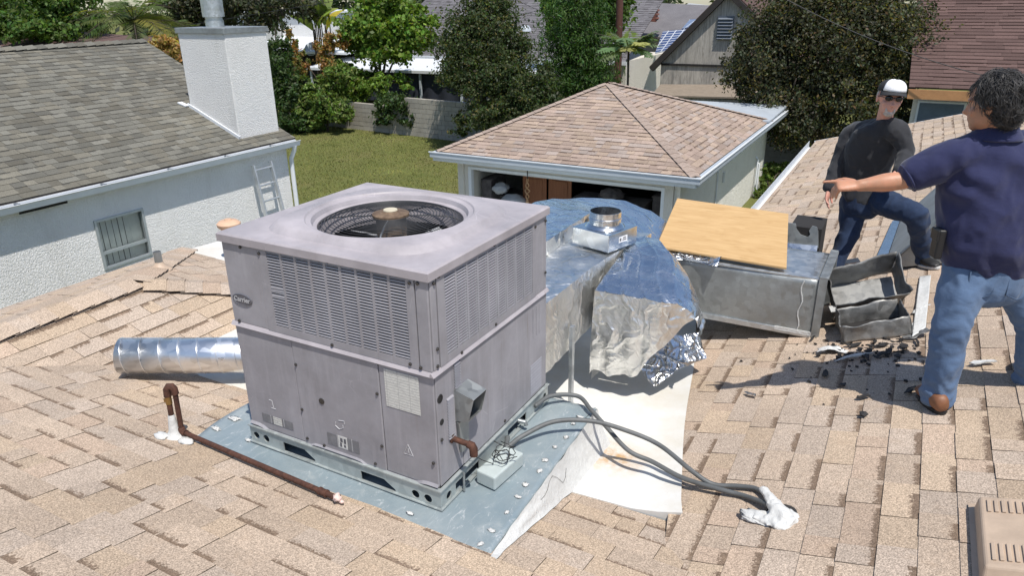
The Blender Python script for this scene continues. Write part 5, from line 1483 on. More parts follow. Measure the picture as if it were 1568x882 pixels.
# vent pipes on the left wing
v = Vector((-4.0,1.54,ph(-4.0,1.54)))
vp_ = empty('vent_pipe', v, 'small grey plumbing vent pipe on the left hip roof', 'vent pipe')
m = MB(); m.lathe(v, [(0.033,-0.02),(0.033,0.17),(0.028,0.17),(0.028,0.05)], 16); obj('pipe', m, M['galv_dull'], vp_, smooth=40)
m = MB(); m.lathe(v, [(0.10,0.0),(0.09,0.015),(0.045,0.05),(0.034,0.075)], 18); obj('boot', m, M['tan_metal'], vp_, smooth=60)
v = Vector((-4.35,2.62,-0.30))
vc = empty('capped_vent', v, 'round vent with a peach coloured cap on the white flat roof', 'roof vent')
m = MB(); m.lathe(v, [(0.075,-0.03),(0.075,0.36)], 20); obj('pipe', m, M['galv_dull'], vc, smooth=40)
M['peach'] = simple('faded_peach_paint', (0.55,0.36,0.24), 0.6, var=0.15)
m = MB(); m.lathe(v+Vector((0,0,0.36)), [(0.085,-0.04),(0.115,-0.01),(0.118,0.02),(0.09,0.045),(0.04,0.055),(0.035,0.065),(0.0,0.068)], 24); obj('cap', m, M['peach'], vc, smooth=50)
# ================================================================== BACKGROUND
def leaf_mat(name, base, trans=0.42, rough=0.55):
    t = NT(name); col = t.mix(1.0, base, t.attr(), 'MULTIPLY')
    t.set('Base Color', col); t.set('Roughness', rough); t.set('Specular IOR Level', 0.35)
    tr = t.n('ShaderNodeBsdfTranslucent'); t.l(t.mix(1.0, col, (1.5,1.6,0.7), 'MULTIPLY'), tr.inputs[0])
    mx = t.n('ShaderNodeMixShader'); mx.inputs[0].default_value = trans
    t.l(t.b.outputs[0], mx.inputs[1]); t.l(tr.outputs[0], mx.inputs[2]); t.l(mx.outputs[0], t.out.inputs[0])
    return t.m
M['bark'] = simple('bark', (0.085,0.065,0.05), 0.95, var=0.3, scale=12, bump=0.8, bscale=25, bdist=0.03)
LEAF = {k: leaf_mat('leaf_'+k, c) for k, c in dict(bright=(0.135,0.209,0.035), dark=(0.061,0.084,0.032), cedar=(0.063,0.119,0.031), olive=(0.064,0.070,0.039),
        hedge=(0.081,0.135,0.030), ivy=(0.117,0.169,0.039), orange=(0.330,0.190,0.060), palm=(0.112,0.144,0.048), cyp=(0.065,0.098,0.039), yellow=(0.300,0.200,0.060), banana=(0.169,0.221,0.065), citrus=(0.049,0.084,0.025), ail=(0.140,0.210,0.100), far=(0.058,0.078,0.033)).items()}

def quads_mesh(name, V, T, mat, parent, verts_per=4):
    """V: (n,4,3) world leaf quads, T: (n,3) tints"""
    n = len(V); c = V.reshape(-1,3).mean(0)
    m = bpy.data.meshes.new(name)
    m.vertices.add(n*4); m.vertices.foreach_set('co', (V.reshape(-1,3)-c).astype(np.float32).ravel())
    m.loops.add(n*4); m.loops.foreach_set('vertex_index', np.arange(n*4, dtype=np.int32))
    m.polygons.add(n); m.polygons.foreach_set('loop_start', np.arange(0, n*4, 4, dtype=np.int32))
    try: m.polygons.foreach_set('loop_total', np.full(n, 4, dtype=np.int32))
    except Exception: pass
    m.update(calc_edges=True)
    a = m.color_attributes.new('tint', 'FLOAT_COLOR', 'CORNER')
    col = np.ones((n,4,4), np.float32); col[:,:,:3] = T[:,None,:]
    a.data.foreach_set('color', col.ravel())
    m.materials.append(mat)
    o = bpy.data.objects.new(name, m); COL.objects.link(o); c = Vector(c); WL[o.name] = c
    if parent is not None: o.parent = parent; o.location = c-WL[parent.name]
    else: o.location = c
    return o

def unit(v): return v/np.maximum(1e-9, np.linalg.norm(v, axis=-1, keepdims=True))
def crown(blobs, n, size, seed, spread=0.125, aspect=1.9, per=60, tintv=0.28, down=0.0, alt=None, altp=0.15, shell=0.5):
    """leaf quads gathered in clumps through the volume of several ellipsoids (centre, radii)"""
    rg = np.random.default_rng(seed)
    C = np.array([b[0] for b in blobs], float); Rr = np.array([b[1] for b in blobs], float)
    w = (Rr[:,0]*Rr[:,1]*Rr[:,2])**0.75; w /= w.sum()
    K = max(4, n//per)
    bi = rg.choice(len(blobs), K, p=w)
    d = unit(rg.normal(size=(K,3))); rad = shell+(1-shell)*rg.random(K)**0.6
    rad *= np.where(rg.random(K) < 0.22, rg.uniform(0.2,0.9,K), 1.0)*rg.uniform(0.76,1.26,K)
    cc = C[bi]+d*Rr[bi]*rad[:,None]
    ci = rg.integers(0, K, n)
    sig = spread*Rr[bi[ci]]*rg.uniform(0.5,1.4,(n,1))
    P = cc[ci]+rg.normal(size=(n,3))*sig
    out = unit((P-C[bi[ci]])/Rr[bi[ci]])
    N = unit(out*0.5+rg.normal(size=(n,3))*0.75+np.array([0,0,0.25]))
    A = unit(np.cross(N, rg.normal(size=(n,3)))+np.array([0,0,-down])); A = unit(A-N*(A*N).sum(1,keepdims=True)); B = np.cross(N, A)
    s = size*rg.uniform(0.6,1.3,(n,1))
    V = np.stack([P-A*s, P+B*s/aspect-A*s*0.1, P+A*s, P-B*s/aspect-A*s*0.1], 1)
    ct = rg.uniform(0.78,1.22,(K,1))
    br = (1+tintv*rg.normal(size=(n,1)))*ct[ci]; br = np.clip(br, 0.35, 1.9)
    T = np.repeat(br, 3, 1)*(1+0.12*rg.normal(size=(n,3)))
    if alt is not None:
        mk = rg.random(n) < altp*np.where(ct[ci,0] > 1.05, 2.2, 0.4); T[mk] *= np.array(alt)
    return V, np.clip(T, 0.1, 8)

def tree(name, label, cat, base, trunk_r, blobs, n, size, leaf, seed, group=None, trunk_top=None, part='crown', **k):
    base = Vector(base); e = empty(name, base, label, cat, group)
    rd = random.Random(seed); m = MB()
    cm = Vector(np.mean([b[0] for b in blobs], 0))
    tt = Vector(trunk_top) if trunk_top else Vector((cm.x, cm.y, base.z+(cm.z-base.z)*0.6))
    mid = (base+tt)/2+Vector((rd.uniform(-0.1,0.1), rd.uniform(-0.1,0.1), 0))
    m.tube(spline([base-Vector((0,0,0.1)), mid, tt], 5), [trunk_r*(1.25-0.55*i/10) for i in range(11)], 8)
    for b in blobs:
        c = Vector(b[0]); s0 = base.lerp(tt, rd.uniform(0.6,1.0))
        mm = (s0+c)/2+Vector((rd.uniform(-0.2,0.2), rd.uniform(-0.2,0.2), 0.15))
        m.tube(spline([s0, mm, c], 4), [trunk_r*(0.5-0.042*i) for i in range(9)], 6)
        for q in range(4):
            dd = Vector((rd.gauss(0,1), rd.gauss(0,1), rd.gauss(0.3,1))).normalized()
            t1 = c+Vector((dd.x*b[1][0], dd.y*b[1][1], dd.z*b[1][2]))*0.8
            m.tube([mm.lerp(c, 0.6), c.lerp(t1, 0.6), t1], [trunk_r*0.2, trunk_r*0.14, trunk_r*0.05], 5)
    obj('trunk', m, M['bark'], e, smooth=180)
    V, T = crown(blobs, n, size, seed, **k)
    quads_mesh(part, V, T, LEAF[leaf], e)
    return e
def G(px, py, Y): p = at(px, py, Y); return Vector((p.x, p.y, GZ))
def bl(px, py, Y, r): p = at(px, py, Y); return (tuple(p), r if isinstance(r, tuple) else (r,r,r))

# --- trees
tree('sweetgum_tree', 'bright green broadleaf tree before the grey roofed house', 'tree', G(590,140,27), 0.14,
     [bl(590,55,27,(1.9,1.6,1.3)), bl(555,45,26.6,(1.2,1.2,0.9)), bl(630,50,27,(1.1,1.2,1.0)), bl(595,10,27.3,(1.5,1.3,0.8)), bl(545,120,26.3,(1.0,0.9,0.5)), bl(610,125,26.5,(1.0,0.9,0.35)), bl(520,110,26.2,(0.8,0.8,0.6))], 23000, 0.10, 'bright', 1, aspect=1.3)
tree('dark_tree', 'dark dense tree left of the garage roof, reddish at its tips', 'tree', G(745,225,21.6), 0.16,
     [bl(740,60,22.4,(1.63,1.46,1.20)), bl(700,70,22.2,(0.86,0.95,0.86)), bl(785,85,22.2,(0.86,0.95,0.95)), bl(745,15,22.6,(1.03,0.95,0.77)), bl(735,115,21.7,(1.55,1.29,0.86)), bl(790,130,21.4,(0.86,0.86,0.77)), bl(700,110,21.6,(0.77,0.77,0.52)), bl(760,175,20.9,(1.29,1.03,0.69)), bl(710,190,21.0,(0.60,0.60,0.39))], 50000, 0.06, 'dark', 2, alt=(1.7,1.15,0.8), altp=0.10)
tree('cedar_tree', 'tall feathery green cedar behind the garage peak', 'tree', G(885,160,26), 0.18,
     [bl(885,30,26,(1.25,1.2,1.6)), bl(870,80,25.8,(1.25,1.2,1.2)), bl(905,85,26,(1.2,1.2,1.3)), bl(870,130,25.6,(1.5,1.3,1.1)), bl(915,130,25.8,(1.0,1.1,1.1)), bl(885,-20,26,(1.0,1.0,1.2)), bl(850,145,25.5,(0.9,0.9,0.8))], 36000, 0.085, 'cedar', 3, aspect=4.0, down=1.4, per=40)
tree('oak_tree', 'darker tree reaching in left of the cedar at the top edge', 'tree', G(855,80,31), 0.15,
     [bl(850,10,31,(1.0,1.0,1.0)), bl(862,45,31,(0.7,0.8,0.6)), bl(925,10,31,(1.5,1.3,1.2))], 9000, 0.11, 'hedge', 4)
tree('broad_tree', 'huge dark olive tree behind the man in black, dense and wide', 'tree', G(1270,235,22.5), 0.25,
     [bl(1260,70,22.5,(2.2,1.9,1.5)), bl(1180,90,22.2,(1.3,1.4,1.2)), bl(1340,70,22.3,(1.5,1.5,1.4)), bl(1260,0,22.8,(2.0,1.7,1.2)), bl(1150,125,21.8,(0.8,0.9,0.8)), bl(1210,150,21.6,(1.3,1.3,1.0)), bl(1300,150,21.6,(1.5,1.3,1.0)), bl(1365,140,22.0,(0.9,1.0,0.9)), bl(1350,15,22.6,(1.2,1.2,0.9)), bl(1185,45,22.4,(1.1,1.2,0.9)), bl(1225,195,21.3,(1.2,1.1,0.7)), bl(1140,80,22,(0.6,0.7,0.7)), bl(1375,180,21.6,(0.8,0.8,0.5))], 84000, 0.055, 'olive', 5, alt=(1.6,1.25,0.8), altp=0.2)
tree('citrus_tree', 'small dark citrus tree standing before the block wall', 'tree', G(605,201,24), 0.05,
     [bl(605,165,23.6,(0.85,0.8,0.65)), bl(590,180,23.5,(0.5,0.5,0.4)), bl(622,178,23.5,(0.55,0.5,0.45))], 5000, 0.07, 'citrus', 6)
def bush(name, label, px, py, Y, blobs, n, size, leaf, seed, cat='shrub', **k):
    return tree(name, label, cat, G(px,py,Y), 0.05, blobs, n, size, leaf, seed, part='foliage', **k)
bush('ivy_bush', 'sunlit ivy bush spilling over the left end of the block wall', 500, 195, 22.6, [bl(500,160,22.6,(1.0,0.8,0.7)), bl(475,175,22.3,(0.9,0.8,0.6)), bl(520,175,22.5,(0.6,0.6,0.5)), bl(480,140,22.8,(0.9,0.8,0.6)), bl(520,118,23.5,(0.8,0.8,0.45))], 13000, 0.085, 'ivy', 8, tintv=0.35)
bush('dark_hedge', 'tall dark hedge right of the white chimney', 440, 190, 22, [bl(440,150,22,(0.8,0.8,1.0)), bl(430,110,22.2,(0.7,0.7,0.9)), bl(450,185,21.7,(0.8,0.7,0.6)), bl(428,80,22.6,(0.6,0.6,0.7))], 13000, 0.075, 'citrus', 9)
bush('lime_shrub', 'yellow green shrub under the sweetgum tree', 545, 150, 24.5, [bl(545,140,24.5,(1.0,0.8,0.45)), bl(580,130,24.8,(0.7,0.6,0.4)), bl(505,130,24.3,(0.7,0.6,0.5))], 5200, 0.09, 'bright', 10)
bush('orange_shrub', 'orange flowering shrub rising beside the tall hedge', 470, 140, 24, [bl(448,70,24,(0.28,0.3,0.75)), bl(460,100,24,(0.4,0.4,0.6)), bl(497,80,24.6,(0.55,0.5,0.7)), bl(515,60,25.2,(0.6,0.5,0.5)), bl(505,105,24.3,(0.5,0.5,0.5))], 6000, 0.075, 'orange', 11, alt=(0.5,0.9,0.9), altp=0.35)
bush('leafy_shrub', 'dark green shrub filling the corner left of the garage roof', 800, 200, 21.6, [bl(800,160,21.6,(0.86,0.77,0.77)), bl(830,150,21.9,(0.69,0.69,0.77)), bl(770,190,21.0,(0.69,0.60,0.43)), bl(825,120,22.6,(0.52,0.52,0.52))], 18000, 0.06, 'dark', 12)
bush('weedy_shrub', 'small weedy shrub at the far corner of the garage side wall', 1170, 300, 19.2, [bl(1168,290,19.2,(0.25,0.3,0.35)), bl(1180,278,20,(0.3,0.3,0.35)), bl(1200,262,21,(0.6,0.5,0.25))], 2600, 0.06, 'ivy', 13)
bush('yellow_bush', 'yellow leaved bush left of the white chimney', 258, 90, 20, [bl(255,70,20,(0.8,0.7,0.5)), bl(268,85,19.5,(0.5,0.5,0.4))], 3200, 0.09, 'yellow', 14)
bush('laurel_tree', 'dark broadleaf tree at the upper left behind the grey roof', 60, 60, 24, [bl(20,20,24,(3.0,2.0,1.6)), bl(90,15,24,(2.4,2.0,1.5)), bl(60,40,22.5,(2.6,1.6,0.9)), bl(10,42,22,(1.6,1.2,0.7))], 17000, 0.15, 'hedge', 15, cat='tree')
bush('evergreen_tree', 'dark evergreen behind the chimney flue', 320, 60, 27, [bl(310,15,27,(2.2,1.5,1.6)), bl(380,10,28,(2.4,1.6,1.5)), bl(280,5,26,(1.4,1.4,1.2)), bl(440,5,30,(2.4,1.5,1.0))], 16000, 0.12, 'olive', 16, cat='tree')
# cypress spires
for i, (x, yt, yb) in enumerate(((420,30,110),(430,24,115),(440,35,118),(449,45,112))):
    e = empty('cypress', G(x,yb,25), ['leftmost','second from left','third from left','rightmost'][i]+' of the slim cypress spires beside the chimney', 'tree', 'cypress spires by the chimney')
    p0, p1_ = at(x,yb+40,25), at(x,yt,25)
    m = MB(); m.tube([(p0.x,p0.y,GZ),(p1_.x,p1_.y,p1_.z-0.4)], [0.07,0.02], 6); obj('trunk', m, M['bark'], e)
    bb = []
    for k in range(7):
        q = p0.lerp(p1_, k/6.5); r_ = 0.24*(1-k/7.5)+0.03; bb.append((tuple(q), (r_,r_,0.45)))
    V, T = crown(bb, 2600, 0.075, 30+i, aspect=3.2, down=-1.5); quads_mesh('crown', V, T, LEAF['cyp'], e)

# fronds
def frond_quads(base, d, L, droop, n, ll, rg, vshape=0.5, wid=0.12):
    base, d = np.array(base, float), np.array(d, float); d /= np.linalg.norm(d)
    side = np.cross(d, [0,0,1.0]); side /= max(1e-6, np.linalg.norm(side)); out = []
    for i in range(n):
        t = (i+1)/n; p = base+d*L*t+np.array([0,0,-droop*L*t*t])
        tang = d*L+np.array([0,0,-2*droop*L*t]); tang /= np.linalg.norm(tang)
        l = ll*math.sin(PI*min(1, 0.12+0.9*t))**0.6
        for s in (-1, 1):
            a = tang*0.55+side*s*0.85+np.array([0,0,-0.25+rg.normal(0,0.12)]); a /= np.linalg.norm(a)
            w = np.cross(a, [0,0,1.0])+np.array([0,0,vshape*s]); w /= np.linalg.norm(w)
            out.append(np.stack([p, p+a*l*0.45+w*l*wid, p+a*l, p+a*l*0.45-w*l*wid]))
    return out
def frond_plant(name, label, base, top, nf, L, droop, nl, ll, leaf, seed, trunk=0.12, up=(0.1,0.9), wid=0.12, tint=(0.7,1.3)):
    rg = np.random.default_rng(seed); e = empty(name, base, label, 'tree' if trunk > 0.05 else 'plant'); base, top = Vector(base), Vector(top)
    m = MB(); m.tube([base, base.lerp(top,0.5)+Vector((0.05,0,0)), top], [trunk*1.2,trunk,trunk*0.9], 8)
    Q = []; T = []
    for k in range(nf):
        a = 2*PI*k/nf*2.4+rg.uniform(-0.2,0.2); u = rg.uniform(*up); d = (math.cos(a)*math.sqrt(1-u*u*0.8), math.sin(a)*math.sqrt(1-u*u*0.8), u)
        LL = L*rg.uniform(0.8,1.15); q = frond_quads(top, d, LL, droop*rg.uniform(0.7,1.3), nl, ll, rg, wid=wid); Q += q
        s = rg.uniform(*tint); dead = rg.random() < 0.12
        T += [(s*rg.uniform(0.85,1.15)*(2.2 if dead else 1), s*rg.uniform(0.9,1.1)*(1.5 if dead else 1), s)]*len(q)
        dn = Vector(d).normalized(); m.tube([top, top+dn*LL*0.5+Vector((0,0,-droop*LL*0.25)), top+dn*LL+Vector((0,0,-droop*LL))], [0.02,0.014,0.005], 5)
    obj('stem', m, M['bark'], e, smooth=180)
    quads_mesh('fronds', np.array(Q), np.array(T), LEAF[leaf], e)
pt = at(205,30,22)
frond_plant('feather_palm', 'feathery palm with arching fronds beyond the grey roof ridge', (pt.x,22,GZ), pt, 34, 3.3, 0.55, 34, 0.75, 'palm', 3, 0.28, (0.0,0.95), 0.035)
pt = at(262,45,24)
frond_plant('feather_palm', 'smaller pale palm just left of the chimney flue', (pt.x,24,GZ), pt, 18, 1.6, 0.5, 24, 0.5, 'palm', 5, 0.14, (0.1,0.95), 0.045)
pt = at(962,85,24)
frond_plant('tree_of_heaven', 'young tree with long fern-like leaves beside the utility pole', (pt.x,24,GZ), pt+Vector((0,0,0.25)), 24, 1.45, 0.30, 14, 0.42, 'ail', 7, 0.045, (0.0,0.8), 0.17)
def banana(label, px, py, Y, n, L, seed):
    rg = np.random.default_rng(seed); pt = at(px,py,Y); e = empty('banana_plant', (pt.x,Y,GZ), label, 'plant')
    m = MB(); Q = []; T = []
    for k in range(n):
        a = rg.uniform(0,2*PI); lean = rg.uniform(0.15,0.6); s0 = pt+Vector((rg.uniform(-.6,.6), rg.uniform(-.4,.4), rg.uniform(-0.6,0.2)))
        m.tube([(s0.x,s0.y,GZ), s0], [0.05,0.03], 6)
        d = np.array([math.cos(a)*lean, math.sin(a)*lean, 1.0]); d /= np.linalg.norm(d); side = np.cross(d,[math.cos(a+0.7),math.sin(a+0.7),0.1]); side /= np.linalg.norm(side)
        LL = L*rg.uniform(0.7,1.1); prev = None; s = rg.uniform(0.7,1.3); dead = rg.random() < 0.2; tc = (s*(2.4 if dead else 1.0), s*(1.5 if dead else 1.0), s*0.9)
        for i in range(9):
            t = i/8; p = np.array(s0)+d*LL*t+np.array([math.cos(a),math.sin(a),-1.2])*LL*0.35*t*t; w = 0.17*math.sin(PI*(0.06+0.9*t))*LL
            cur = (p-side*w, p, p+side*w)
            if prev is not None:
                for j in (0,1): Q.append(np.stack([prev[j],prev[j+1],cur[j+1],cur[j]])+np.array([0,0,0.0])); T.append(tuple(x*rg.uniform(0.9,1.1) for x in tc))
            prev = cur
    obj('stem', m, LEAF['banana'] if False else M['bark'], e, smooth=180); quads_mesh('leaves', np.array(Q), np.array(T), LEAF['banana'], e)
banana('tall banana plant with torn leaves behind the orange shrub', 490, 30, 31, 16, 2.2, 3)
banana('banana plant with paler leaves above the bright green tree', 575, 12, 33, 12, 2.0, 4)

# distant tree belt and low hill
far = []
rg = np.random.default_rng(8)
for k in range(46):
    a = -1.25+k*0.045; dist = rg.uniform(62,95); x = CAM[0]+math.sin(a)*dist; y = CAM[1]+math.cos(a)*dist; h = rg.uniform(3.5,6.5)
    far.append(((x,y,GZ+h*0.55),(rg.uniform(3,5.5),3.5,h*0.6)))
V, T = crown(far, 42000, 0.34, 99, per=50)
o = quads_mesh('distant_trees', V, T, LEAF['far'], None); tag(o, 'far-off belt of dark trees behind the houses', 'trees', kind='stuff')

# ------------------------------------------------------------------ concrete block wall
M['block'] = simple('grey_concrete_block', (0.32,0.295,0.25), 0.95, var=0.2, scale=1.6, bump=0.5, bscale=40, bdist=0.01)
def block_wall(label, a, b, steps, mats=M['block']):
    """steps: list of (from distance, courses)"""
    a, b = Vector(a), Vector(b); L = (b-a).length; d = (b-a).normalized(); n = Vector((-d.y,d.x,0)); e = empty('block_wall', (a+b)/2, label, 'wall')
    m = MB(); m.obox((a+b)/2+Vector((0,0,0.55)), (d,n,(0,0,1)), (L/2,0.07,0.55)); obj('mortar_core', m, mats, e)
    rd = random.Random(3); shared = {}
    nb_ = int(L/0.4); cnt = 0
    for r_ in range(8):
        for k in range(nb_):
            s = (k+(0.5 if r_ % 2 else 0))*0.4+0.2
            cs = [c for (f0, c) in steps if s >= f0][-1]
            if r_ >= cs or s > L-0.1 or cnt >= 300: continue
            key = round(rd.uniform(0,3))
            if key not in shared:
                mm = MB(); mm.obox((0,0,0), (d,n,(0,0,1)), (0.194,0.10+0.003*key,0.094)); me = mm.mesh('block',(0,0,0)); fixn(me); me.materials.append(mats); shared[key] = me
            o = bpy.data.objects.new('block', shared[key]); COL.objects.link(o); o.parent = e
            o.location = a+d*s+Vector((0,0,0.1+0.2*r_))-WL[e.name]; cnt += 1
block_wall('grey concrete block wall at the back of the lawn', (-23.0,24.0,GZ), (-13.6,23.05,GZ), [(0,6),(5.4,8)])
block_wall('shaded concrete block wall right of the garage', (-2.9,23.4,GZ), (3.2,23.4,GZ), [(0,8)])

# ------------------------------------------------------------------ houses behind
def box_house(name, label, loc): return empty(name, loc, label, 'house')
# white house with flat roofs
wh = box_house('white_house', 'white walled house with low flat roofs and satellite dish', (-36,38,GZ))
m = MB(); m.box((-42,36,GZ),(-33.6,44,1.42)); obj('wall', m, M['stucco_white'], wh)
m = MB(); m.box((-42.2,35.8,1.42),(-33.4,44.2,1.55)); obj('roof', m, M['trim_white'], wh)
m = MB(); m.prism([(-37,31.5,-0.72),(-27.5,31.5,-0.72),(-27.5,36,-0.15),(-37,36,-0.15)], (0,0,0.12)); obj('porch_roof', m, M['trim_white'], wh)
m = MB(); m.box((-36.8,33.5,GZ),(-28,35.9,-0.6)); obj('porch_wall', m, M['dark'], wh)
ds = empty('satellite_dish', (-33.5,32.3,-0.5), 'grey satellite dish on the white porch roof', 'satellite dish')
m = MB(); dc = at(478,76,32); m.lathe(dc, [(0,0.0),(0.15,0.02),(0.3,0.07),(0.42,0.15)], 20, (0.5,-1,0.55)); o = obj('reflector', m, M['trim_grey'], ds, smooth=180); md = o.modifiers.new('s','SOLIDIFY'); md.thickness = 0.02
m = MB(); m.tube([dc, dc+Vector((0.1,0.25,-0.35)), Vector((dc.x+0.1,dc.y+0.25,-0.55))], 0.025, 6); m.tube([dc+Vector((0,0,-0.3)), dc+Vector((0.25,-0.55,0.05))], 0.015, 5); obj('mast', m, M['trim_grey'], ds)
# grey roofed house with patio cover
gh = box_house('grey_roofed_house', 'house with broad grey shingle roof behind the trees', (-20,38,GZ))
def pg(x, y): return -0.80+0.50*(y-33.5)
plan = [(-27.5,33.5),(-11.5,33.5),(-11.5,41.5),(-27.5,41.5)]
so = slope_deck('roof_slope', [(x,y,pg(x,y)) for x, y in plan], gh, M['deck'])
O = Vector((-20,33.5,-0.80)); V = Vector((0,1,0.5)).normalized()
finish_shingles([(so, shingle_pieces(O,(1,0,0),V,plan_slope(O,(1,0,0),V,plan,pg),0,91,expo=0.2,wmin=0.2,wmax=0.5,tint=lambda rd: (rd.uniform(0.85,1.15),)*3,band=0.3,dark=0.75,thick=0.02))], M['shingle_far'], 0)
m = MB(); m.box((-27.3,34.2,GZ),(-11.7,41,-0.85)); obj('wall', m, M['stucco_cream'], gh)
m = MB(); m.box((-27.6,33.35,-0.98),(-11.4,33.48,-0.80)); obj('fascia', m, M['trim_white'], gh)
pc = empty('patio_cover', (-23,31,GZ), 'white patio cover with painted dark shade beneath, behind the block wall', 'patio cover')
m = MB(); m.prism([(-29.0,29.5,-1.42),(-13.2,29.5,-1.30),(-13.2,33.2,-1.02),(-29.0,33.2,-1.10)], (0,0,0.14)); obj('cover_roof', m, M['trim_white'], pc)
for k in range(7):
    x = -28.8+k*2.5; m = MB(); m.box((x,29.6,GZ),(x+0.1,29.7,-1.40)); obj('post', m, M['trim_grey'], pc)
m = MB(); m.box((-28.9,32.9,GZ),(-13.3,33.1,-1.12)); obj('painted_shade_panel', m, M['dark'], pc)  # near-black panel paints the shade under the cover
M['navy'] = simple('navy_tarp', (0.018,0.022,0.035), 0.8)
m = MB(); m.grid(lambda u, v: (-26.5+9.5*u, 29.75+0.05*math.sin(u*60), -2.9+1.45*v), 80, 3); obj('tarp_screen', m, M['navy'], pc, smooth=180)
# skylight / roof vent on the grey roof
m = MB(); pv = Vector((-18.4,36.0,pg(0,36.0))); m.lathe(pv, [(0.35,0),(0.33,0.12),(0.2,0.3),(0,0.34)], 14); obj('turbine_vent', m, M['trim_grey'], gh, smooth=40)
# barn gable
def barn_mat():
    t = NT('weathered_plywood'); v_ = t.stretch((1.0,1.0,0.12))
    n1 = t.noise(5, 6, 0.75, vec=v_, dist=2.5); n2 = t.noise(0.9, 5, 0.7)
    col = t.mix(t.ramp(n1, [(0.35,0.0),(0.65,1.0)]), (0.22,0.205,0.18), (0.52,0.48,0.42))
    col = t.mix(t.ramp(n2, [(0.5,0.0),(0.75,0.6)]), col, (0.22,0.21,0.20)); t.set('Base Color', col); t.set('Roughness', 0.95); t.bump(n1, 0.4, 0.01); return t.m
M['barn'] = barn_mat()
bn = box_house('wooden_barn', 'weathered plywood gable of an old barn right of the cedar', (-5,30,GZ)); bn['category'] = 'barn'
ax_, az_ = -5.2, 2.30; el_, er_, ez_ = -7.75, -2.1, -0.30
m = MB(); m.add([(el_+0.15,27,GZ),(er_-0.15,27,GZ),(er_-0.15,27,ez_+0.1),(ax_,27,az_-0.12),(el_+0.15,27,ez_+0.1)], [(0,1,2,3,4)]); m.add([(el_+0.15,27,GZ),(el_+0.15,36,GZ),(el_+0.15,36,ez_),(el_+0.15,27,ez_)], [(0,1,2,3)]); obj('gable_wall', m, M['barn'], bn)
for (x, z, s) in ((el_-0.2,ez_-0.22,1),(er_+0.2,ez_-0.2,-1)):
    a = Vector((x,26.9,z)); b = Vector((ax_,26.9,az_)); d = (b-a).normalized(); up = Vector((-d.z,0,d.x)) if d.x > 0 else Vector((d.z,0,-d.x))
    m = MB(); m.obox((a+b)/2, (d,(0,1,0),up), ((b-a).length/2,0.12,0.10)); obj('rake_board', m, simple('dark_rake_board',(0.03,0.025,0.022),0.8), bn)
    m = MB(); m.prism([a+up*0.11,b+up*0.11,b+up*0.11+Vector((0,9,0)),a+up*0.11+Vector((0,9,0))], up*0.03); obj('roof_slope', m, M['shingle_brown'], bn)
m = MB(); m.box((el_+0.15,26.95,-0.36),(er_-0.15,26.995,-0.28)); obj('trim_band', m, M['dark'], bn)
vx, vz = -5.2, 1.05
m = MB(); m.box((vx-0.30,26.93,vz-0.42),(vx+0.30,26.99,vz+0.42)); gv = obj('gable_vent', m, simple('slate_vent',(0.09,0.11,0.14),0.6), bn)
for k in range(7):
    z = vz-0.36+k*0.115; m = MB(); m.obox((vx,26.91,z), ((1,0,0),(0,1,0.8),(0,-0.8,1)), (0.27,0.045,0.010)); obj('vent_slat', m, simple('slate_slat',(0.13,0.15,0.18),0.6) if k == 0 else bpy.data.materials['slate_slat'], gv)
m = MB(); m.prism([(el_+0.2,26.95,-1.15),(er_-1.4,26.95,-1.0),(er_-1.4,25.8,-1.35),(el_+0.2,25.8,-1.45)], (0,0,0.06)); obj('lean_to_roof', m, wood_mat('old_lean_to',(0.16,0.13,0.10),(0.28,0.23,0.18)), bn)
m = MB(); m.box((el_+0.3,25.9,GZ),(er_-1.5,26.0,-1.42)); obj('lean_to_wall', m, M['barn'], bn)
# brown house on the right
bh = box_house('brown_house', 'house with dark brown shingle roof and orange fascia at the right', (5,24,GZ))
def pb(x, y): return -0.12+0.46*(y-20.0)
plan = [(1.35,20),(9.5,20),(9.5,26.5),(0.95,26.5)]
so = slope_deck('roof_slope', [(x,y,pb(x,y)) for x, y in plan], bh, M['deck'])
O = Vector((2,20,-0.12)); V = Vector((0,1,0.46)).normalized()
finish_shingles([(so, shingle_pieces(O,(1,0,0),V,plan_slope(O,(1,0,0),V,plan,pb),0,95,expo=0.19,wmin=0.3,wmax=1.0,tint=lambda rd: (rd.uniform(0.85,1.18),)*3,band=0.2,dark=0.7,thick=0.020))], M['shingle_brown'], 300)
m = MB(); m.box((1.35,19.9,-0.40),(9.5,19.97,-0.16)); obj('fascia', m, simple('orange_fascia',(0.42,0.21,0.09),0.6), bh)
m = MB(); m.box((1.5,20.5,GZ),(9.5,20.7,-0.30)); obj('wall', m, M['stucco_cream'], bh)
for (xa, xb) in ((1.62,2.75),(2.85,4.3)):
    m = MB(); m.box((xa,20.44,-1.35),(xb,20.49,-0.50)); w_ = obj('window', m, M['trim_white'], bh)
    m = MB(); m.box((xa+0.05,20.42,-1.30),(xb-0.05,20.438,-0.55)); obj('pane', m, simple('sky_window_glass',(0.10,0.13,0.17),0.08), w_)
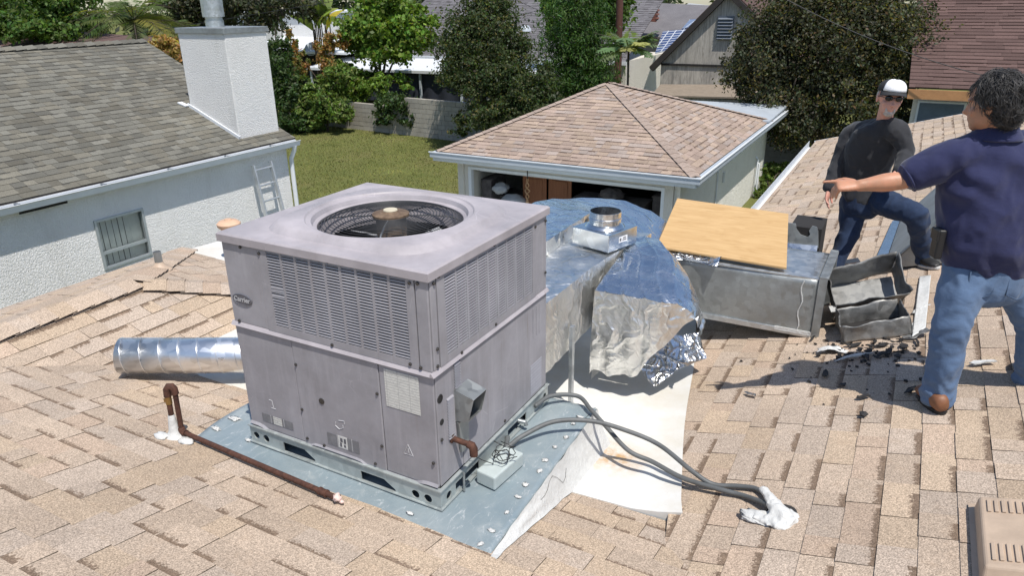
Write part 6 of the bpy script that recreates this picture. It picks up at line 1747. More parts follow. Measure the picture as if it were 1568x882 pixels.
# small cracks / wire loop on the brown roof
# far roofs with chimney and solar panels
fh = box_house('grey_roofed_house', 'far grey roofed house with brick chimney and solar panels', (-13,48,GZ))
m = MB(); m.prism([(-17.5,42,0.15),(-9.5,42,-0.35),(-9.5,47,1.45),(-17.5,47,1.85)], (0,0,0.1)); obj('roof_slope', m, M['shingle_far'], fh)
m = MB(); m.box((-17,42.6,GZ),(-9.8,50,-0.1)); obj('wall', m, M['stucco_cream'], fh)
M['brick'] = simple('red_brick', (0.22,0.085,0.06), 0.9, var=0.25, scale=5)
bc_ = at(993,18,44); m = MB()
for r_ in range(12):
    for k in range(3):
        x = bc_.x-0.45+k*0.31+(0.08 if r_ % 2 else 0); m.box((x,44,bc_.z-0.75+r_*0.115),(x+0.29,44.5,bc_.z-0.75+r_*0.115+0.10))
obj('chimney', m, M['brick'], fh)
def solar_mat():
    t = NT('solar_cells'); br = t.n('ShaderNodeTexBrick'); br.offset = 0; br.inputs['Scale'].default_value = 1; br.inputs['Brick Width'].default_value = 0.42; br.inputs['Row Height'].default_value = 0.30; br.inputs['Mortar Size'].default_value = 0.03
    br.inputs['Color1'].default_value = (0.05,0.08,0.18,1); br.inputs['Color2'].default_value = (0.06,0.09,0.2,1); br.inputs['Mortar'].default_value = (0.55,0.58,0.62,1); t.l(t.pos, br.inputs[0]); t.set('Base Color', br.outputs[0]); t.set('Roughness', 0.15); return t.m
M['solar'] = solar_mat()
for (x0, x1, y0, y1, Y, lab_) in ((1003,1042,46,82,36,'nearer solar panel on the roof left of the barn'),(1044,1080,28,45,40,'farther solar panel seen above the barn rake')):
    a, b = at(x0,y1,Y), at(x1,y1-8,Y); c_, d_ = at(x1+8,y0,Y+2.5), at(x0+12,y0+3,Y+2.5)
    m = MB(); m.prism([a,b,c_,d_], (0,0,0.06)); e = thingobj('solar_panel', m, M['solar'], lab_, 'solar panel')
fr2 = box_house('pale_roofed_house', 'distant house with pale grey hip roof at the top edge', (-13,62,GZ))
a, b = at(1020,28,58), at(1098,20,58); ap_ = at(1055,4,62)
m = MB(); m.add([a,b,ap_,Vector((a.x-3,66,a.z)),Vector((b.x+2,66,b.z))], [(0,1,2),(1,4,2),(4,3,2),(3,0,2)]); obj('roof', m, simple('pale_far_roof',(0.34,0.35,0.35),0.9), fr2)
m = MB(); m.box((a.x+0.3,58.3,GZ),(b.x-0.3,65,min(a.z,b.z))); obj('wall', m, M['stucco_cream'], fr2)
lh = box_house('brown_roofed_house', 'brown hip roofed house at the far left beyond the grey roof', (-48,28,GZ))
p = [at(-40,78,22), at(112,66,22), at(86,46,26), at(-40,52,26)]
m = MB(); m.prism(p, (0,0,-0.15)); obj('roof_slope', m, M['shingle_brown'], lh)
m = MB(); m.prism([p[1],p[1]+Vector((3,5,0)),p[2]], (0,0,-0.15)); obj('roof_slope', m, M['shingle_brown'], lh)
m = MB(); m.box((p[0].x,22.6,GZ),(p[1].x-1,28,p[1].z-0.3)); obj('wall', m, M['stucco_cream'], lh)
# utility pole and wires
up_ = at(947,120,29); e = empty('utility_pole', (up_.x,29,GZ), 'reddish brown wooden utility pole behind the garage', 'utility pole')
m = MB(); m.tube([(up_.x,29,GZ-0.2),(up_.x-0.15,29,6.5)], [0.17,0.13], 12); obj('pole', m, simple('creosote_pole',(0.085,0.035,0.025),0.9,var=0.25,scale=3,bump=0.5,bscale=10,bdist=0.02), e, smooth=40)
m = MB(); m.box((up_.x-1.2,28.85,5.6),(up_.x+1.0,28.97,5.72)); obj('cross_arm', m, M['bark'], e)
def wire(label, a, b, sag, r=0.010):
    a, b = Vector(a), Vector(b); pts = []
    for i in range(25):
        t_ = i/24; q = a.lerp(b, t_); q.z -= sag*4*t_*(1-t_); pts.append(q)
    m = MB(); m.tube(pts, r, 5); thingobj('overhead_wire', m, M['wire'], label, 'wire', 'overhead wires', smooth=180)
wire('overhead wire crossing in front of the chimney flue', at(-60,92,17), at(600,-14,25), 0.05, 0.010)
wire('overhead wire sloping down across the dark olive tree to the brown roof', at(1180,-15,20), at(1560,128,19.5), 0.25, 0.012)
wire('overhead wire crossing the grey roof left of the cedar', at(770,-10,30), at(900,45,30), 0.05, 0.012)
wire('overhead wire running up to the right across the grey roof', at(740,38,31), at(905,-10,31), 0.05, 0.012)
# ================================================================== PEOPLE
def skin_mat(name, c):
    t = NT(name); n1 = t.noise(18, 4, 0.65); n2 = t.noise(160, 3, 0.7)
    col = t.mix(t.ramp(n1, [(0.35,0.0),(0.7,1.0)]), tuple(x*0.88 for x in c), (min(1,c[0]*1.10), c[1]*0.98, c[2]*0.95))
    t.set('Base Color', col); t.set('Roughness', 0.5); t.set('Subsurface Weight', 0.12); t.set('Subsurface Radius', (0.012,0.005,0.003)); t.set('Subsurface Scale', 0.6)
    t.bump(n2, 0.25, 0.0015); return t.m
def cloth_mat(name, c, c2, scale=5.0, weave=900, rough=0.85, fuzz=0.2, bumps=0.18):
    t = NT(name); n1 = t.noise(scale, 5, 0.7); n2 = t.noise(weave, 2, 0.6)
    col = t.mix(t.ramp(n1, [(0.35,0.0),(0.7,1.0)]), c, c2)
    col = t.mix(1.0, col, t.ramp(n2, [(0.3,0.8),(0.7,1.2)]), 'MULTIPLY')
    t.set('Base Color', col); t.set('Roughness', rough); t.set('Sheen Weight', fuzz); t.set('Specular IOR Level', 0.25)
    t.bump(n2, 0.25, 0.001); t.bump(t.noise(16, 4, 0.6, vec=t.stretch((1,1,2.2)), dist=1.0), bumps, 0.012); return t.m
M['skin_tan'] = skin_mat('tanned_skin', (0.47,0.245,0.15)); M['skin_pale'] = skin_mat('sunburnt_skin', (0.58,0.31,0.235))
M['polo'] = cloth_mat('navy_polo', (0.017,0.020,0.064), (0.026,0.030,0.085), fuzz=0.2)
M['jeans'] = cloth_mat('faded_jeans', (0.075,0.125,0.220), (0.125,0.188,0.295), 3.0, fuzz=0.1, bumps=0.22)
M['black_shirt'] = cloth_mat('charcoal_shirt', (0.027,0.028,0.032), (0.034,0.035,0.040), fuzz=0.15)
M['dark_jeans'] = cloth_mat('dark_jeans', (0.012,0.022,0.05), (0.022,0.04,0.085), 6.0, fuzz=0.1)
M['leather'] = simple('brown_leather', (0.20,0.085,0.04), 0.55, var=0.2, scale=20)
M['hair'] = simple('black_hair', (0.020,0.018,0.017), 0.5, var=0.6, scale=30, c2=(0.075,0.07,0.068))
M['greyhair'] = simple('grey_hair', (0.42,0.37,0.33), 0.6, var=0.3, scale=60, bump=0.6, bscale=140, bdist=0.004)
M['cap_white'] = simple('white_cap_cloth', (0.80,0.80,0.81), 0.85, var=0.03); M['cap_black'] = simple('black_cap_mesh', (0.022,0.022,0.024), 0.8)
M['lens'] = simple('dark_lens', (0.008,0.007,0.007), 0.1)
M['lip'] = simple('lip_skin', (0.36,0.15,0.12), 0.5)

def ring_sweep(m, secs, n=20, e=2.0):
    """secs: (centre, right, forward, rx, ry); closed with rounded ends"""
    vs = []; fs = []
    def ring(c, r_, f_, rx, ry):
        for k in range(n):
            a = 2*PI*k/n; ca, sa = math.cos(a), math.sin(a)
            q = (abs(ca)**e+abs(sa)**e)**(-1/e)
            vs.append(c+r_*(rx*ca*q)+f_*(ry*sa*q))
    S = [(Vector(c), Vector(r_).normalized(), Vector(f_).normalized(), a, b) for c, r_, f_, a, b in secs]
    d0 = (S[1][0]-S[0][0]).normalized(); d1 = (S[-1][0]-S[-2][0]).normalized()
    full = []
    for k in (0.95, 0.75, 0.4):
        s = S[0]; h = math.sqrt(1-(1-k)**2) if False else k
        sc = math.sqrt(max(0.02, 1-k*k)); full.append((s[0]-d0*min(s[3],s[4])*k*0.8, s[1], s[2], s[3]*sc, s[4]*sc))
    full += S
    for k in (0.4, 0.75, 0.95):
        s = S[-1]; sc = math.sqrt(max(0.02, 1-k*k)); full.append((s[0]+d1*min(s[3],s[4])*k*0.8, s[1], s[2], s[3]*sc, s[4]*sc))
    for s in full: ring(*s)
    L = len(full)
    for i in range(L-1):
        for k in range(n): fs.append((i*n+k, i*n+(k+1) % n, (i+1)*n+(k+1) % n, (i+1)*n+k))
    fs.append(tuple(range(n-1,-1,-1))); fs.append(tuple((L-1)*n+k for k in range(n)))
    m.add(vs, fs)
def limb(m, pts, rs, n=16, sub=5):
    P = [Vector(p) for p in pts]
    full = []
    for i in range(len(P)-1):
        for k in range(sub+(1 if i == len(P)-2 else 0)):
            t_ = k/sub; s = t_*t_*(3-2*t_); full.append((P[i].lerp(P[i+1], t_), rs[i]+(rs[i+1]-rs[i])*s))
    secs = []
    for i, (p, r_) in enumerate(full):
        d = (full[min(i+1,len(full)-1)][0]-full[max(i-1,0)][0]).normalized()
        x = d.cross(Vector((0.31,0.9,0.2))).normalized(); y = d.cross(x); secs.append((p, x, y, r_, r_))
    ring_sweep(m, secs, n)
def ell(m, c, ax, rad, n=18):
    c = Vector(c); X, Y, Z = [Vector(a).normalized() for a in ax]; vs = []; fs = []
    for j in range(n//2+1):
        b = PI*(j/(n//2)-0.5); b = max(-PI/2+0.02, min(PI/2-0.02, b))
        for i in range(n):
            a = 2*PI*i/n; vs.append(c+X*rad[0]*math.cos(a)*math.cos(b)+Y*rad[1]*math.sin(a)*math.cos(b)+Z*rad[2]*math.sin(b))
    J = n//2+1
    for j in range(J-1):
        for i in range(n): fs.append((j*n+i, j*n+(i+1) % n, (j+1)*n+(i+1) % n, (j+1)*n+i))
    fs.append(tuple(range(n-1,-1,-1))); fs.append(tuple((J-1)*n+i for i in range(n)))
    m.add(vs, fs)
def folds(amp, sx, sy, sz, seed=0, sharp=True):
    def fn(co, no):
        out = co.copy()
        for i in range(len(co)):
            q = Vector((co[i,0]*sx+seed, co[i,1]*sy, co[i,2]*sz)); a = noise.noise(q+0.6*noise.noise_vector(q*0.5)); b = noise.noise(q*2.1)
            h = (1-abs(a)*2.2)*0.7+0.3*b if sharp else a
            out[i] += no[i]*amp*h
        return out
    return fn
def head_shape(m, c, f_, up, s=1.0):
    """skull, jaw, nose, brow, ears, lips about head centre c facing f_"""
    f_, up = Vector(f_).normalized(), Vector(up).normalized(); r_ = f_.cross(up).normalized(); up = r_.cross(f_)
    P = lambda x, y, z: c+r_*x*s+f_*y*s+up*z*s
    ax = (r_, f_, up)
    ell(m, P(0,-0.012,0.028), ax, (0.076*s,0.096*s,0.092*s), 22)
    ell(m, P(0,0.022,-0.045), ax, (0.062*s,0.067*s,0.074*s), 18)
    ell(m, P(0,0.054,-0.090), ax, (0.034*s,0.031*s,0.028*s), 14)
    ell(m, P(0,0.086,-0.018), (r_,(f_*0.6+up*0.5),(up-f_*0.4)), (0.013*s,0.016*s,0.032*s), 12)
    ell(m, P(0,0.098,-0.034), ax, (0.017*s,0.016*s,0.012*s), 12)
    for sg in (-1,1):
        ell(m, P(0.032*sg,0.072,0.022), ax, (0.026*s,0.014*s,0.009*s), 12)
        ell(m, P(0.040*sg,0.055,-0.030), ax, (0.024*s,0.022*s,0.022*s), 12)
        ell(m, P(0.079*sg,-0.012,-0.008), (r_,f_,up), (0.009*s,0.019*s,0.032*s), 12)
    ell(m, P(0,0.081,-0.060), ax, (0.024*s,0.011*s,0.006*s), 12)
    ell(m, P(0,0.079,-0.070), ax, (0.020*s,0.011*s,0.006*s), 12)
    return P, r_, f_, up
def fingers(m, wrist, d, palm_n, s, curls, thumb, lens=(0.072,0.080,0.074,0.058)):
    """hand from the wrist along d; palm_n is the direction the palm faces; curls = four bend amounts; thumb side +1/-1"""
    d, pn = Vector(d).normalized(), Vector(palm_n).normalized(); w = d.cross(pn).normalized()*thumb; pn = (pn-d*pn.dot(d)).normalized()
    ring_sweep(m, [(wrist, w, pn, 0.028*s, 0.021*s), (wrist+d*0.03*s, w, pn, 0.036*s, 0.019*s), (wrist+d*0.065*s, w, pn, 0.042*s, 0.017*s), (wrist+d*0.09*s, w, pn, 0.041*s, 0.014*s)], 16)
    for i in range(4):
        b = wrist+d*(0.085+(0.004 if i in (1,2) else -0.002))*s+w*(0.031-0.0205*i)*s; c = curls[i]; L = lens[i]*s
        p = b; dd = d.copy(); pts = [b-d*0.02*s]; 
        for k, fr in enumerate((0.45,0.31,0.24)):
            a = c*(0.75 if k == 0 else 1.0); dd = (dd*math.cos(a)+pn*math.sin(a)).normalized(); pn2 = pn
            pts.append(p); p = p+dd*L*fr
            # rotate the bending normal along with the finger
            pn_i = (pn-dd*pn.dot(dd))
        pts.append(p)
        limb(m, pts, [0.0095*s,0.0098*s,0.0088*s,0.0082*s,0.0066*s], 10, 3)
    tb = wrist+d*0.03*s+w*0.032*s; t1 = tb+(w*0.7+d*0.7+pn*0.2).normalized()*0.036*s; t2 = t1+(w*0.25+d*0.95+pn*0.35).normalized()*0.032*s; t3 = t2+(d*0.95+pn*0.45-w*0.1).normalized()*0.024*s
    limb(m, [tb-d*0.01*s, t1, t2, t3], [0.013*s,0.0115*s,0.0105*s,0.008*s], 10, 3)
def shoe(name, heel, toe, up, mat, parent, h=0.075, w=0.045, sole=None):
    heel, toe, up = Vector(heel), Vector(toe), Vector(up).normalized(); d = (toe-heel); L = d.length; d.normalize(); r_ = d.cross(up).normalized(); up = r_.cross(d)
    m = MB(); secs = []
    for t_, hh, ww in ((0.0,h*1.0,w*0.72),(0.12,h*1.05,w*0.82),(0.3,h*1.0,w*0.86),(0.5,h*0.75,w*0.92),(0.7,h*0.58,w*1.05),(0.88,h*0.46,w*0.95),(1.0,h*0.30,w*0.6)):
        secs.append((heel+d*L*t_+up*(0.018+hh*0.5), r_, up, ww, hh*0.5))
    ring_sweep(m, secs, 18, 2.6); o = obj(name, bake(m, 0.008, 3), mat, parent, smooth=180)
    m = MB(); out = []
    for k in range(24):
        a = 2*PI*k/24; x = math.cos(a); y = math.sin(a); out.append(heel+d*(L*0.5+ (L*0.56)*x)+r_*y*w*(1.02+0.10*x))
    m.prism(out, up*0.024); obj('sole', m, sole or M['black'], o, bevel=0.005)
    return o

# ------------------------------------------------------------------ man in the navy polo, pointing
pe = empty('person', onroof(1470,615), 'person in navy polo shirt and faded jeans, seen from behind, pointing left', 'person')
Lank, Lknee, Lhip = at(1436,600,1.76), at(1457,495,1.74), at(1481,405,1.83)
Rank, Rknee, Rhip = at(1580,578,2.06), at(1583,492,1.98), at(1545,407,1.96)
pelv = (Lhip+Rhip)/2; bf = Vector((-0.38,0.92,0)).normalized(); br_ = Vector((0.92,0.38,0)).normalized(); Zu = Vector((0,0,1))
waist = at(1512,372,1.87); chest = at(1516,268,1.86); neckb = at(1527,200,1.83); hc = at(1519,158,1.80)
Lsh, Rsh = at(1462,238,1.76), at(1584,232,2.04)
Lelb, Lwri = at(1383,276,1.70), at(1316,284,1.64)
Relb, Rwri = at(1602,312,2.12), at(1600,380,2.05)
hf = Vector((-0.93,0.30,-0.12)).normalized(); hu = Vector((-0.10,0.0,1)).normalized()
m = MB()
head_shape(m, hc, hf, hu, 1.06)
limb(m, [neckb-Zu*0.06, neckb+Zu*0.01, hc-hf*0.02-Zu*0.05], [0.070,0.062,0.058])
ring_sweep(m, [(pelv-Zu*0.03, br_, bf, 0.15, 0.11), (waist, br_, bf, 0.16, 0.12), (chest, br_, bf, 0.17, 0.11), (neckb-Zu*0.06, br_, bf, 0.11, 0.08)], 20)
limb(m, [Lsh, Lelb, Lelb.lerp(Lwri,0.35), Lwri], [0.052,0.044,0.046,0.030])
limb(m, [Rsh, Relb, Rwri], [0.052,0.043,0.030])
for h_, k_, a_ in ((Lhip,Lknee,Lank),(Rhip,Rknee,Rank)): limb(m, [h_, k_, a_], [0.08,0.055,0.038])
dh = (at(1253,283,1.60)-Lwri).normalized()
fingers(m, Lwri, dh, Vector((-0.15,0.35,-0.9)), 1.06, (0.05,1.35,1.45,1.5), -1)
fingers(m, Rwri, Vector((0,0,-1)), Vector((-0.6,0.7,0)), 1.0, (0.35,0.4,0.45,0.5), 1)
obj('body', bake(m, 0.0065, 3), M['skin_tan'], pe, smooth=180)
# shirt
m = MB()
up_t = (chest-waist).normalized()
ring_sweep(m, [(pelv+Zu*0.005, br_, bf, 0.208, 0.150), (waist, br_, bf, 0.215, 0.170), (waist.lerp(chest,0.5), br_, bf, 0.225, 0.165), (chest, br_, bf, 0.228, 0.150), (chest.lerp(neckb,0.55), br_, bf, 0.195, 0.115), (neckb-Zu*0.045, br_, bf, 0.110, 0.085)], 28, 2.3)
slv = Lsh.lerp(Lelb,0.78)
limb(m, [Lsh+br_*0.06+Zu*0.01, Lsh, slv], [0.095,0.085,0.076], 18)
limb(m, [Rsh-br_*0.06, Rsh, Rsh.lerp(Relb,0.85)], [0.095,0.085,0.075], 18)
ell(m, Lsh.lerp(neckb,0.45)-Zu*0.03, (br_,bf,Zu), (0.11,0.09,0.055)); ell(m, Rsh.lerp(neckb,0.45)-Zu*0.03, (br_,bf,Zu), (0.11,0.09,0.055))
_fa, _fb = folds(0.014, 6.0, 6.0, 5.5, 3), folds(0.005, 16.0, 16.0, 11.0, 6)
fo1 = lambda co, no: _fb(_fa(co, no), no)
def polo_fn(co, no):
    # diagonal pulls from the raised shoulder to the far hip
    out = fo1(co, no)
    L0 = np.array(Lsh); ax = np.array((pelv+br_*0.1)-Lsh); ax /= np.linalg.norm(ax)
    rel = co-L0; t = rel@ax; side = np.array(br_)*0.7+np.array(Zu)*0.7; sdist = rel@side
    w = np.exp(-((t-0.28)/0.3)**2)
    ph = np.array([noise.noise(Vector(q*4.0))*4+noise.noise(Vector(q*9.0))*1.5 for q in co]); am = np.array([max(0.0, 0.5+noise.noise(Vector(q*3.0+5))*1.4) for q in co])
    return out+no*(0.0075*am*np.sin(sdist*48+ph)*w)[:,None]
sh = obj('polo_shirt', bake(m, 0.010, 8, polo_fn), M['polo'], pe, smooth=180)
# collar band
m = MB(); pts = []
for k in range(25):
    a = 2*PI*k/24; pts.append(neckb+Zu*(-0.012+0.012*math.sin(a))+br_*0.088*math.cos(a)+bf*0.076*math.sin(a))
m.tube(pts, 0.016, 8); 
def cl(u, v):
    a = PI+PI*u; r1 = 0.084+0.034*v; return neckb+Zu*(0.022-0.055*v)+br_*r1*math.cos(a)+bf*(r1*0.9)*math.sin(a)
m.grid(cl, 24, 5); o = obj('collar', m, M['polo'], sh, smooth=180); md = o.modifiers.new('s','SOLIDIFY'); md.thickness = 0.006
m = MB(); dsl = (Lelb-Lsh).normalized(); pts = []; x = dsl.orthogonal().normalized(); y = dsl.cross(x)
for k in range(25):
    a = 2*PI*k/24; pts.append(slv+dsl*0.030+(x*math.cos(a)+y*math.sin(a))*0.0685)
m.tube(pts, 0.006, 8); obj('sleeve_band', m, M['polo'], sh, smooth=180)
# jeans
m = MB()
ring_sweep(m, [(pelv-Zu*0.10, br_, bf, 0.175, 0.140), (pelv+Zu*0.0, br_, bf, 0.192, 0.150), (pelv+Zu*0.07, br_, bf, 0.190, 0.145)], 24, 2.3)
limb(m, [Lhip-Zu*0.01+br_*0.01, Lhip.lerp(Lknee,0.5)-bf*0.005, Lknee, Lknee.lerp(Lank,0.5)-bf*0.012, Lank+Zu*0.02, Lank-Zu*0.035], [0.112,0.098,0.082,0.076,0.074,0.076], 20)
limb(m, [Rhip-Zu*0.01-br_*0.01, Rhip.lerp(Rknee,0.5), Rknee, Rknee.lerp(Rank,0.5)-bf*0.01, Rank+Zu*0.02, Rank-Zu*0.035], [0.112,0.098,0.082,0.076,0.074,0.076], 20)
_fc, _fd = folds(0.012, 8.0, 8.0, 5.0, 9), folds(0.005, 18.0, 18.0, 13.0, 2)
fo2 = lambda co, no: _fd(_fc(co, no), no)
def jean_fn(co, no):
    out = fo2(co, no)
    for kn, an in ((np.array(Lknee),np.array(Lank)),(np.array(Rknee),np.array(Rank))):
        dk = np.linalg.norm(co-kn, axis=1); da = np.linalg.norm(co-an, axis=1)
        out += no*(0.004*np.sin(co[:,2]*85+5*np.sin(co[:,0]*23+co[:,1]*17))*np.exp(-(dk/0.11)**2))[:,None]
        out += no*(0.006*np.sin(co[:,2]*95+5*np.sin(co[:,0]*26+co[:,1]*22))*np.exp(-(da/0.13)**2))[:,None]
    return out
je = obj('jeans', bake(m, 0.010, 3, jean_fn), M['jeans'], pe, smooth=180)
M['stitch'] = simple('pocket_stitch', (0.05,0.085,0.15), 0.9)
for sg in (-1,1):
    pc_ = pelv+br_*0.088*sg-bf*0.150-Zu*0.04; m = MB()
    q = [(-0.062,0.055),(0.062,0.055),(0.058,-0.06),(0.0,-0.085),(-0.058,-0.06),(-0.062,0.055)]
    m.tube([pc_+br_*a*0.95+Zu*b_+bf*(0.02*abs(a+0.088*sg)*3) for a, b_ in q], 0.0035, 6); obj('pocket_seam', m, M['stitch'], je, smooth=180)
m = MB(); wc = pelv+Zu*0.055
shoe('boot', Lank+Vector((0.035,-0.085,0))-Zu*(Lank.z-on2(Lank.x,0).z)+Vector((0,0,0.004)), Lank+Vector((-0.055,0.16,0))-Zu*(Lank.z-on2(Lank.x-0.055,0).z)+Vector((0,0,0.004)), nr, M['leather'], pe, 0.095, 0.054)
shoe('boot', Rank+Vector((0.03,-0.06,0))-Zu*(Rank.z-on2(Rank.x,0).z)+Vector((0,0,0.004)), Rank+Vector((-0.02,0.20,0))-Zu*(Rank.z-on2(Rank.x,0).z)+Vector((0,0,0.004)), nr, M['leather'], pe, 0.095, 0.054)
# phone pouch on the hip
hp = at(1436,372,1.74)
m = MB(); m.obox(hp, (bf,br_,Zu), (0.036,0.018,0.075)); o = obj('belt_pouch', m, M['black'], pe, bevel=0.01, segs=3)
m = MB(); m.obox(hp-br_*0.02+Zu*0.045, (bf,br_,Zu), (0.037,0.006,0.028)); obj('pouch_flap', m, M['black'], o, bevel=0.004)
# key clip
kc = at(1545,424,1.80); m = MB()
m.tube([kc+br_*0.014*math.cos(a)+Zu*0.02*math.sin(a) for a in [2*PI*i/16 for i in range(17)]], 0.0028, 6); m.tube([kc-Zu*0.02, kc-Zu*0.055+br_*0.006], 0.003, 6); m.tube([kc-Zu*0.055+br_*(0.006+0.013*math.cos(a))+Zu*0.014*math.sin(a) for a in [2*PI*i/12 for i in range(13)]], 0.0022, 6)
obj('key_clip', m, M['galv_new'], pe, smooth=180)
# curly hair
hr = hf.cross(hu).normalized(); hu2 = hr.cross(hf)
m = MB(); ell(m, hc-hf*0.028+hu2*0.042, (hr,hf,hu2), (0.098,0.100,0.100), 24); ell(m, hc-hf*0.062-hu2*0.018, (hr,hf,hu2), (0.088,0.062,0.090), 20)
def curl_fn(co, no):
    out = co.copy()
    for i in range(len(co)):
        q = Vector(co[i]*26); out[i] += no[i]*(0.012*noise.noise(q*0.8)+0.006*noise.noise(q*2.3))
    return out
hb = bake(m, 0.0075, 2, curl_fn); ho_ = obj('hair', hb, M['hair'], pe, smooth=180)
m = MB(); rd = random.Random(12); hv = np.array(hb.v)
for k in range(2600):
    p = Vector(hv[rd.randrange(len(hv))]); n_ = (p-(hc-hf*0.03+hu2*0.02)).normalized()
    if n_.dot(hf) > 0.60 and n_.dot(hu2) < 0.45: continue
    flow = (Vector((rd.gauss(0,0.6),rd.gauss(0,0.6),rd.gauss(0,0.6)))-hu2*0.9-hf*0.35)+noise.noise_vector(p*16)*1.6
    t_ = (flow-n_*flow.dot(n_)).normalized(); b_ = n_.cross(t_); pts = []
    L_ = rd.uniform(0.035,0.085); w_ = rd.uniform(0.003,0.009); ph_ = rd.uniform(0,6); lift = rd.uniform(0.002,0.018)
    for i in range(7):
        s = i/6; pts.append(p+t_*(s-0.3)*L_+b_*w_*math.sin(s*5+ph_)+n_*(0.001+lift*math.sin(s*PI*0.8))-Zu*0.014*s*s)
    r0 = rd.uniform(0.0008,0.0016); m.tube(pts, [r0*0.6,r0,r0,r0,r0*0.9,r0*0.7,r0*0.25], 4)
o = obj('curls', m, M['hair'], ho_, smooth=180); o['kind'] = 'stuff'

# ------------------------------------------------------------------ man in the black shirt and cap
pm_ = empty('person', onroof(1340,420), 'person in charcoal long sleeves, dark jeans, white front cap and sunglasses', 'person')
hc = at(1363,150,4.10); neckb = at(1354,184,4.17); chest = at(1338,222,4.26); waist = at(1322,272,4.32); pelv = at(1322,300,4.30)
bf = Vector((0.42,-0.90,0)).normalized(); br_ = Vector((-0.90,-0.42,0)).normalized()      # his right is at the left of the picture
Rsh, Relb, Rwri = at(1305,202,4.30), at(1284,246,4.26), at(1270,288,4.16)
Lsh, Lelb, Lwri = at(1375,198,4.16), at(1388,232,4.14), at(1376,262,3.98)
RhipA, RkneeA = at(1308,308,4.32), at(1300,358,4.24); RankA = at(1274,412,4.12)
LhipA, LkneeA = at(1345,306,4.26), at(1405,330,4.02); LankA = at(1413,388,4.24)
hf = Vector((0.30,-0.94,-0.03)).normalized(); hu = Vector((0.12,-0.10,1)).normalized()
m = MB()
P, hr, hf, hu = head_shape(m, hc, hf, hu, 1.08)
limb(m, [neckb-Zu*0.05, neckb+Zu*0.01, hc-hf*0.02-hu*0.05], [0.066,0.058,0.054])
ring_sweep(m, [(pelv, br_, bf, 0.12, 0.08), (waist, br_, bf, 0.12, 0.08), (chest-bf*0.02, br_, bf, 0.13, 0.075), (neckb-Zu*0.07-bf*0.01, br_, bf, 0.065, 0.05)], 20)
limb(m, [Rsh, Relb, Rwri], [0.048,0.040,0.028]); limb(m, [Lsh, Lelb, Lwri], [0.048,0.040,0.028])
limb(m, [RhipA, RkneeA, RankA], [0.075,0.052,0.036]); limb(m, [LhipA, LkneeA, LankA], [0.075,0.052,0.036])
fingers(m, Rwri, (at(1262,322,4.10)-Rwri), Vector((0.85,-0.1,0.2)), 1.05, (0.25,0.32,0.4,0.5), -1)
fingers(m, Lwri, Vector((-0.35,-0.55,-0.6)), Vector((-0.8,0.3,-0.3)), 1.0, (0.4,0.45,0.5,0.6), 1)
obj('body', bake(m, 0.0065, 3), M['skin_pale'], pm_, smooth=180)
m = MB()
ring_sweep(m, [(pelv+Zu*0.0, br_, bf, 0.165, 0.125), (waist, br_, bf, 0.168, 0.130), (waist.lerp(chest,0.5), br_, bf, 0.185, 0.135), (chest, br_, bf, 0.205, 0.135), (chest.lerp(neckb,0.50), br_, bf, 0.188, 0.118), (chest.lerp(neckb,0.80), br_, bf, 0.125, 0.092), (neckb-Zu*0.022, br_, bf, 0.080, 0.074)], 26, 2.2)
limb(m, [Rsh-br_*0.05, Rsh, Relb, Rwri-(Rwri-Relb).normalized()*0.0], [0.085,0.072,0.056,0.043], 16)
limb(m, [Lsh+br_*0.05, Lsh, Lelb, Lwri], [0.085,0.072,0.056,0.043], 16)
limb(m, [Rsh-Zu*0.005, Rsh.lerp(neckb,0.55)-Zu*0.03, neckb-Zu*0.05], [0.070,0.070,0.070], 16); limb(m, [Lsh-Zu*0.005, Lsh.lerp(neckb,0.55)-Zu*0.03, neckb-Zu*0.05], [0.070,0.070,0.070], 16)
obj('long_sleeve_shirt', bake(m, 0.010, 8, lambda co, no: folds(0.007, 15, 15, 11, 4)(folds(0.013, 7.0, 7.0, 5.5, 21)(co, no), no)), M['black_shirt'], pm_, smooth=180)
m = MB()
ring_sweep(m, [(pelv-Zu*0.09, br_, bf, 0.155, 0.125), (pelv, br_, bf, 0.158, 0.122), (pelv+Zu*0.05, br_, bf, 0.155, 0.118)], 22, 2.2)
limb(m, [RhipA, RhipA.lerp(RkneeA,0.5), RkneeA, RkneeA.lerp(RankA,0.5), RankA, RankA-Zu*0.04], [0.105,0.092,0.078,0.070,0.068,0.070], 18)
limb(m, [LhipA, LhipA.lerp(LkneeA,0.5), LkneeA, LkneeA.lerp(LankA,0.5), LankA, LankA-Zu*0.05], [0.105,0.095,0.080,0.070,0.068,0.070], 18)
obj('jeans', bake(m, 0.010, 4, lambda co, no: folds(0.006, 16, 16, 12, 8)(folds(0.014, 8.0, 8.0, 5.5, 33)(co, no), no)), M['dark_jeans'], pm_, smooth=180)
for an, tw in ((RankA,Vector((0.08,-0.18,0))),(LankA,Vector((0.12,-0.15,0)))):
    h0 = an-tw*0.25; h0 = on2(h0.x,h0.y); t0 = an+tw; t0 = on2(t0.x,t0.y)
    shoe('shoe', h0, t0, nr, M['black'], pm_, 0.085, 0.048, M['mastic'] if an is LankA else M['black'])
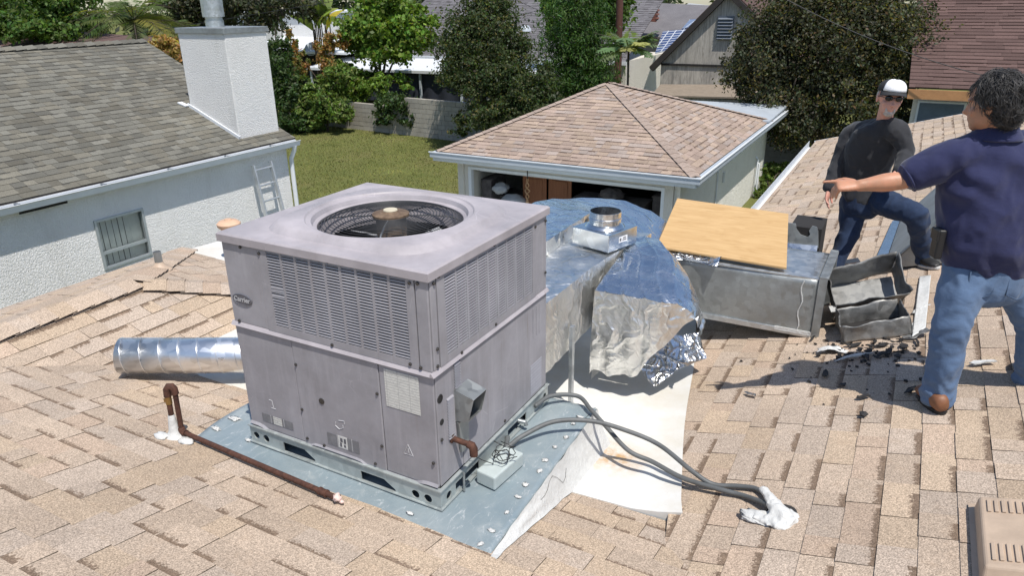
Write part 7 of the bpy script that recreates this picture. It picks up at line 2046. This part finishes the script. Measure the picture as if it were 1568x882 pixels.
# cap
m = MB()
def dome(u, v):
    a = 2*PI*u; b = PI/2*v; return P(0.090*math.cos(a)*math.cos(b)**0.8, -0.008+0.106*math.sin(a)*math.cos(b)**0.8, 0.046+0.080*math.sin(b)**0.75)
m.grid(dome, 40, 14); cp = obj('cap', m, M['cap_black'], pm_, smooth=180); md = cp.modifiers.new('s','SOLIDIFY'); md.thickness = 0.003
m = MB()
def fpan(u, v):
    a = PI/2+(u-0.5)*1.9; b = PI/2*(0.02+0.86*v); return P(0.0935*math.cos(a)*math.cos(b)**0.72, -0.008+0.113*math.sin(a)*math.cos(b)**0.72, 0.050+0.082*math.sin(b)**0.75)
m.grid(fpan, 20, 12); o = obj('front_panel', m, M['cap_white'], cp, smooth=180); md = o.modifiers.new('s','SOLIDIFY'); md.thickness = 0.003
m = MB()
def vis(u, v):
    a = (u-0.5)*2.3; r1 = 0.100+0.075*v; return P(math.sin(a)*(0.092+0.006*v), -0.008+math.cos(a)*(0.108+0.052*v), 0.056-0.012*v-0.020*(math.sin(a)**2)*(0.3+v))
m.grid(vis, 20, 8); o = obj('visor', m, M['cap_black'], cp, smooth=180); md = o.modifiers.new('s','SOLIDIFY'); md.thickness = 0.005
m = MB(); ell(m, P(0,-0.008,0.126), (hr,hf,hu), (0.008,0.008,0.005), 10); obj('cap_button', m, M['cap_white'], cp, smooth=180)
# sunglasses
sg_ = MB(); 
for sx in (-1,1): ell(sg_, P(0.033*sx,0.089,0.010), (hr+hf*0.25*-sx,hf,hu), (0.029,0.008,0.020), 16)
so_ = obj('sunglasses', sg_, M['lens'], pm_, smooth=180)
m = MB(); m.tube([P(-0.008,0.098,0.014),P(0.008,0.098,0.014)], 0.003, 6)
for sx in (-1,1): m.tube([P(0.060*sx,0.080,0.014),P(0.080*sx,0.03,0.012),P(0.083*sx,-0.02,0.006)], 0.003, 6)
obj('glasses_frame', m, M['black'], so_)
# goatee and sideburns
m = MB(); ell(m, P(0,0.056,-0.094), (hr,hf,hu), (0.037,0.034,0.029), 18)
for sx in (-1,1): ell(m, P(0.026*sx,0.074,-0.076), (hr,hf,hu), (0.010,0.012,0.024), 12)
obj('goatee', bake(m, 0.004, 2, folds(0.002, 60, 60, 60, 2, False)), M['greyhair'], pm_, smooth=180)
m = MB()
for sx in (-1,1): ell(m, P(0.074*sx,-0.034,0.014), (hr,hf,hu), (0.009,0.026,0.030), 14)
ell(m, P(0,-0.088,-0.012), (hr,hf,hu), (0.062,0.022,0.050), 14)
obj('hair', bake(m, 0.005, 2, folds(0.002, 60, 60, 60, 5, False)), M['greyhair'], pm_, smooth=180)
print('objects', len(bpy.data.objects))
